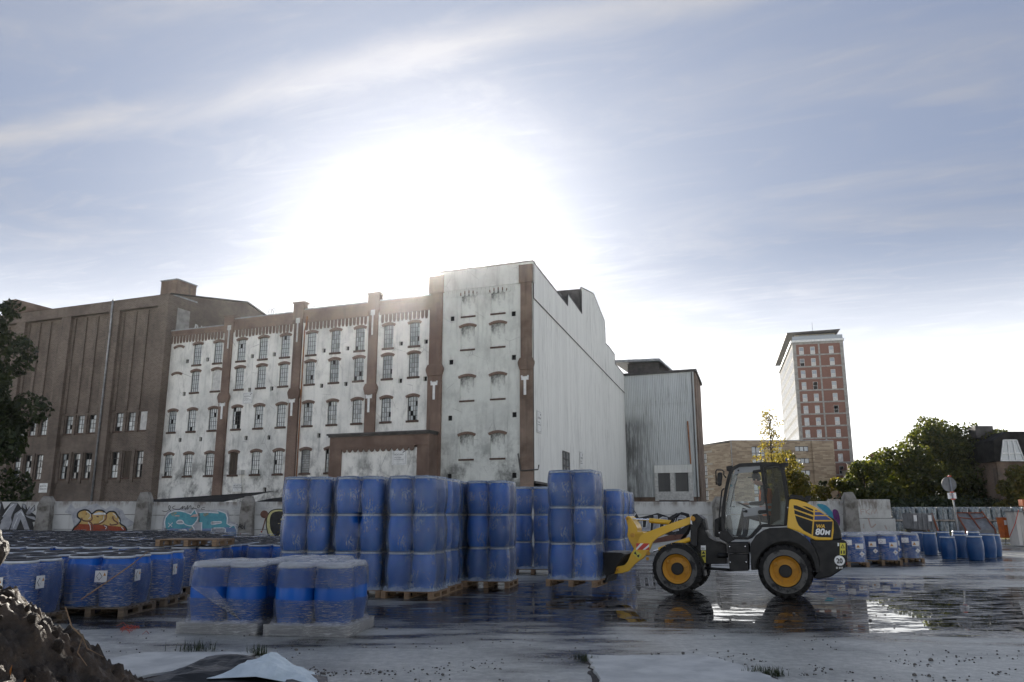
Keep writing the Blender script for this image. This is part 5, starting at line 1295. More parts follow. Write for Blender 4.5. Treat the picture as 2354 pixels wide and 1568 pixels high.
def hood_mesh(a, b, layers, LH, R, seed, mat, top=True, hole=None, skirt=0.065, wrap=None, z0=0.0, drape=0.015, nper=112, rows=54):
    """film shell round a block of drums: half sizes a,b (film surface), follows the bulge of each layer"""
    rng = random.Random(seed); off = Vector((rng.uniform(-50, 50), rng.uniform(-50, 50), 0))
    Ht = layers * LH; r = R * 0.92
    # rounded rectangle, evenly spaced
    per = []
    segs = [((a - r), -b, 0), (a, -(b - r), 1)]
    L1, L2, LA = 2 * (a - r), 2 * (b - r), math.pi * r / 2; tot = 2 * L1 + 2 * L2 + 4 * LA
    for k in range(nper):
        s = tot * k / nper
        for (ln, kind, i) in ((L1, 's', 0), (LA, 'c', 0), (L2, 's', 1), (LA, 'c', 1), (L1, 's', 2), (LA, 'c', 2), (L2, 's', 3), (LA, 'c', 3)):
            if s <= ln + 1e-9: break
            s -= ln
        if kind == 's':
            t = s / ln if ln > 1e-6 else 0.5
            p, n = {0: ((-(a - r) + s, -b), (0, -1)), 1: ((a, -(b - r) + s), (1, 0)), 2: ((a - r - s, b), (0, 1)), 3: ((-a, b - r - s), (-1, 0))}[i]
            dip = math.sin(math.pi * t) ** 1.4
        else:
            an = s / r + {0: -math.pi / 2, 1: 0, 2: math.pi / 2, 3: math.pi}[i]
            cx, cy = {0: (a - r, -(b - r)), 1: (a - r, b - r), 2: (-(a - r), b - r), 3: (-(a - r), -(b - r))}[i]
            p, n = (cx + r * math.cos(an), cy + r * math.sin(an)), (math.cos(an), math.sin(an)); dip = 0.0
        per.append((p, n, dip, k / nper))
    vs = []; fs = []
    za, zb = (0.0, Ht) if wrap is None else wrap
    for j in range(rows + 1):
        z = za + (zb - za) * j / rows; f = (z / LH) % 1.0 if z < Ht - 1e-6 else 0.999
        bulge = math.sin(math.pi * min(1, max(0, f))) ** 0.55
        for p, n, dip, t in per:
            ins = (0.046 if layers > 1 else 0.03) * (1 - bulge) + dip * (0.012 + 0.020 * bulge)
            if layers == 1 and f > 0.93: ins = 0.02 + 0.6 * (f - 0.93)
            q = Vector((p[0] * 6, p[1] * 6, z * 2.2)) + off
            w = mnoise.noise(q) * 0.6 + mnoise.noise(q * 2.7) * 0.3
            w2 = abs(mnoise.noise(Vector((p[0] * 3, p[1] * 3, z * 1.1)) - off))
            dd = -ins + w * drape + w2 * drape * 0.8
            if z - za < 0.09 and za < 0.05: dd += skirt * (1 - (z - za) / 0.09) + abs(w) * 0.02
            zz = z
            if wrap is not None and top is False:             # slack, uneven upper edge of stretch wrap
                e = mnoise.noise(Vector((p[0] * 1.6, p[1] * 1.6, seed)))
                zz = za + (z - za) * (1 - 0.16 * max(0.0, e + 0.15)); 
            vs.append((p[0] + n[0] * dd, p[1] + n[1] * dd, z0 + zz))
    for j in range(rows):
        for k in range(nper):
            q0 = j * nper + k; q1 = j * nper + (k + 1) % nper
            fs.append((q0, q1, q1 + nper, q0 + nper))
    if top:
        prev = rows * nper
        for ring in range(1, 7):
            s = 1 - ring / 6.5; st = len(vs)
            for k, (p, n, dip, t) in enumerate(per):
                bx_ = vs[rows * nper + k]
                q = Vector((bx_[0] * s * 7, bx_[1] * s * 7, 3)) + off
                lid = min(abs(math.hypot(abs(bx_[0] * s) - a / 2, abs(bx_[1] * s) - b / 2) / (R * 0.9)), 1.4)
                zz = z0 + zb + (0.012 if lid < 1 else -0.07 * min(1, (lid - 1) * 2.5)) + mnoise.noise(q) * 0.012
                vs.append((bx_[0] * s, bx_[1] * s, zz))
            for k in range(nper): fs.append((prev + k, prev + (k + 1) % nper, st + (k + 1) % nper, st + k))
            prev = st
        fs.append(tuple(range(prev, prev + nper)))
    if hole:
        hx_, hz2, hr = hole; fs = [f for f in fs if not (all(vs[i][1] < -b * .7 for i in f) and math.hypot(vs[f[0]][0] - hx_, (vs[f[0]][2] - hz2)) < hr)]
    m = MB(); m._add(vs, fs); return m.mesh('plastic_film', MAT[mat], smooth=True)
HOODS = [hood_mesh(0.552, 0.552, 3, 0.765, 0.262, 10 + k, 'film_hood', drape=0.02) for k in range(3)]

HOOD_TORN = hood_mesh(0.552, 0.552, 3, 0.765, 0.262, 17, 'film_hood', drape=0.02, hole=(0.0, 1.43, 0.125), nper=180, rows=90)
# ---- three-high stacks under film hoods: front-left corner position, turn, which columns show
STACKS = [
    ('A', (-4.36, 17.75), 0, -4, 'the leftmost three-high stack of the front row', 'FBR'),
    ('B', (-3.20, 17.55), 0, -4, 'the three-high stack with a round hole in its film', 'FBR'),
    ('C', (-2.00, 17.25), 0, -13, 'the nearest three-high stack at the front row end', 'FBR'),
    ('D', (-1.78, 18.55), 0, -13, 'the stack directly behind the nearest three-high stack', 'FBR'),
    ('E', (-1.62, 19.85), 0, -12, 'the third stack back behind the nearest three-high stack', 'FBR'),
    ('F', (-1.50, 21.6), 0, -10, 'the rearmost stack behind the nearest three-high stack', 'FBR'),
    ('G', (-0.50, 19.75), 0, -12, 'the three-high stack standing alone mid-yard', 'FBR'),
    ('H', (0.62, 24.0), 0, -4, 'the far three-high stack behind the lifted one', 'FBR'),
    ('H', (1.75, 24.2), 0, -4, 'the far three-high stack half hidden by the lifted one', 'FBR'),
    ('I', (1.42, 18.05), 0.16, -19, 'the stack lifted by the wheel loader', 'FBR'),
    ('J', (3.05, 26.3), 0, -14, 'the first far stack beyond the lifted one', 'FBR'),
    ('K', (3.45, 27.9), 0, -14, 'the second far stack beyond the lifted one', 'FBR'),
    ('L', (3.85, 29.5), 0, -14, 'the third far stack beyond the lifted one', 'FBR'),
]
LAYER = ['bottom', 'middle', 'top']
for si, (nm, (x, y), z, deg, desc, vis) in enumerate(STACKS):
    rz = rad(deg); c_, s_ = math.cos(rz), math.sin(rz)
    PALLET((x, y, z), rz, 'wooden pallet under ' + desc)
    film = inst('plastic_film', HOOD_TORN if nm == 'B' else HOODS[si % 3], None, (x, y, z + PTOP), (0, 0, rz if si % 2 == 0 else rz)); tag(film, 'clear film hood over ' + desc, 'film')
    cols = []
    for cx, cy, k in ((-0.265, -0.265, 'F'), (0.265, -0.265, 'F'), (0.265, 0.265, 'R'), (-0.265, 0.265, 'B')):
        if k in vis: cols.append((cx, cy, ('front ' if cy < 0 else 'rear ') + ('left' if cx < 0 else 'right')))
    for ly in range(3):
        for cx, cy, wh in cols:
            drum(D_STACK, (x + c_ * cx - s_ * cy, y + s_ * cx + c_ * cy, z + PTOP + 0.004 + ly * 0.765), 'blue %s-layer drum, %s in %s' % (LAYER[ly], wh, desc), 'drums in ' + desc, rnd.uniform(0, 6))
# the round tear in the film of stack B shows the bare drum

# ---- low wrapped pallets in the foreground
FR = [(-4.08, 12.42, -11, 'the left foreground pallet'), (-2.78, 12.20, -8, 'the right foreground pallet'), (-3.22, 13.45, -8, 'the pallet behind the right foreground pallet')]
WR_F = [hood_mesh(0.585, 0.575, 1, 0.835, 0.285, 31 + k, 'film_front', top=True, skirt=0.02, drape=0.012, wrap=(0.50, 0.835), rows=20) for k in range(2)]
LOW_F = [hood_mesh(0.585, 0.575, 1, 0.835, 0.285, 41 + k, 'film_front', top=False, skirt=0.05, drape=0.012, wrap=(0.0, 0.34), rows=18) for k in range(2)]
def skirt_mesh(W, D, h, seed):
    """film pulled round the sides of the pallet itself"""
    m = MB(); vs = []; n = 96; fs = []
    for j in range(6):
        z = h * j / 5
        for k in range(n):
            t = k / n * 4; i = int(t); u = t - i
            p = [(-W / 2 + W * u, -D / 2), (W / 2, -D / 2 + D * u), (W / 2 - W * u, D / 2), (-W / 2, D / 2 - D * u)][i]
            e = 0.012 + 0.006 * mnoise.noise(Vector((p[0] * 8, p[1] * 8, z * 30 + seed)))
            vs.append((p[0] * (1 + e * 2 / W), p[1] * (1 + e * 2 / D), z))
    for j in range(5):
        for k in range(n): a = j * n + k; b = j * n + (k + 1) % n; fs.append((a, b, b + n, a + n))
    m._add(vs, fs); return m.mesh('pallet_skirt', MAT['film_skirt'], smooth=True)
SK = skirt_mesh(1.22, 1.12, 0.15, 3.3)
def strands(seed, z0, z1, x0, x1, y):
    """ropes of twisted film fanning down to the pallet corner"""
    m = MB(); R = random.Random(seed)
    for k in range(9):
        t = k / 8; m.tube([(x0 + 0.35 * t, y - 0.01, z1 - 0.02 * t), (x0 + 0.35 * t + (x1 - x0 - .35 * t) * .5, y - 0.03 - 0.01 * R.random(), (z0 + z1) / 2), (x1, y - 0.015, z0)], [0.006, 0.004, 0.003], 5)
    return m.mesh('film_strand', MAT['film_wrap'], smooth=True)
ST1 = strands(1, 0.06, 0.50, -0.42, 0.38, -0.575)
for k, (x, y, deg, desc) in enumerate(FR):
    rz = rad(deg); c_, s_ = math.cos(rz), math.sin(rz)
    PALLET_GREY((x, y, 0), rz, 'grey film-wrapped wooden pallet, ' + desc)
    f = inst('plastic_film', WR_F[k % 2], None, (x, y, PTOP), (0, 0, rz)); tag(f, 'torn milky film on ' + desc, 'film')
    inst('lower_wrap', LOW_F[(k + 1) % 2], f); inst('pallet_skirt', SK, f, (0, 0, -PTOP + 0.002))
    if k == 0: inst('film_strand', ST1, f)
    for cx, cy in ((-0.288, -0.28), (0.288, -0.28), (0.288, 0.28), (-0.288, 0.28)):
        wh = ('near ' if cy < 0 else 'far ') + ('left' if cx < 0 else 'right')
        drum(D_FRONT, (x + c_ * cx - s_ * cy, y + s_ * cx + c_ * cy, PTOP + 0.003), 'blue drum with white lid, %s on ' % wh + desc, 'drums on ' + desc, rnd.uniform(0, 6))

MAT['label_paper'] = pm('label_paper', (0.76, 0.76, 0.74), (0.66, 0.66, 0.65), 5, 0.6)
MAT['label_orange'] = pm('label_orange', (0.5, 0.22, 0.03), None, rough=0.6)
LBL = MB().box(-0.12, 0.12, -0.004, 0.0, -0.085, 0.085).mesh('label', MAT['label_paper'])
def diamond(s, mat): return MB().prism([(0, -s), (s, 0), (0, s), (-s, 0)], -0.002, 0).mesh('hazard_mark', MAT[mat])
DIA = diamond(0.06, 'black_print'); DIA_I = diamond(0.05, 'label_paper'); DIA_W = diamond(0.085, 'label_paper')
TRI = MB().prism([(-0.055, -0.04), (0.055, -0.04), (0, 0.055)], -0.002, 0).mesh('hazard_mark', MAT['label_orange'])
# ---- the field of black-lidded drums on the left
WRAPS = [hood_mesh(0.582, 0.582, 1, 0.84, 0.285, 60 + k, 'film_wrap', top=False, skirt=0.03, drape=0.014, wrap=(0.0, 0.80 - 0.05 * (k % 3)), rows=22, nper=88) for k in range(4)]
field = []
for r in range(3):                                   # block nearest the earth mound
    for q in range(5):
        x = -7.02 - 1.30 * q - (0.75 if r == 0 else 0.0); y = 12.95 + 1.46 * r
        if x > -0.70 * y - 1.2: field.append((x, y, 0, r, q))
for r in range(13):
    for q in range(16):
        y = 18.25 + 1.36 * r; x = -6.9 - 1.25 * q + 0.10 * math.sin(r * 2.1)
        if r in (1, 2, 3): x += 1.15
        if y > 26.6 and x > -9.9 - (y - 26.6) * 0.33: continue
        if x > -0.69 * y - 1.0: field.append((x, y, 1 if r < 5 else 2, r, q))
field.sort(key=lambda t: t[1])
DESC = ['front drum block beside the earth mound', 'middle drum block near the loose pallet', 'far drum rows before the graffiti wall']
count = 0; far = MB()
far_l = MB(); far_r = MB()
lo_prof = [(0.235, 0), (0.272, 0.2), (0.285, 0.42), (0.272, 0.64), (0.245, 0.80)]
ORD = ['first', 'second', 'third', 'fourth', 'fifth', 'sixth', 'seventh', 'eighth', 'ninth', 'tenth', 'eleventh', 'twelfth', 'thirteenth', 'fourteenth', 'fifteenth', 'sixteenth', 'seventeenth', 'eighteenth']
WHICH = ['near left', 'near right', 'far right', 'far left']
BLK = ['front block', 'middle block', 'far block']
for i, (x, y, blk, row, col) in enumerate(field):
    where = '%s pallet from the right, %s row of the %s' % (ORD[col], ORD[row], BLK[blk])
    jx, jy, rz = rnd.uniform(-.04, .04), rnd.uniform(-.04, .04), rad(rnd.uniform(-4, 4))
    x += jx; y += jy; c_, s_ = math.cos(rz), math.sin(rz)
    indiv = count < 112
    pos = [(x + c_ * cx - s_ * cy, y + s_ * cx + c_ * cy) for cx, cy in ((-0.288, -0.288), (0.288, -0.288), (0.288, 0.288), (-0.288, 0.288))]
    if indiv:
        PALLET_WET((x, y, 0), rz, 'dark wet pallet under drums, ' + where, 'pallets under the ' + DESC[blk])
        if rnd.random() < 0.92 or blk == 0:
            f = inst('plastic_film', WRAPS[i % 4], None, (x, y, PTOP), (0, 0, rz + rad(90) * (rnd.choice((0, 1, 2, 3)) if blk else 0))); tag(f, 'white stretch wrap, ' + where, 'film', 'wraps in the ' + DESC[blk])
        if blk == 0 and col < 2:
            for lx, ly, lz, ra in ((0.594, -0.22, 0.50, 90), (0.16, -0.598, 0.50, 0)):
                l = inst('label', LBL, f, (lx, ly, lz), (0, 0, rad(ra)), (.85, 1, 1.1)); inst('hazard_mark', DIA, l, (-0.03, -0.005, 0)); inst('hazard_mark', DIA_I, l, (-0.03, -0.008, 0)); inst('hazard_mark', TRI, l, (0.07, -0.006, 0.03), sc=(.5, 1, .5))
        for p, wh in zip(pos, WHICH):
            drum(D_FIELD, (*p, PTOP + 0.003), 'black-lidded drum, %s on ' % wh + where, 'drums in the ' + DESC[blk], rnd.uniform(0, 6)); count += 1
    else:
        for p in pos:
            dz = rnd.uniform(-.01, .01)
            far.lathe([(a, h + PTOP) for a, h in lo_prof], 12, c=(*p, dz), cap=False)
            far_r.lathe([(0.25, 0.925), (0.262, 0.935), (0.25, 0.955)], 14, c=(*p, dz), cap=False)
            far_l.lathe([(0.248, 0.945), (0.25, 0.972), (0.24, 0.984), (0.21, 0.984), (0.2, 0.972), (0.01, 0.975)], 14, c=(*p, dz))
fo = far.build('drums', MAT['drum_blue'], smooth=True); tag(fo, 'mass of far black-lidded drums reaching to the graffiti wall', 'drums', kind='stuff')
tag(far_r.build('clamp_rings', MAT['ring_steel'], fo, smooth=True), kind='stuff'); tag(far_l.build('lids', MAT['lid_black'], fo, smooth=True, angle=40), kind='stuff')
# scraps of film lying over the far lids
def scrap_mesh(seed):
    R = random.Random(seed); n = 9; vs = []; fs = []
    for j in range(n):
        for k in range(n):
            u, v = k / (n - 1) - .5, j / (n - 1) - .5
            vs.append((u * 0.8 + R.uniform(-.03, .03), v * 0.22 + R.uniform(-.02, .02), 0.02 + 0.05 * abs(mnoise.noise(Vector((u * 5, v * 5, seed)))) + R.uniform(0, .02)))
    for j in range(n - 1):
        for k in range(n - 1): fs.append((j * n + k, j * n + k + 1, j * n + n + k + 1, j * n + n + k))
    m = MB(); m._add(vs, fs); return m.mesh('film_scrap', MAT['film_wrap'], smooth=True)
SCR = [scrap_mesh(k) for k in range(3)]
sp_ = [f for f in field if f[1] > 18]
for k in range(46):
    x, y = rnd.choice(sp_)[:2]; o = inst('film_scrap', SCR[k % 3], None, (x + rnd.uniform(-.5, .5), y + rnd.uniform(-.5, .5), 0.985), (0, 0, rnd.uniform(0, 3)), (rnd.uniform(.5, 1.2),) * 3)
    tag(o, 'crumpled white film scrap lying on black drum lids', 'film scrap', 'film scraps on the drum lids')
# loose pallet lying on the drums
p = pallet_root(1.35, 0.95, 'wood')((-6.95, 18.05, 0.99), rad(-4), 'loose brown wooden pallet lying on top of the black-lidded drums')

# ---- wrapped pallets and loose drums beyond the loader
WR_R = [hood_mesh(0.60, 0.60, 1, 0.86, 0.29, 80 + k, 'film_wrap', top=True, skirt=0.05, drape=0.016, rows=24, nper=88) for k in range(2)]
D_RIGHT = drum_meshes(0.29, 0.85, 'drum_blue', 'lid_white', 24)
RT = [(11.05, 27.35, 'the wrapped pallet nearest the loader counterweight'), (12.65, 28.5, 'the middle wrapped pallet right of the loader'), (14.0, 29.75, 'the last wrapped pallet beside the loose blue drums'),
      (11.6, 29.3, 'the wrapped pallet behind the one nearest the counterweight'), (13.0, 30.6, 'the wrapped pallet behind the middle one'), (14.6, 31.6, 'the wrapped pallet behind the last one'), (10.2, 28.7, 'the wrapped pallet half hidden by the loader')]
P_R = pallet_root(1.25, 1.2, 'wood')
for k, (x, y, desc) in enumerate(RT):
    P_R((x, y, 0), rad(-12 + 3 * k % 7), 'wooden pallet under ' + desc)
    f = inst('plastic_film', WR_R[k % 2], None, (x, y, PTOP), (0, 0, rad(-12 + 3 * k % 7))); tag(f, 'milky film round ' + desc, 'film')
    R_ = Matrix.Rotation(rad(-12 + 3 * k % 7), 3, 'Z')
    for cx, cy in ((-0.295, -0.295), (0.295, -0.295), (0.295, 0.295), (-0.295, 0.295)):
        wh = ('near ' if cy < 0 else 'far ') + ('left' if cx < 0 else 'right'); v = R_ @ Vector((cx, cy, 0)); drum(D_RIGHT, (x + v.x, y + v.y, PTOP + 0.003), 'blue drum under film, %s on ' % wh + desc, 'drums on ' + desc)
    if k < 3:
        for lx, lz in ((-0.3, 0.52), (0.02, 0.62), (0.36, 0.5)):
            l = inst('label', LBL, f, (lx, -0.612, lz)); inst('hazard_mark', DIA if lx == 0.02 else TRI, l, (-0.04, -0.005, 0))
            if lx == 0.02: inst('hazard_mark', DIA_I, l, (-0.04, -0.008, 0))
        for lx, lz in ((-0.22, 0.3), (0.42, 0.26)):
            l = inst('label', DIA_W, f, (lx, -0.612, lz)); inst('hazard_mark', TRI, l, (0, -0.004, 0), sc=(.4, 1, .4))
# labels on the field wraps and their marks
for x, y, z in ((-7.30, 12.2, 0.62),):
    pass
LOOSE = [((2075, 1282), 'half hidden behind the last wrapped pallet'), ((2106, 1280), 'tall and pale topped, second of the row'), ((2148, 1276), 'third of the row, beside the front middle drum'), ((2192, 1287), 'standing foremost in the middle of the loose drums'), ((2222, 1283), 'between the two foremost loose drums'), ((2255, 1289), 'foremost and widest of the loose drums at the right'), ((2284, 1283), 'second from the right end of the loose drums'), ((2297, 1280), 'at the right end of the loose drums'),
         ((2120, 1268), 'in the back row, left of the sign pole'), ((2180, 1270), 'in the back row, below the sign pole'), ((2215, 1268), 'in the back row, right of the sign pole'), ((2250, 1270), 'in the back row, behind the foremost right drum')]
for (px, py), d in LOOSE:
    g0 = onG(px, py); lying = inst('drum', D_FREE[0], None, (g0.x, g0.y + 0.3, 0), (0, 0, rnd.uniform(0, 6)), (0.96, 0.96, rnd.uniform(.95, 1.03)))
    inst('clamp_ring', D_FREE[1], lying); inst('lid', D_FREE[2], lying); tag(lying, 'bare deep blue drum ' + d, 'drum', 'loose drums on the right')

# ------------------------------------------------------------------ wheel loader
MAT['cat_yellow'] = pm('loader_yellow', (0.74, 0.44, 0.03), (0.34, 0.215, 0.06), 3.2, 0.34, 0.55, lo=0.56, hi=0.86, coat=0.1)
MAT['rim_yellow'] = pm('rim_yellow', (0.60, 0.30, 0.03), (0.42, 0.22, 0.05), 5, 0.5, 0.7, lo=0.5, hi=0.75)
MAT['loader_black'] = pm('loader_black', (0.008, 0.0085, 0.009), (0.016, 0.0165, 0.017), 4, 0.38, 0.6, spec=0.35, bump=0.08, bscale=60)
MAT['tyre'] = pm('tyre', (0.011, 0.011, 0.011), (0.024, 0.023, 0.022), 5, 0.75, 0.9, spec=0.25, bump=0.2, bscale=40)
MAT['tyre_mud'] = pm('tyre_mud', (0.11, 0.108, 0.10), (0.018, 0.018, 0.018), 4.5, 0.85, lo=0.48, hi=0.62)
MAT['chrome'] = pm('chrome', (0.75, 0.76, 0.77), None, rough=0.15, metal=1.0)
MAT['stripe_blue'] = pm('stripe_blue', (0.010, 0.035, 0.20), None, rough=0.35)
MAT['sticker_yellow'] = pm('sticker_yellow', (0.68, 0.60, 0.08), None, rough=0.5)
MAT['warn_red'] = pm('warn_red', (0.55, 0.03, 0.02), None, rough=0.4)
MAT['plate_white'] = pm('plate_white', (0.82, 0.83, 0.82), None, rough=0.4)
MAT['tail_red'] = pm('tail_red', (0.40, 0.01, 0.01), None, rough=0.2)
def cab_glass(name, tint, op, rough=0.02):
    m, nt, p, out = _new(name); g = G(nt); nt.nodes.remove(p)
    tr = g.N.new('ShaderNodeBsdfTransparent'); tr.inputs[0].default_value = (*tint, 1)
    gl = g.N.new('ShaderNodeBsdfGlossy'); gl.inputs['Roughness'].default_value = rough
    fr = g.N.new('ShaderNodeFresnel'); fr.inputs['IOR'].default_value = 1.22
    df = g.N.new('ShaderNodeBsdfDiffuse'); df.inputs[0].default_value = (0.5, 0.53, 0.55, 1)
    a = g.N.new('ShaderNodeMixShader'); a.inputs[0].default_value = op; nt.links.new(tr.outputs[0], a.inputs[1]); nt.links.new(df.outputs[0], a.inputs[2])
    b = g.N.new('ShaderNodeMixShader'); nt.links.new(fr.outputs[0], b.inputs[0]); nt.links.new(a.outputs[0], b.inputs[1]); nt.links.new(gl.outputs[0], b.inputs[2])
    nt.links.new(b.outputs[0], out.inputs[0]); return m
MAT['cab_glass'] = cab_glass('cab_glass', (0.95, 0.97, 0.97), 0.03); MAT['cab_glass_dark'] = cab_glass('cab_glass_dark', (0.62, 0.65, 0.64), 0.0); MAT['cab_frost'] = cab_glass('cab_frost', (0.6, 0.62, 0.62), 0.45)
YAW = rad(-20)                                        # the loader stands square to the line of sight
_p0 = onG(1557, 1369.5); _ld = (math.cos(YAW), math.sin(YAW)); _lat = (-math.sin(YAW), math.cos(YAW))
LX, LY = _p0.x + _lat[0] * 0.9, _p0.y + _lat[1] * 0.9
loader = empty('wheel_loader', (LX, LY, 0), YAW, 'yellow and black compact wheel loader lifting a stack of drums', 'loader')
def lp(px, py, dy=0.0):
    """tracing point on the plane dy metres behind the near tyre wall -> loader coordinates (x, z)"""
    o = (LX + _lat[0] * (dy - 0.9), LY + _lat[1] * (dy - 0.9))
    return on_plane(1350.03 + px / 3.7251, 1034.07 + py / 3.7251, o, _ld)
def lpoly(pts, dy): return [lp(x, y, dy) for x, y in pts]
def plate(name, pts, dy, thick, mat, parent=None, bevel=0.0, smooth=False):
    m = MB(); m.prism(lpoly(pts, dy), dy - 0.9, dy - 0.9 + thick); return m.build(name, MAT[mat], parent or loader, bevel=bevel)
WH = 0.9                                               # half width over tyres
# wheels
RT_, WT = 0.535, 0.40
def tyre_mesh():
    m = MB()
    prof = [(0.295, 0.02), (0.30, 0.06), (0.335, 0.10), (0.40, 0.115), (0.455, 0.11), (0.49, 0.085), (0.505, 0.05)]
    half = [(r, h * 1.0) for r, h in prof]
    full = [(r, WT / 2 - 0.115 + h) for r, h in half] + [(0.508, 0)] + [(r, -(WT / 2 - 0.115 + h)) for r, h in half[::-1]]
    m.lathe(full, 48, 'y', cap=False)
    return m.mesh('tyre', MAT['tyre'], smooth=True)
def lug_mesh():
    m = MB(); n = 22
    for side in (1, -1):
        for k in range(n):
            a = 2 * math.pi * (k + (0.5 if side < 0 else 0)) / n; M_ = Matrix.Rotation(a, 4, 'Y')
            pts = [(-0.034, 0.0), (0.034, 0.0), (0.060, 1.0), (-0.008, 1.0)]
            vs = []
            for rr in (0.495, RT_):
                for t, (dx, u) in enumerate(pts):
                    r_ = rr - (0.028 if u > 0.5 else 0); vs.append(M_ @ Vector((dx, -side * (0.01 + u * 0.185), r_)))
            vs2 = [M_ @ Vector((0.060, -side * 0.205, 0.425)), M_ @ Vector((-0.008, -side * 0.205, 0.425))]
            m._add(vs + vs2, [(4, 5, 6, 7), (0, 1, 5, 4), (1, 2, 6, 5), (2, 3, 7, 6), (3, 0, 4, 7), (7, 6, 8, 9), (6, 2, 8), (3, 7, 9)])
    return m.mesh('tread_lugs', MAT['tyre'])
def rim_mesh():
    m = MB()
    m.lathe([(0.30, WT / 2 - 0.10), (0.312, WT / 2 - 0.07), (0.30, WT / 2 - 0.06), (0.285, WT / 2 - 0.075), (0.275, WT / 2 - 0.14), (0.245, WT / 2 - 0.16), (0.235, WT / 2 - 0.19), (0.20, WT / 2 - 0.185), (0.13, WT / 2 - 0.16), (0.05, WT / 2 - 0.155), (0.004, WT / 2 - 0.155)], 40, 'y', cap=False)
    return m.mesh('rim', MAT['rim_yellow'], smooth=True, angle=35)
TY, LG, RM = tyre_mesh(), lug_mesh(), rim_mesh()
HB = MB().lathe([(0.128, WT / 2 - 0.165), (0.128, WT / 2 - 0.10), (0.115, WT / 2 - 0.085), (0.02, WT / 2 - 0.08)], 24, 'y').mesh('hub', MAT['loader_black'], smooth=True, angle=35)
BT = MB().lathe([(0.016, 0), (0.016, 0.03), (0.01, 0.034)], 6, 'y').mesh('wheel_nut', MAT['rim_yellow'])
SD = MB().lathe([(0.318, WT / 2 + 0.001), (0.34, WT / 2 + 0.001 - 0.008), (0.40, WT / 2 + 0.004), (0.425, WT / 2 + 0.001)], 48, 'y', cap=False).mesh('mud_ring', MAT['tyre_mud'], smooth=True)
rear_x = lp(1693, 1045)[0]
for nm, x in (('front', 0.0), ('rear', rear_x)):
    for side in (-1, 1):
        w_ = empty('wheel', (x, side * (0.9 - WT / 2), RT_), parent=loader)
        if side > 0: w_.rotation_euler = (0, 0, math.pi)
        t_ = inst('tyre', TY, w_, rot=(0, rnd.uniform(0, 1), 0)); inst('tread_lugs', LG, w_); inst('mud_ring', SD, w_)
        r_ = inst('rim', RM, w_); inst('hub', HB, w_)
        for k in range(8):
            a = math.pi * 2 * k / 8 + 0.2; inst('wheel_nut', BT, w_, (0.19 * math.cos(a), -(WT / 2 - 0.185), 0.19 * math.sin(a)))
        inst('valve_bracket', MB().box(-0.03, 0.03, -0.06, 0, -0.03, 0.03).mesh('valve_bracket', MAT['rim_yellow'], bevel=0.008), w_, (-0.19, -(WT / 2 - 0.16), 0.15))
ax = MB(); 
for x in (0, rear_x): ax.tube([(x, -0.6, RT_), (x, 0.6, RT_)], 0.11, 12)
ax.build('axle', MAT['loader_black'], loader, smooth=True, angle=40)
# chassis
plate('rear_frame', [(1395, 800), (1720, 760), (1960, 880), (1960, 1040), (1700, 1010), (1400, 1030)], 0.42, 0.95, 'loader_black', bevel=0.01)
plate('counterweight', [(1900, 778), (2190, 770), (2218, 785), (2226, 815), (2226, 960), (2204, 1008), (2085, 1088), (1975, 1108), (1932, 1100), (1978, 1040), (1984, 960), (1950, 860)], 0.06, 1.68, 'loader_black', bevel=0.03)
arc = [(1693 + 262 * math.cos(a), 1043 - 262 * math.sin(a)) for a in np.linspace(rad(-3), rad(178), 22)]
fen = [(1432, 1032), (1415, 1010), (1402, 930), (1390, 865), (1398, 800), (1440, 732), (1500, 690), (1560, 668), (1700, 664), (1800, 706), (1880, 762), (1940, 838), (1976, 930), (1988, 1046)]
plate('fender_deck', [(1440, 735), (1500, 692), (1560, 670), (1700, 666), (1800, 708), (1880, 765), (1940, 842), (1920, 842), (1790, 770), (1690, 745), (1560, 770), (1460, 840)], 0.11, 0.45, 'loader_black')
plate('battery_box', [(1197, 795), (1378, 792), (1384, 884), (1197, 886)], 0.10, 0.5, 'loader_black', bevel=0.015)
plate('step_box', [(1206, 894), (1376, 892), (1376, 1036), (1216, 1040)], 0.14, 0.45, 'loader_black', bevel=0.015)
bl_ = MB().lathe([(0.012, 0), (0.012, 0.008), (0.006, 0.01)], 8, 'y').mesh('bolt', MAT['chrome'])
for px, py in ((1217, 828), (1350, 826), (1222, 962), (1358, 960), (1128, 710), (1714, 494), (1190, 563)):
    a = lp(px, py, 0.08); inst('bolt', bl_, loader, (a[0], 0.08 - 0.9, a[1]))
plate('front_frame', [(905, 826), (905, 640), (935, 556), (985, 590), (1004, 690), (1035, 748), (1090, 780), (1160, 802), (1190, 812), (1190, 975), (1012, 980), (960, 940)], 0.50, 0.80, 'loader_black', bevel=0.015)
plate('lift_tower', [(882, 600), (900, 552), (935, 546), (992, 592), (940, 690), (938, 826), (908, 830), (880, 806)], 0.38, 0.10, 'loader_black', bevel=0.01); plate('lift_tower', [(882, 600), (900, 552), (935, 546), (992, 592), (940, 690), (938, 826), (908, 830), (880, 806)], 1.32, 0.10, 'loader_black', bevel=0.01)
m = MB(); a, b = lp(985, 1012, 0.35), lp(1230, 1030, 0.35); m.tube([(a[0], -0.5, a[1]), (b[0], -0.5, b[1])], 0.03, 8); a, b = lp(1110, 905, 0.3), lp(1200, 905, 0.3); m.tube([(a[0], -0.55, a[1]), (b[0], -0.55, b[1])], 0.05, 8); m.build('steering_cylinder', MAT['loader_black'], loader, smooth=True)
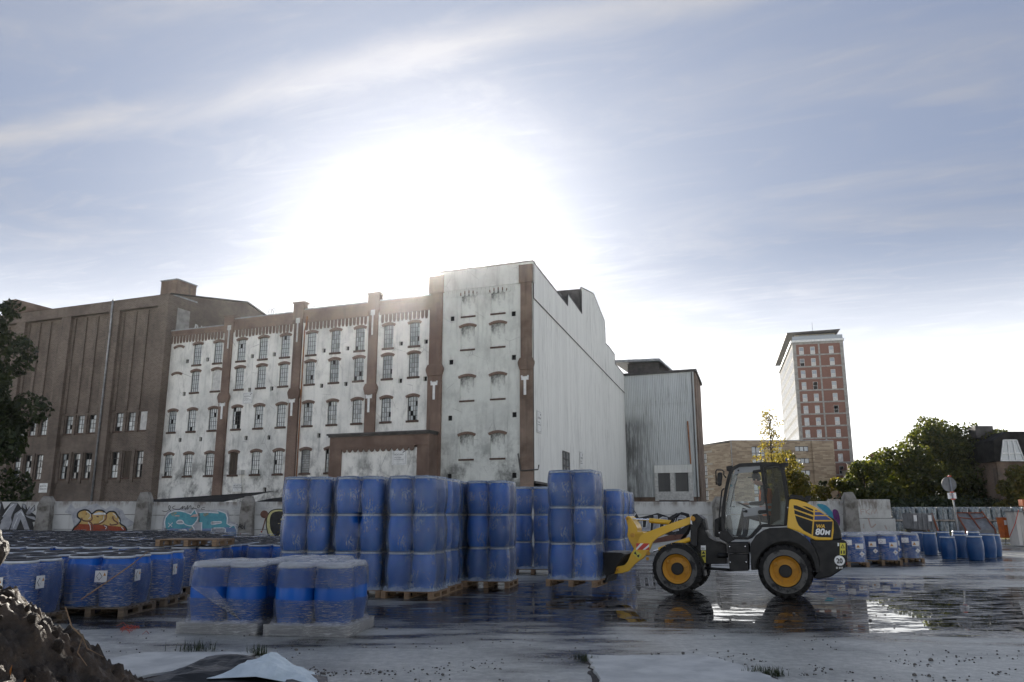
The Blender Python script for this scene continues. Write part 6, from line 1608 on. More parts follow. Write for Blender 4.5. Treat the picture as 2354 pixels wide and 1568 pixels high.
# front fender
ff = [(752, 797), (800, 800), (845, 812), (890, 838), (930, 878), (962, 926), (988, 990), (1004, 1082)]
m = MB(); q = lpoly(ff, 0.08)
for a, b in zip(q, q[1:]):
    d_ = Vector((b[0] - a[0], b[1] - a[1])).normalized(); n_ = (-d_.y * 0.03, d_.x * 0.03)
    m.prism([a, b, (b[0] - n_[0], b[1] - n_[1]), (a[0] - n_[0], a[1] - n_[1])], -0.82, -0.36)
m.build('front_fender', MAT['loader_black'], loader)
# loader boom
ARM = [(470, 716), (545, 690), (700, 634), (880, 572), (905, 552), (918, 590), (888, 632), (790, 668), (690, 706), (600, 752), (555, 792), (538, 840), (528, 862), (475, 932), (440, 950), (400, 984), (352, 1040), (292, 1056), (225, 1063), (216, 1050), (250, 1000), (318, 986), (344, 955), (366, 900), (402, 838), (432, 778), (446, 742)]
for dy in (0.42, 1.26): plate('lift_arm', ARM, dy, 0.10, 'cat_yellow', bevel=0.012)
plate('bell_crank', [(326, 584), (334, 570), (352, 566), (368, 578), (412, 640), (424, 668), (426, 700), (470, 702), (486, 712), (446, 760), (412, 850), (392, 842), (352, 768), (340, 730), (346, 662)], 0.62, 0.55, 'cat_yellow', bevel=0.012)
for px, py, r_, dy in ((341, 588, 0.035, 0.60), (388, 730, 0.05, 0.40), (258, 1020, 0.035, 0.40), (514, 932, 0.035, 0.40), (520, 884, 0.045, 0.40), (903, 590, 0.05, 0.37)):
    a = lp(px, py, dy); MB().lathe([(r_, 0), (r_, 0.03), (r_ * .7, 0.034)], 16, 'y').build('pivot_pin', MAT['rim_yellow'], loader, (a[0], dy - 0.9, a[1]))
m = MB(); a, b = lp(372, 592, 0.8), lp(532, 600, 0.8); m.tube([(a[0], -0.1, a[1]), (b[0], -0.1, b[1])], 0.022, 12); a, b = lp(560, 868, 0.44), lp(640, 846, 0.44); m.tube([(a[0], -0.46, a[1]), (b[0], -0.46, b[1])], 0.025, 12); m.build('piston_rod', MAT['chrome'], loader, smooth=True, angle=40)
m = MB(); a, b = lp(530, 604, 0.8), lp(720, 624, 0.8); m.tube([(a[0], -0.1, a[1]), (b[0], -0.1, b[1])], 0.055, 14); a, b = lp(610, 855, 0.44), lp(880, 764, 0.44); m.tube([(a[0], -0.46, a[1]), (b[0], -0.46, b[1])], 0.05, 14); m.build('hydraulic_cylinder', MAT['cat_yellow'], loader, smooth=True, angle=40)
m = MB()
for k in range(3):
    pts = [(700 + 18 * k, 640), (730 + 10 * k, 590 - 6 * k), (790, 548 - 6 * k), (850, 566 - 8 * k), (880, 640), (850, 700 + 10 * k), (800, 760)]
    m.tube([(lp(x, y, 0.6)[0], -0.3 + 0.12 * k, lp(x, y, 0.6)[1]) for x, y in pts], 0.014, 6)
m.build('hydraulic_hose', MAT['loader_black'], loader, smooth=True)
plate('headlamp', [(878, 580), (890, 572), (896, 640), (882, 632)], 0.36, 0.06, 'plate_white')
# quick coupler, carriage and forks
plate('fork_carriage', [(132, 876), (178, 876), (290, 880), (312, 900), (300, 925), (262, 968), (246, 1000), (222, 1062), (182, 1072), (152, 1140), (132, 1128)], 0.30, 1.05, 'loader_black', bevel=0.01)
fz = 0.205
m = MB(); x0 = lp(132, 1100, 0.6)[0]
for y in (-0.38, 0.22): m.box(x0 - 1.08, x0 + 0.06, y, y + 0.11, fz, fz + 0.035); m.box(x0, x0 + 0.05, y, y + 0.11, fz + 0.035, 0.75)
m.build('fork', MAT['loader_black'], loader)
# hood
HOOD = [(1727, 428), (1745, 421), (1800, 427), (1870, 450), (1950, 490), (2020, 540), (2085, 588), (2106, 612), (2108, 690), (2097, 774), (1950, 774), (1860, 728), (1790, 696), (1708, 668), (1714, 560)]
plate('hood', HOOD, 0.12, 1.56, 'cat_yellow', bevel=0.035)
plate('hood_rear', [(2050, 560), (2110, 590), (2142, 622), (2168, 690), (2182, 768), (2090, 776), (2060, 690)], 0.16, 1.48, 'loader_black', bevel=0.03)
plate('hood_top', [(1716, 412), (1742, 382), (1832, 392), (1856, 412), (1868, 394), (1914, 396), (1902, 436), (1880, 448), (1800, 424), (1720, 424)], 0.25, 1.3, 'loader_black', bevel=0.02)
INL = [([(1838, 480), (1876, 486), (1930, 508), (1932, 524), (1905, 516)], 'loader_black'), ([(1764, 474), (1790, 476), (1934, 536), (1934, 560), (1766, 502)], 'loader_black'), ([(1769, 514), (1932, 574), (1930, 600), (1773, 549)], 'loader_black'), ([(1776, 560), (1928, 612), (1918, 726), (1850, 690), (1806, 645), (1788, 604)], 'loader_black'),
       ([(1949, 511), (1978, 524), (1948, 524)], 'stripe_blue'), ([(1946, 533), (1992, 533), (2032, 557), (1945, 557)], 'stripe_blue'), ([(1943, 567), (2044, 567), (2090, 600), (1942, 600)], 'stripe_blue'), ([(1940, 612), (2098, 612), (2086, 750), (1985, 748), (1930, 736)], 'black_print')]
for pts, mt in INL: plate('hood_inlay' if mt != 'loader_black' else 'grille_opening', pts, 0.116, 0.006, mt)
def label_on(txt, px, py, size, mat, dy, shear=0.0, offset=0.0, sx=1.0, parent=None):
    a = lp(px, py, dy); return inst('lettering', text_mesh(txt, size, MAT[mat], shear=shear, offset=offset, extrude=0.0008, sx=sx), parent or loader, (a[0], dy - 0.9, a[1]), FLAT)
label_on('WA', 1955, 668, 0.098, 'cat_yellow', 0.112, 0.25, 0.003); label_on('80', 1948, 726, 0.17, 'plate_white', 0.112, 0.22, 0.006, 1.02); label_on('M', 2030, 726, 0.118, 'plate_white', 0.112, 0.22, 0.005, 1.05)
# cab
OUT = [(1196, 232), (1212, 180), (1240, 146), (1300, 116), (1480, 105), (1600, 104), (1648, 118), (1676, 160), (1692, 240), (1706, 340), (1722, 430), (1716, 560), (1700, 652), (1560, 662), (1476, 664), (1402, 744), (1376, 770), (1196, 766), (1158, 738), (1142, 640), (1146, 520), (1160, 420), (1176, 320)]
H1 = [(1232, 212), (1252, 174), (1300, 146), (1476, 134), (1508, 360), (1544, 636), (1470, 640), (1386, 738), (1372, 748), (1212, 744), (1182, 724), (1172, 640), (1174, 520), (1186, 420), (1206, 310)]
H2 = [(1504, 146), (1596, 130), (1634, 142), (1654, 180), (1668, 250), (1682, 350), (1696, 430), (1690, 560), (1680, 640), (1562, 648), (1530, 380)]
def holed(name, outer, inner, dy, th, mat):
    bm = bmesh.new(); es = []
    for lo_ in [outer] + inner:
        q = lpoly(lo_, dy); vs = [bm.verts.new((p[0], dy - 0.9, p[1])) for p in q]; es += [bm.edges.new((vs[i], vs[(i + 1) % len(vs)])) for i in range(len(vs))]
    bmesh.ops.triangle_fill(bm, edges=es, use_beauty=True)
    r = bmesh.ops.extrude_face_region(bm, geom=bm.faces[:]); 
    bmesh.ops.translate(bm, verts=[v for v in r['geom'] if isinstance(v, bmesh.types.BMVert)], vec=(0, th, 0))
    bmesh.ops.recalc_face_normals(bm, faces=bm.faces[:])
    me = bpy.data.meshes.new(name); bm.to_mesh(me); bm.free(); me.materials.append(MAT[mat]); return inst(name, me, loader)
holed('rear_fender', fen + [(1953, 1050)] + arc, [], 0.05, 0.06, 'loader_black')
CN, CF = 0.22, 1.55
holed('cab_side_frame', OUT, [H1, H2], CN, 0.07, 'loader_black')
far_side = holed('cab_side_frame', OUT, [H1, H2], CN, 0.07, 'loader_black'); far_side.location.y = CF - CN - 0.07
gn = plate('door_glass', H1, CN + 0.03, 0.008, 'cab_glass'); g2 = plate('side_glass', H2, CN + 0.03, 0.008, 'cab_glass_dark')
g3 = plate('door_glass', H1, CN + 0.03, 0.008, 'cab_glass'); g3.location.y = 1.2; g4 = plate('side_glass', H2, CN + 0.03, 0.008, 'cab_glass_dark'); g4.location.y = 1.2
plate('frosted_band', [(1325, 508), (1522, 478), (1534, 548), (1338, 574)], CN + 0.022, 0.004, 'cab_frost'); plate('frosted_band', [(1262, 168), (1300, 148), (1474, 138), (1478, 186), (1300, 200), (1250, 216)], CN + 0.022, 0.004, 'cab_frost')
for pts in ([(1458, 524), (1468, 516), (1530, 514), (1534, 540), (1470, 550), (1458, 542)], [(1412, 182), (1420, 174), (1484, 166), (1488, 190), (1424, 202), (1412, 196)]): plate('door_hinge', pts, CN - 0.02, 0.06, 'loader_black', bevel=0.01)
for px, py, r_ in ((1357, 526, 0.03), (1338, 528, 0.017), (1291, 176, 0.018)):
    a = lp(px, py, CN); MB().lathe([(r_, 0), (r_, 0.02), (r_ * .6, 0.024)], 14, 'y').build('door_lock', MAT['loader_black'], loader, (a[0], CN - 0.9 + 0.03, a[1]))
def span(name, pts, mat, y0=CN + 0.07, y1=CF - 0.07, th=None):
    m = MB(); q = lpoly(pts, CN); m.prism(q, y0 - 0.9, y1 - 0.9); return m.build(name, MAT[mat], loader)
span('cab_roof', [(1240, 148), (1300, 118), (1480, 107), (1600, 106), (1646, 120), (1640, 134), (1598, 122), (1480, 124), (1302, 134), (1250, 166)], 'loader_black')
span('windscreen', [(1234, 200), (1240, 200), (1180, 520), (1178, 640), (1170, 640), (1172, 520)], 'cab_glass'); span('rear_window', [(1664, 200), (1670, 200), (1702, 430), (1696, 430)], 'cab_glass_dark')
span('cab_floor', [(1196, 764), (1376, 768), (1402, 742), (1476, 662), (1560, 660), (1700, 650), (1700, 640), (1555, 645), (1470, 648), (1395, 728), (1370, 752), (1196, 750)], 'loader_black')
span('cab_rear_panel', [(1690, 640), (1694, 460), (1702, 460), (1704, 640)], 'loader_black')
span('front_cowl', [(1160, 740), (1196, 764), (1200, 690), (1180, 560), (1160, 560)], 'loader_black')
plate('cab_nose', [(1086, 598), (1110, 584), (1146, 568), (1152, 740), (1160, 752), (1096, 748), (1088, 730)], 0.32, 1.1, 'loader_black', bevel=0.02); plate('cab_mount', [(1120, 700), (1196, 690), (1260, 770), (1200, 800), (1130, 760)], 0.16, 0.1, 'loader_black', bevel=0.01)
plate('roof_bracket', [(1186, 142), (1242, 132), (1236, 160), (1214, 186), (1190, 180)], 0.2, 0.12, 'loader_black', bevel=0.008); plate('roof_bracket', [(1640, 116), (1690, 108), (1718, 110), (1716, 140), (1690, 146), (1692, 176), (1672, 172), (1660, 150)], 0.2, 0.12, 'loader_black', bevel=0.008)
a = lp(1703, 100, 0.3); MB().lathe([(0.012, 0), (0.02, 0.02), (0.016, 0.07), (0.006, 0.075)], 10).build('beacon', MAT['stripe_blue'], loader, (a[0], 0.3 - 0.9, a[1]))
m = MB(); m.tube([(lp(x, y, 0.12)[0], -0.78, lp(x, y, 0.12)[1]) for x, y in ((1182, 235), (1166, 215), (1168, 186), (1150, 172), (1106, 170), (1098, 186), (1102, 300))], 0.013, 8); m.tube([(lp(1182, 235, 0.2)[0], -0.7, lp(1182, 235, 0.2)[1]), (lp(1182, 235, 0.12)[0], -0.78, lp(1182, 235, 0.12)[1])], 0.02, 8); m.build('mirror_arm', MAT['loader_black'], loader, smooth=True)
plate('mirror', [(1112, 200), (1132, 190), (1150, 196), (1150, 240), (1142, 300), (1128, 312), (1110, 304), (1106, 250)], 0.06, 0.16, 'loader_black', bevel=0.02)
m = MB(); m.tube([(lp(x, y, 0.2)[0], -0.70, lp(x, y, 0.2)[1]) for x, y in ((1170, 330), (1150, 350), (1138, 460), (1128, 560), (1130, 700))], 0.015, 8); m.tube([(lp(x, y, 0.5)[0], -0.4, lp(x, y, 0.5)[1]) for x, y in ((1282, 240), (1262, 300), (1222, 490), (1260, 486))], 0.010, 6); m.build('grab_rail', MAT['loader_black'], loader, smooth=True)
# seat and steering column
span('seat', [(1560, 640), (1570, 420), (1600, 330), (1622, 330), (1640, 420), (1640, 600), (1500, 610), (1490, 570), (1560, 560)], 'loader_black', 0.60, 1.15)
m = MB(); m.tube([(lp(1290, 740, 0.9)[0], 0, lp(1290, 740, 0.9)[1]), (lp(1345, 500, 0.9)[0], 0, lp(1345, 500, 0.9)[1])], 0.05, 8)
c_ = Vector((lp(1352, 478, 0.9)[0], 0, lp(1352, 478, 0.9)[1])); ring = []
for k in range(17):
    a = 2 * math.pi * k / 16; ring.append(c_ + Vector((math.cos(a) * 0.17 * math.cos(rad(25)), math.sin(a) * 0.17, -math.cos(a) * 0.17 * math.sin(rad(25)))))
m.tube(ring, 0.016, 6); m.build('steering_wheel', MAT['loader_black'], loader, smooth=True)
m = MB(); m.tube([(lp(1480, 640, 0.4)[0], -0.45, lp(1480, 640, 0.4)[1]), (lp(1455, 500, 0.4)[0], -0.45, lp(1455, 500, 0.4)[1])], 0.02, 8); m.build('joystick', MAT['loader_black'], loader)
# plates and stickers
def sticker(pts, dy, mat, name='sticker'): return plate(name, pts, dy, 0.004, mat)
sticker([(417, 800), (528, 800), (526, 856), (415, 856)], 0.414, 'plate_white', 'warning_plate')
for q in ([(417, 800), (452, 800), (416, 842)], [(480, 800), (528, 800), (528, 806), (470, 856), (424, 856)], [(528, 828), (527, 856), (492, 856)]): plate('warning_stripe', q, 0.408, 0.004, 'warn_red')
sticker([(386, 890), (404, 852), (466, 898), (442, 938)], 0.414, 'sticker_yellow'); plate('symbol', [(396, 886), (410, 868), (424, 902)], 0.409, 0.003, 'black_print'); plate('symbol', [(426, 900), (446, 896), (440, 922), (424, 914)], 0.409, 0.003, 'black_print')
sticker([(970, 818), (1012, 818), (1012, 858), (970, 858)], 0.49, 'plate_white'); label_on('101', 972, 854, 0.062, 'black_print', 0.484, 0, 0.001, 0.85)
sticker([(974, 862), (1012, 862), (1012, 966), (974, 966)], 0.49, 'sticker_yellow'); plate('symbol', [(978, 890), (1008, 890), (993, 866)], 0.484, 0.003, 'black_print'); plate('symbol', [(980, 904), (1008, 900), (1006, 916), (982, 918)], 0.484, 0.003, 'black_print')
sticker([(2160, 797), (2208, 797), (2208, 900), (2160, 900)], 0.054, 'sticker_yellow'); plate('symbol', [(2166, 842), (2202, 842), (2184, 806)], 0.049, 0.003, 'black_print'); plate('symbol', [(2175, 838), (2194, 838), (2184, 816)], 0.045, 0.003, 'sticker_yellow'); plate('symbol', [(2168, 862), (2178, 862), (2178, 890), (2168, 890)], 0.049, 0.003, 'black_print'); plate('symbol', [(2190, 862), (2202, 862), (2202, 890), (2190, 890)], 0.049, 0.003, 'black_print')
sticker([(2140, 797), (2154, 797), (2154, 824), (2140, 824)], 0.054, 'plate_white')
a = lp(2158, 948, 0.05); MB().lathe([(0.104, 0), (0.104, 0.006)], 32, 'y').build('speed_plate', MAT['plate_white'], loader, (a[0], -0.841, a[1])); MB().lathe([(0.096, 0.0065), (0.102, 0.008), (0.104, 0.0065)], 32, 'y', cap=False).build('plate_edge', MAT['black_print'], loader, (a[0], -0.841, a[1]))
label_on('20', 2132, 970, 0.135, 'black_print', 0.044, 0, 0.003, 0.85)
for px in (2128, 2152, 2172): sticker([(px, 1002), (px + 14, 1002), (px + 14, 1018), (px, 1018)], 0.054, 'off_white')
plate('tail_lamp', [(2204, 935), (2224, 932), (2222, 980), (2206, 985)], 0.07, 0.2, 'tail_red', bevel=0.01)
plate('filler_cap', [(1970, 800), (1985, 786), (2010, 788), (2024, 806), (2010, 826), (1984, 824)], 0.05, 0.02, 'loader_black', bevel=0.006)

# ------------------------------------------------------------------ driver
MAT['skin'] = pm('skin', (0.42, 0.25, 0.18), None, rough=0.5); MAT['sweater'] = pm('sweater', (0.035, 0.037, 0.04), (0.025, 0.026, 0.028), 8, 0.9); MAT['hi_vis'] = pm('hi_vis', (0.85, 0.16, 0.02), None, rough=0.6); MAT['reflective'] = pm('reflective', (0.55, 0.55, 0.52), None, rough=0.35); MAT['hair'] = pm('hair', (0.03, 0.024, 0.02), None, rough=0.7); MAT['trousers'] = pm('trousers', (0.03, 0.033, 0.045), None, rough=0.9)
def skin_mesh(name, verts, edges, radii, mats, subdiv=2, root=0):
    me = bpy.data.meshes.new(name); me.from_pydata(verts, edges, []); o = bpy.data.objects.new(name, me); COL.objects.link(o)
    o.modifiers.new('s', 'SKIN'); sv = me.skin_vertices[0].data
    for i, r in enumerate(radii): sv[i].radius = (r, r) if not isinstance(r, tuple) else r
    sv[root].use_root = True
    md = o.modifiers.new('d', 'SUBSURF'); md.levels = subdiv; md.render_levels = subdiv
    out = bpy.data.meshes.new_from_object(o.evaluated_get(bpy.context.evaluated_depsgraph_get()))
    bpy.data.objects.remove(o); bpy.data.meshes.remove(me)
    out.materials.clear()
    for m_ in mats: out.materials.append(m_)
    out.polygons.foreach_set('use_smooth', [True] * len(out.polygons)); return out
def P3(px, py, y): a = lp(px, py, 0.87); return Vector((a[0], y, a[1]))
hipz = P3(1545, 590, 0); hx, hz_ = hipz.x, hipz.z
_pc = Vector((LX, LY)) + Vector(_ld) * hx
per = empty('person', (_pc.x, _pc.y, hz_), YAW, 'driver in dark sweater and orange safety vest seated in the loader cab', 'person')
def L3(v): return (v[0], v[1], v[2])
HEAD = P3(1440, 262, 0); SH = P3(1505, 335, 0)
tor = [(0, 0, 0.02), (-0.02, 0, 0.22), (SH.x - hx + 0.06, 0, SH.z - hz_ - 0.12), (SH.x - hx + 0.02, 0, SH.z - hz_ + 0.02), (SH.x - hx - 0.03, 0, SH.z - hz_ + 0.10), (HEAD.x - hx + 0.02, 0, HEAD.z - hz_ - 0.05), (HEAD.x - hx, 0, HEAD.z - hz_ + 0.06)]
hnd = P3(1372, 462, 0)
v = [Vector(t) for t in tor]; e = [(i, i + 1) for i in range(6)]; r = [(0.17, 0.13), (0.155, 0.12), (0.19, 0.12), (0.12, 0.09), (0.052, 0.052), (0.072, 0.085), (0.074, 0.088)]
for s_ in (-1, 1):
    i0 = len(v); sx = Vector((SH.x - hx + 0.03, s_ * 0.19, SH.z - hz_ - 0.03)); el = Vector((SH.x - hx - 0.02, s_ * 0.25, SH.z - hz_ - 0.30)); wr = Vector((hnd.x - hx + 0.03, s_ * 0.13, hnd.z - hz_)); kn = Vector((-0.44, s_ * 0.13, 0.07)); an = Vector((-0.50, s_ * 0.13, -0.36)); to = Vector((-0.64, s_ * 0.14, -0.40)); hp_ = Vector((-0.02, s_ * 0.10, 0.0))
    v += [sx, el, wr, hp_, kn, an, to]; r += [(0.072, 0.072), (0.055, 0.055), (0.036, 0.036), (0.10, 0.10), (0.072, 0.072), (0.05, 0.05), (0.042, 0.042)]
    e += [(3, i0), (i0, i0 + 1), (i0 + 1, i0 + 2), (0, i0 + 3), (i0 + 3, i0 + 4), (i0 + 4, i0 + 5), (i0 + 5, i0 + 6)]
me = skin_mesh('body', v, e, r, [MAT['sweater'], MAT['skin'], MAT['trousers']], 2)
zn = SH.z - hz_ + 0.085
for p_ in me.polygons:
    c = p_.center
    if c.z > zn: p_.material_index = 1
    elif c.z < 0.06 or (c.z < 0.14 and c.x < -0.2): p_.material_index = 2
inst('body', me, per)
# hands, each with a palm and five fingers closed round the wheel rim
for s_ in (-1, 1):
    w0 = Vector((hnd.x - hx + 0.02, s_ * 0.13, hnd.z - hz_)); vv = [w0, w0 + Vector((-0.05, 0, 0.0)), w0 + Vector((-0.09, 0, 0.0))]; ee = [(0, 1), (1, 2)]; rr = [(0.026, 0.03), (0.034, 0.02), (0.036, 0.016)]
    for k in range(4):
        b0 = len(vv); dy_ = (k - 1.5) * 0.019; ln = (0.9, 1.0, 0.95, 0.78)[k]
        vv += [w0 + Vector((-0.105, dy_, 0.004)), w0 + Vector((-0.105 - 0.03 * ln, dy_, -0.012)), w0 + Vector((-0.105 - 0.028 * ln, dy_, -0.036 * ln))]; ee += [(2, b0), (b0, b0 + 1), (b0 + 1, b0 + 2)]; rr += [0.0092, 0.0086, 0.0076]
    b0 = len(vv); vv += [w0 + Vector((-0.06, -s_ * 0.035, -0.01)), w0 + Vector((-0.10, -s_ * 0.048, -0.025))]; ee += [(1, b0), (b0, b0 + 1)]; rr += [0.012, 0.0095]
    inst('hand', skin_mesh('hand', vv, ee, [x_ if isinstance(x_, tuple) else (x_, x_) for x_ in rr], [MAT['skin']], 1), per)
hd = Vector((HEAD.x - hx, 0, HEAD.z - hz_ + 0.02))
m = MB()
m.lathe([(0.086, 0.0), (0.094, 0.03), (0.09, 0.075), (0.06, 0.112), (0.01, 0.122)], 20, c=(hd.x + 0.012, 0, hd.z + 0.03)); m.box(hd.x - 0.16, hd.x - 0.05, -0.06, 0.06, hd.z + 0.036, hd.z + 0.052)
m.build('cap', MAT['sweater'], per, smooth=True, angle=45)
m = MB(); m.prism([(hd.x - 0.078, hd.z + 0.012), (hd.x - 0.108, hd.z - 0.028), (hd.x - 0.078, hd.z - 0.038)], -0.014, 0.014); m.box(hd.x - 0.085, hd.x - 0.07, -0.028, 0.028, hd.z - 0.066, hd.z - 0.056)
for s_ in (-1, 1): m.lathe([(0.012, 0), (0.022, 0.008), (0.018, 0.014)], 10, 'y', (hd.x + 0.012, s_ * 0.078 + (0.014 if s_ > 0 else 0), hd.z - 0.012)); m.lathe([(0.008, 0), (0.006, 0.006)], 8, 'x', (hd.x - 0.086, s_ * 0.032, hd.z + 0.012))
m.build('face', MAT['skin'], per)
m = MB(); m.lathe([(0.05, -0.05), (0.083, -0.01), (0.088, 0.03), (0.075, 0.05)], 16, c=(hd.x + 0.022, 0, hd.z)); m.build('hair', MAT['hair'], per, smooth=True)
def vest_ring(z0, z1, k, mat, name):
    m = MB(); n = 24; vs = []; fs = []
    for j in range(7):
        t = z0 + (z1 - z0) * j / 6
        u = (t - 0.02) / (SH.z - hz_ - 0.1)
        cx = -0.02 * u + (SH.x - hx + 0.06) * max(0, (u - .35) / .65) ; ax_, ay_ = (0.145 - 0.01 * u) * k, (0.19 + 0.03 * u) * k
        if u > 0.85: ay_ *= 1 - 0.6 * (u - 0.85); ax_ *= 1 - 0.5 * (u - .85)
        for q in range(n): a = 2 * math.pi * q / n; vs.append((cx + ax_ * math.cos(a), ay_ * math.sin(a), t))
    for j in range(6):
        for q in range(n): a = j * n + q; b = j * n + (q + 1) % n; fs.append((a, b, b + n, a + n))
    m._add(vs, fs); return m.build(name, MAT[mat], per, smooth=True)
vs_ = vest_ring(0.06, SH.z - hz_ + 0.01, 1.06, 'hi_vis', 'safety_vest')
for z in (0.16, 0.27): vest_ring(z, z + 0.05, 1.085, 'reflective', 'reflective_strip')

# ------------------------------------------------------------------ right-hand yard
MAT['steel_grey'] = pm('steel_grey', (0.20, 0.205, 0.21), (0.13, 0.135, 0.14), 3, 0.5, 0.7); MAT['orange_paint'] = pm('orange_paint', (0.55, 0.13, 0.02), (0.38, 0.085, 0.02), 3, 0.5); MAT['tank_pale'] = pm('tank_pale', (0.58, 0.56, 0.52), (0.42, 0.40, 0.37), 2, 0.5, stretch=(1, 1, .3)); MAT['rust_edge'] = pm('rust_edge', (0.22, 0.06, 0.025), (0.15, 0.045, 0.02), 3, 0.6); MAT['red_clamp'] = pm('red_clamp', (0.45, 0.06, 0.03), None, rough=0.5)
MAT['ibc_film'] = film_mat('ibc_film', 0.16, (0.74, 0.79, 0.81), 1.6, 0.6, False); MAT['ibc_core'] = pm('ibc_core', (0.05, 0.09, 0.115), (0.12, 0.18, 0.21), 2.0, 0.35, vary=0.5)
# double-decked row of wrapped containers
def bundle_meshes():
    c = hood_mesh(0.55, 0.55, 1, 0.97, 0.30, 120, 'ibc_film', top=True, rows=12, nper=48, drape=0.03)
    b = MB()
    for x in (-.27, .27):
        for y in (-.27, .27): b.lathe([(.22, 0), (.26, .2), (.26, .75), (.22, .96)], 12, c=(x, y, 0))
    return c, b.mesh('wrapped_container', MAT['ibc_core'], smooth=True, angle=50)
IF, IC = bundle_meshes(); IP = MB().box(-.56, .56, -.56, .56, 0, .13).mesh('pallet_base', MAT['wood_grey'])
k = 0
for row in range(2):
    for q in range(13):
        for lv in range(2):
            p = atY(2066 + q * 24.5 + row * 9, 1200, 66 + row * 1.4)
            o = inst('wrapped_container', IC, None, (p.x + rnd.uniform(-.05, .05), 66 + row * 1.4, 0.13 + lv * 1.14), (0, 0, rad(rnd.uniform(-5, 5))), (0.74, 0.8, 1))
            if row == 1 and lv == 0: bpy.data.objects.remove(o); continue
            inst('film', IF, o); inst('pallet_base', IP, o, (0, 0, -0.13))
            tag(o, 'pale film-wrapped container, %s from the left, %s tier of the %s far row' % (ORD[q], ('lower', 'upper')[lv], ('front', 'rear')[row]), 'container', 'wrapped containers in the far double-decked row')
# skips
def skip(loc, rz, W, D, H, label, open_front):
    o = empty('tipping_skip', loc, rz, label, 'skip'); t = 0.04; m = MB()
    prof = [(0, 0.25), (D * 0.75, 0.25), (D, H), (0, H)] if not open_front else None
    if not open_front:
        side = [(0.0, 0.12), (W * 0.78, 0.12), (W, 0.0), (W * 0.80, H), (0, H)]
        m.prism(side, -D / 2, -D / 2 + t); m.prism(side, D / 2 - t, D / 2); m.box(0, t, -D / 2 + t, D / 2 - t, 0.12, H); m.box(0, W * .78, -D / 2 + t, D / 2 - t, 0.12, 0.12 + t); m.build('skip_body', MAT['steel_grey'], o)
        r = MB()
        for x in (0.06, 0.36, 0.66, 0.96, 1.22): r.box(x, x + 0.09, -D / 2 - 0.06, -D / 2, 0.12, H - 0.03)
        r.build('rib', MAT['steel_grey'], o)
        e = MB(); e.prism([(W - 0.02, 0), (W + 0.09, 0), (W * 0.80 + 0.09, H), (W * 0.80 - 0.02, H)], -D / 2 - 0.05, -D / 2 + 0.05); e.prism([(W - 0.02, 0), (W + 0.09, 0), (W * 0.80 + 0.09, H), (W * 0.80 - 0.02, H)], D / 2 - 0.05, D / 2 + 0.05); e.build('orange_edge', MAT['rust_edge'], o)
        for x in (0.10, 1.02): q = MB(); q.box(x, x + 0.2, -D / 2 - 0.075, -D / 2 - 0.065, H - 0.5, H - 0.12); q.build('sticker', MAT['label_paper'], o)
    else:
        m._add([(-W / 2, -D / 2, 0.0), (W / 2, -D / 2, 0.0), (W / 2, -D / 2, 0.28), (-W / 2, -D / 2, 0.28), (W / 2 * .9, D / 2, H), (-W / 2 * .9, D / 2, H), (W / 2, D / 2, 0.0), (-W / 2, D / 2, 0.0)], [(0, 1, 2, 3), (3, 2, 4, 5), (1, 6, 4, 2), (0, 3, 5, 7)])
        m.box(-W / 2 * .92, W / 2 * .92, D / 2, D / 2 + .05, 0.0, H); m.build('skip_body', MAT['steel_grey'], o)
        e = MB()
        for s in (-1, 1): e.tube([(s * W / 2, -D / 2, 0), (s * W / 2, -D / 2 - .02, 0.3), (s * W / 2 * .93, D / 2 - .1, H + .08)], 0.055, 6)
        e.tube([(0, -D / 2, 0.3), (0, D / 2 - .1, H)], 0.05, 6); e.tube([(-W / 2 * .94, 0.1, H * .78), (0, 0.1, H * .70), (W / 2 * .94, 0.1, H * .78)], 0.035, 6); e.tube([(-W / 2 * .93, D / 2 - .1, H), (W / 2 * .93, D / 2 - .1, H)], 0.04, 6); e.build('orange_edge', MAT['rust_edge'], o)
    g = MB(); g.box(0.1 if not open_front else -W / 2 + .1, W * .6 if not open_front else W / 2 - .1, -D / 2 + .2, D / 2 - .2, -0.5, 0.1); g.build('skid_base', MAT['dark_metal'], o)
    return o
p = atY(2085, 1200, 52); skip((p.x, 52, 0.62), 0, 1.55, 1.2, 1.12, 'grey ribbed tipping skip with slanted orange edge left of the sign pole', False)
p = atY(2238, 1200, 52); skip((p.x, 52, 0.45), 0, 1.85, 1.2, 1.32, 'grey tipping skip with open front and orange frame right of the sign pole', True)
p = atY(2310, 1200, 45); o = empty('orange_hopper', (p.x, 45, 0), 0, 'small orange steel hopper on thin legs', 'hopper')
m = MB(); m.prism([(-.25, .42), (.27, .40), (.32, 1.42), (-.32, 1.45)], -.25, .25); m.build('hopper_body', MAT['orange_paint'], o, bevel=.01); m = MB(); m.box(-.34, .34, -.27, .27, 1.44, 1.50); m.build('lid', MAT['orange_paint'], o); m = MB()
for x, dx in ((-.2, -.1), (.2, .12), (0, .2)): m.tube([(x, -.2, .42), (x + dx, -.25, 0)], .018, 6)
m.build('leg', MAT['dark_metal'], o); m = MB(); m.box(-.22, -.08, -.26, -.255, 1.1, 1.35); m.build('sticker', MAT['label_paper'], o)
p = atY(2343, 1200, 44); o = empty('silo_tank', (p.x + .35, 44, 0), 0, 'pale ribbed steel tank with hoses at the right edge', 'tank')
m = MB()
for k in range(7): x = -.75 + .25 * k; m.prism([(x, 0.05), (x + .2, 0.05), (x + .19 - .02 * k, 1.78), (x - .05, 1.78)], -.4 + .02 * (k % 2), .4)
m.build('tank_panel', MAT['tank_pale'], o); m = MB(); m.box(-.85, .9, -.45, .45, 1.78, 1.85); m.build('tank_rim', MAT['steel_grey'], o)
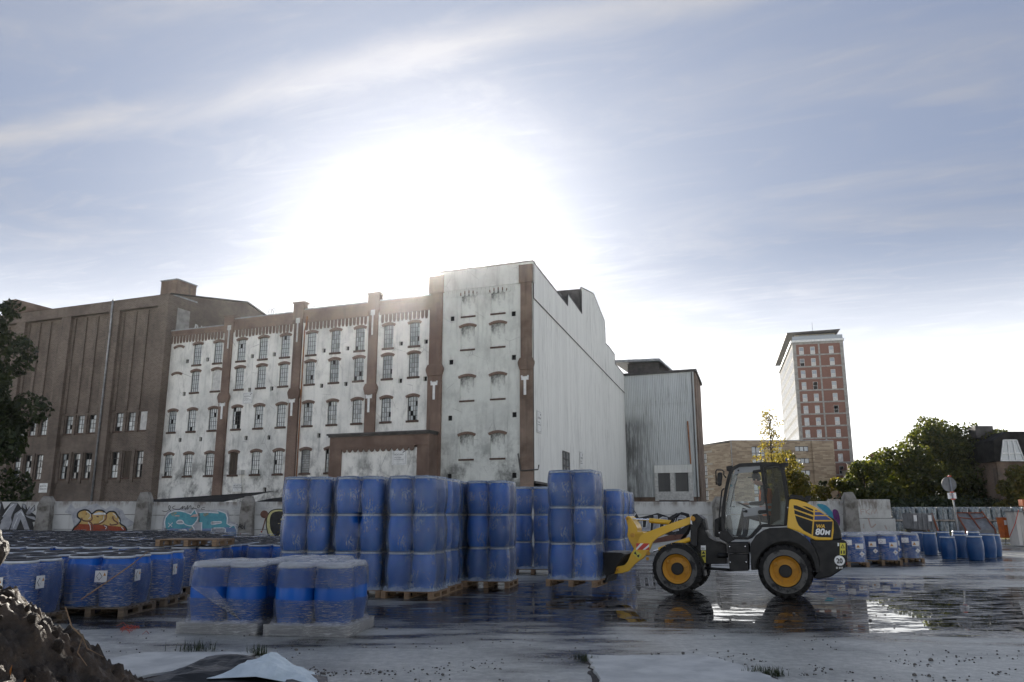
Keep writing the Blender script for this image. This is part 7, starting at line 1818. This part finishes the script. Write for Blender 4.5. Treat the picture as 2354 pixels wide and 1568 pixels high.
m = MB(); m.tube([(-.3, -.45, 1.7), (-.1, -.5, 1.75), (.0, -.5, 1.4), (.1, -.5, .8), (.2, -.6, .1)], .05, 8); m.tube([(-.6, -.45, 1.9), (-.9, -.5, 1.2), (-1.3, -.5, .5)], .02, 6); m.build('hose', MAT['red_clamp'], o, smooth=True)
m = MB(); m.tube([(.1, 0, 1.85), (.1, 0, 2.2)], .12, 8); m.box(-.15, .4, -.15, .2, 2.1, 2.45); m.build('valve', MAT['orange_paint'], o)
# sign pole
b0 = atY(2203, 1226, 38); t0 = atY(2182, 1092, 38)
o = empty('traffic_sign', (b0.x, 38, 0), 0, 'leaning sign pole with round sign seen from behind and small white plate', 'sign')
dx, Ht_ = t0.x - b0.x - .02, t0.z
m = MB(); m.tube([(0.05, 0, 0), (dx, 0, Ht_)], .035, 10); m.build('pole', MAT['zinc'], o, smooth=True)
tl = math.atan2(dx, Ht_); R_ = Matrix.Rotation(tl, 4, 'Y')
def on_pole(h): return (0.05 + (dx - .05) * h / Ht_, h)
x, z = on_pole(3.05); m = MB(); m.lathe([(.345, -.012), (.345, .012)], 40, 'y', (x - .05, .06, z)); m.build('round_sign', MAT['steel_grey'], o)
x, z = on_pole(2.52); m = MB(); m.box(-.20, .20, .05, .06, -.14, .14, Matrix.Translation((x + .0, 0, z)) @ R_); so = m.build('notice_plate', MAT['plate_white'], o)
m = MB()
for k, (a, b) in enumerate(((-.06, .07), (.03, .08))): m.tube([(x + a + .05 * math.cos(q * .7), .045, z + .04 + .03 * math.sin(q * .7)) for q in range(10)], .006, 4)
m.build('red_print', MAT['warn_red'], so)
m = MB()
for h in (3.42, 2.68, 2.36): x, z = on_pole(h); m.box(x - .07, x + .07, -.05, .05, z - .03, z + .03)
m.build('clamp', MAT['red_clamp'], o)
# pale verge and weeds at the back of the yard
MAT['verge'] = pm('verge', (0.24, 0.21, 0.14), (0.12, 0.10, 0.06), 1.5, 0.9, bump=.5)
m = MB(); m.quad((22, 50, .004), (70, 50, .004), (75, 64, .004), (24, 64, .004)); tag(m.build('path', MAT['verge']), 'pale dry gravel verge behind the loose drums', None, kind='structure')
def weeds(cs, n, size, mat, name, label, seed):
    rng = np.random.default_rng(seed); q, f = [], []
    cs = np.array(cs); idx = rng.integers(0, len(cs), n); base = cs[idx, :3] + np.c_[rng.normal(0, 1, n) * cs[idx, 3], rng.normal(0, 1, n) * cs[idx, 3] * .6, np.zeros(n)]
    h = size * (0.5 + rng.random(n)); a = rng.random(n) * 6.283; lean = (rng.random(n) * .7) * h
    d = np.c_[np.cos(a), np.sin(a), np.zeros(n)]; w = np.c_[-np.sin(a), np.cos(a), np.zeros(n)] * (size * .035)
    mid = base + d * (lean * .35)[:, None] + np.c_[np.zeros(n), np.zeros(n), h * .6]; tip = base + d * lean[:, None] + np.c_[np.zeros(n), np.zeros(n), h]
    v = np.stack([base - w, base + w, mid + w * .8, mid - w * .8, tip], 1).reshape(-1, 3); i = np.arange(n)[:, None] * 5
    f = np.concatenate([i + [0, 1, 2, 3], i + [3, 2, 4, 4]]); fs = [tuple(int(t) for t in r) if r[2] != r[3] else tuple(int(t) for t in r[:3]) for r in f]
    me = bpy.data.meshes.new(name); me.from_pydata(v.tolist(), [], fs); me.materials.append(MAT[mat]); o = inst(name, me); tag(o, label, 'weeds', kind='stuff'); return o
weeds([(27.5, 56, 0, .5), (29, 56, 0, .6), (31, 55, 0, .8), (35, 57, 0, 2), (28.3, 59, 0, .4)], 900, .5, 'leaf_olive', 'weeds', 'dry weeds growing along the back of the yard', 4)
weeds([(0.86, 9.75, 0.0, .05), (0.8, 9.9, 0, .05)], 160, .07, 'leaf_dark', 'weeds', 'weed tuft at the near corner of the pale slab', 5)
weeds([(2.6, 8.95, 0, .07), (2.75, 8.9, 0, .06)], 220, .08, 'leaf_dark', 'weeds', 'larger weed tuft at the right side of the pale slab', 6)
weeds([(-3.05, 10.15, 0, .07), (-3.9, 10.5, 0, .12)], 220, .10, 'leaf_dark', 'weeds', 'weed tufts beside the slab near the black tarp', 7)

# ------------------------------------------------------------------ foreground: earth mound, tarp, litter
def soil_mat():
    m, nt, p, out = _new('soil'); g = G(nt)
    a = g.noise(3.0, 9, 0.7); b = g.noise(16, 7, 0.7)
    c = g.mix(g.ramp(a, 0.35, 0.7), (0.020, 0.014, 0.009), (0.085, 0.056, 0.034))
    c = g.mix(g.math('MULTIPLY', g.ramp(b, 0.55, 0.75), 0.7), c, (0.17, 0.125, 0.085))
    nt.links.new(c, p.inputs['Base Color']); nt.links.new(g.ramp(b, .3, .7, .55, .95), p.inputs['Roughness'])
    nt.links.new(g.bump(g.math('ADD', g.math('MULTIPLY', a, 1.0), g.math('MULTIPLY', b, .35)), .9, .06), p.inputs['Normal']); return m
MAT['soil'] = soil_mat(); MAT['stone'] = pm('stone', (0.16, 0.15, 0.135), (0.08, 0.075, 0.065), 4, .8, bump=.5, bscale=20)
def mound_h(x, y):
    """smooth shape of the heap: a long flank falling to the right, steep far side"""
    t = (x + 3.05) / 1.55; f = 1 / (1 + math.exp(3.1 * t))                 # 1 far left .. 0 far right
    g_ = math.exp(-((y - 5.3) / 1.75) ** 2) if y > 5.3 else math.exp(-((y - 5.3) / 2.6) ** 2)
    return 1.74 * f * g_ - 0.10
def mound_z(x, y):
    p = Vector((x, y, 0)); h = mound_h(x, y)
    n = mnoise.fractal(p * 1.4, 1.0, 2.0, 5) * 0.15 + abs(mnoise.noise(p * 4.3)) * 0.10 + mnoise.fractal(p * 8.0, 0.8, 2.1, 4) * 0.07 + mnoise.fractal(p * 24.0, 0.8, 2.1, 3) * 0.03
    return h + n * min(1.0, max(0.0, (h + .1) / 0.3)) 
def mound():
    nx, ny = 250, 230; X = np.linspace(-5.6, -1.9, nx); Y = np.linspace(3.4, 8.3, ny); vs = []; fs = []
    for y in Y:
        for x in X: vs.append((x, y, mound_z(x, y)))
    for j in range(ny - 1):
        for i in range(nx - 1): a = j * nx + i; fs.append((a, a + 1, a + nx + 1, a + nx))
    m = MB(); m._add(vs, fs); o = m.build('earth_mound', MAT['soil'], smooth=True); return tag(o, 'dark brown heap of earth and roots in the near corner', 'earth mound')
md_ = mound()
def rock_mesh(seed, amp=.35, sub=3):
    bm = bmesh.new(); bmesh.ops.create_icosphere(bm, subdivisions=sub, radius=1.0)
    for v in bm.verts:
        q = v.co * 1.2 + Vector((seed, seed * 2, 0)); v.co *= 1 + amp * mnoise.noise(q) + amp * .4 * mnoise.noise(q * 2.7); v.co.z *= .75
    me = bpy.data.meshes.new('clod'); bm.to_mesh(me); bm.free(); me.materials.append(MAT['soil']); return me
RK = [rock_mesh(k * 1.7) for k in range(4)]
R_ = random.Random(9)
for k in range(800):
    x, y = R_.uniform(-4.6, -2.2), R_.uniform(3.9, 7.6); z = mound_z(x, y)
    s = 0.008 + 0.028 * R_.random() ** 2.5
    if z < .03: continue
    inst('clod', RK[k % 4], md_, (x, y, z + s * .3), (R_.uniform(0, 3), R_.uniform(0, 3), R_.uniform(0, 3)), (s * R_.uniform(.8, 1.5), s, s * R_.uniform(.6, 1)))
p = atY(-12, 1255, 5.3); s2 = inst('clod', rock_mesh(8.8, .3, 4), None, (p.x - .05, 5.3, 1.42), (0, .2, 0), (.11, .14, .20)); s2.name = 'earth_clump'; tag(s2, 'rough earth clump standing up at the left edge', 'earth clump')
m = MB(); 
for pts in ([(150, 1395), (165, 1440), (190, 1465), (200, 1490), (238, 1510)], [(190, 1465), (178, 1500), (200, 1530)], [(186, 1378), (235, 1345), (300, 1300), (340, 1268)]):
    m.tube([atY(x, y, 4.6) for i, (x, y) in enumerate(pts)], [.0035] * (len(pts) - 1) + [.0015], 5)
MAT['root'] = pm('root', (.25, .16, .09), (.12, .08, .05), 8, .8); m.build('root', MAT['root'], md_)
MAT['dead_leaf'] = pm('dead_leaf', (.42, .16, .03), (.30, .10, .02), 8, .6, vary=.5)
LF = MB(); LF._add([(-.05, 0, 0), (0, .028, .012), (.06, 0, .004), (0, -.028, .012), (-.08, 0, .0)], [(0, 3, 1), (3, 2, 1), (0, 4, 3)]); LF = LF.mesh('leaf', MAT['dead_leaf'])
for x, y in ((-2.95, 5.0), (-2.9, 5.06), (-2.75, 4.9)):
    inst('leaf', LF, md_, (x, y, mound_z(x, y) + .03), (R_.uniform(0, 2), R_.uniform(0, 2), R_.uniform(0, 6)), (.5,) * 3)
# tarp: white sheet folded over black plastic
MAT['tarp_black'] = pm('tarp_black', (.012, .013, .014), (.016, .017, .018), 5, .34, .5, spec=.3); MAT['tarp_white'] = pm('tarp_white', (.62, .70, .72), (.50, .58, .60), 5, .4, .55)
def sheet(name, pts, mat, label, seed, h):
    """crumpled sheet spanning a quad, raised in the middle"""
    n = 22; vs = []; fs = []
    A, B, C, D = (Vector(p) for p in pts)
    for j in range(n):
        for i in range(n):
            u, v = i / (n - 1), j / (n - 1); p = A.lerp(B, u).lerp(D.lerp(C, u), v)
            q = Vector((u * 2.4, v * 2.4, seed)); c = (.5 - abs(mnoise.noise(q))) * .18 + (.5 - abs(mnoise.noise(q * 2.2))) * .12
            e = min(u, v, 1 - u, 1 - v) * 5; e = min(1, e)
            vs.append((p.x, p.y, max(.008, p.z + h(u, v) + c * e * .5)))
    for j in range(n - 1):
        for i in range(n - 1): a = j * n + i; fs.append((a, a + 1, a + n + 1, a + n))
    m = MB(); m._add(vs, fs); o = m.build(name, MAT[mat]); so = o.modifiers.new('t', 'SOLIDIFY'); so.thickness = .004; return tag(o, label, 'tarp')
sheet('black_tarp', [(-3.9, 8.2, .0), (-1.7, 7.9, .0), (-1.9, 8.75, .02), (-3.5, 9.3, .02)], 'tarp_black', 'glossy black plastic tarp crumpled beside the earth mound', 2.0, lambda u, v: .16 * math.sin(math.pi * min(1, u * 1.4)) * v)
sheet('white_tarp', [(-3.0, 8.35, .08), (-1.85, 8.3, .02), (-2.1, 9.0, .02), (-2.75, 9.35, .05)], 'tarp_white', 'pale folded sheet lying on the black tarp', 5.0, lambda u, v: .15 * max(0, 1 - abs(u - .42) * 2.6) * math.sin(math.pi * min(1, v * .9 + .1)))
# grit, twigs and red scraps
PB = [rock_mesh(20 + k, .3, 1) for k in range(3)]
for me in PB: me.materials.clear(); me.materials.append(MAT['stone'])
def scatter():
    bm_v, bm_f = [], []; R = random.Random(3)
    base = [[tuple(v.co) for v in me.vertices] for me in PB]; fcs = [[tuple(p.vertices) for p in me.polygons] for me in PB]
    for k in range(2600):
        y = 8.6 + (R.random() ** 1.7) * 7; x = R.uniform(-.62, .64) * y
        if R.random() < .55: x = 3.0 + R.gauss(0, 1) * 2.2 if R.random() < .6 else -2.6 + R.gauss(0, .9); y = 8.9 + abs(R.gauss(0, .7))
        if mnoise.noise(Vector((x * .9, y * 1.6, 4.2))) + .35 * mnoise.noise(Vector((x * 4, y * 4, 1))) < .02: continue
        s = R.uniform(.003, .015) * (2.0 if R.random() < .05 else 1); b = k % 3; n0 = len(bm_v)
        bm_v += [(x + p[0] * s, y + p[1] * s, s * .4 + p[2] * s) for p in base[b]]; bm_f += [tuple(n0 + i for i in f) for f in fcs[b]]
    me = bpy.data.meshes.new('gravel'); me.from_pydata(bm_v, [], bm_f); me.materials.append(MAT['stone']); tag(inst('gravel', me), 'loose grit scattered over the wet yard', 'gravel', kind='stuff')
scatter()
MAT['red_strap'] = pm('red_strap', (.38, .05, .025), None, rough=.5)
m = MB(); R = random.Random(6)
for k in range(26):
    c = onG(300 + R.gauss(0, 9), 1448 + R.gauss(0, 4)); a = R.uniform(0, 6.28); L_ = R.uniform(.05, .16)
    m.tube([(c.x, c.y, .012), (c.x + math.cos(a) * L_ * .5, c.y + math.sin(a) * L_ * .5, .02 + R.random() * .05), (c.x + math.cos(a + .6) * L_, c.y + math.sin(a + .6) * L_, .012)], .004, 4)
tag(m.build('strap_scrap', MAT['red_strap']), 'tangle of red strapping scraps on the wet ground', 'strap')

# ------------------------------------------------------------------ haze volume added to spread the sun's flare over the roof edge
hz = MB(); hz.box(-190, 190, -20, 300, -1.0, 52.0)
_m = bpy.data.materials.new('haze'); _m.use_nodes = True; _nt = _m.node_tree; _nt.nodes.clear()
_o = _nt.nodes.new('ShaderNodeOutputMaterial'); _v = _nt.nodes.new('ShaderNodeVolumePrincipled')
_v.inputs['Color'].default_value = (0.95, 0.97, 1.0, 1); _v.inputs['Density'].default_value = 0.00008; _v.inputs['Anisotropy'].default_value = 0.9
_nt.links.new(_v.outputs[0], _o.inputs['Volume'])
tag(hz.build('haze', _m), 'thin haze volume added over the yard to imitate sun flare', None, kind='stuff')
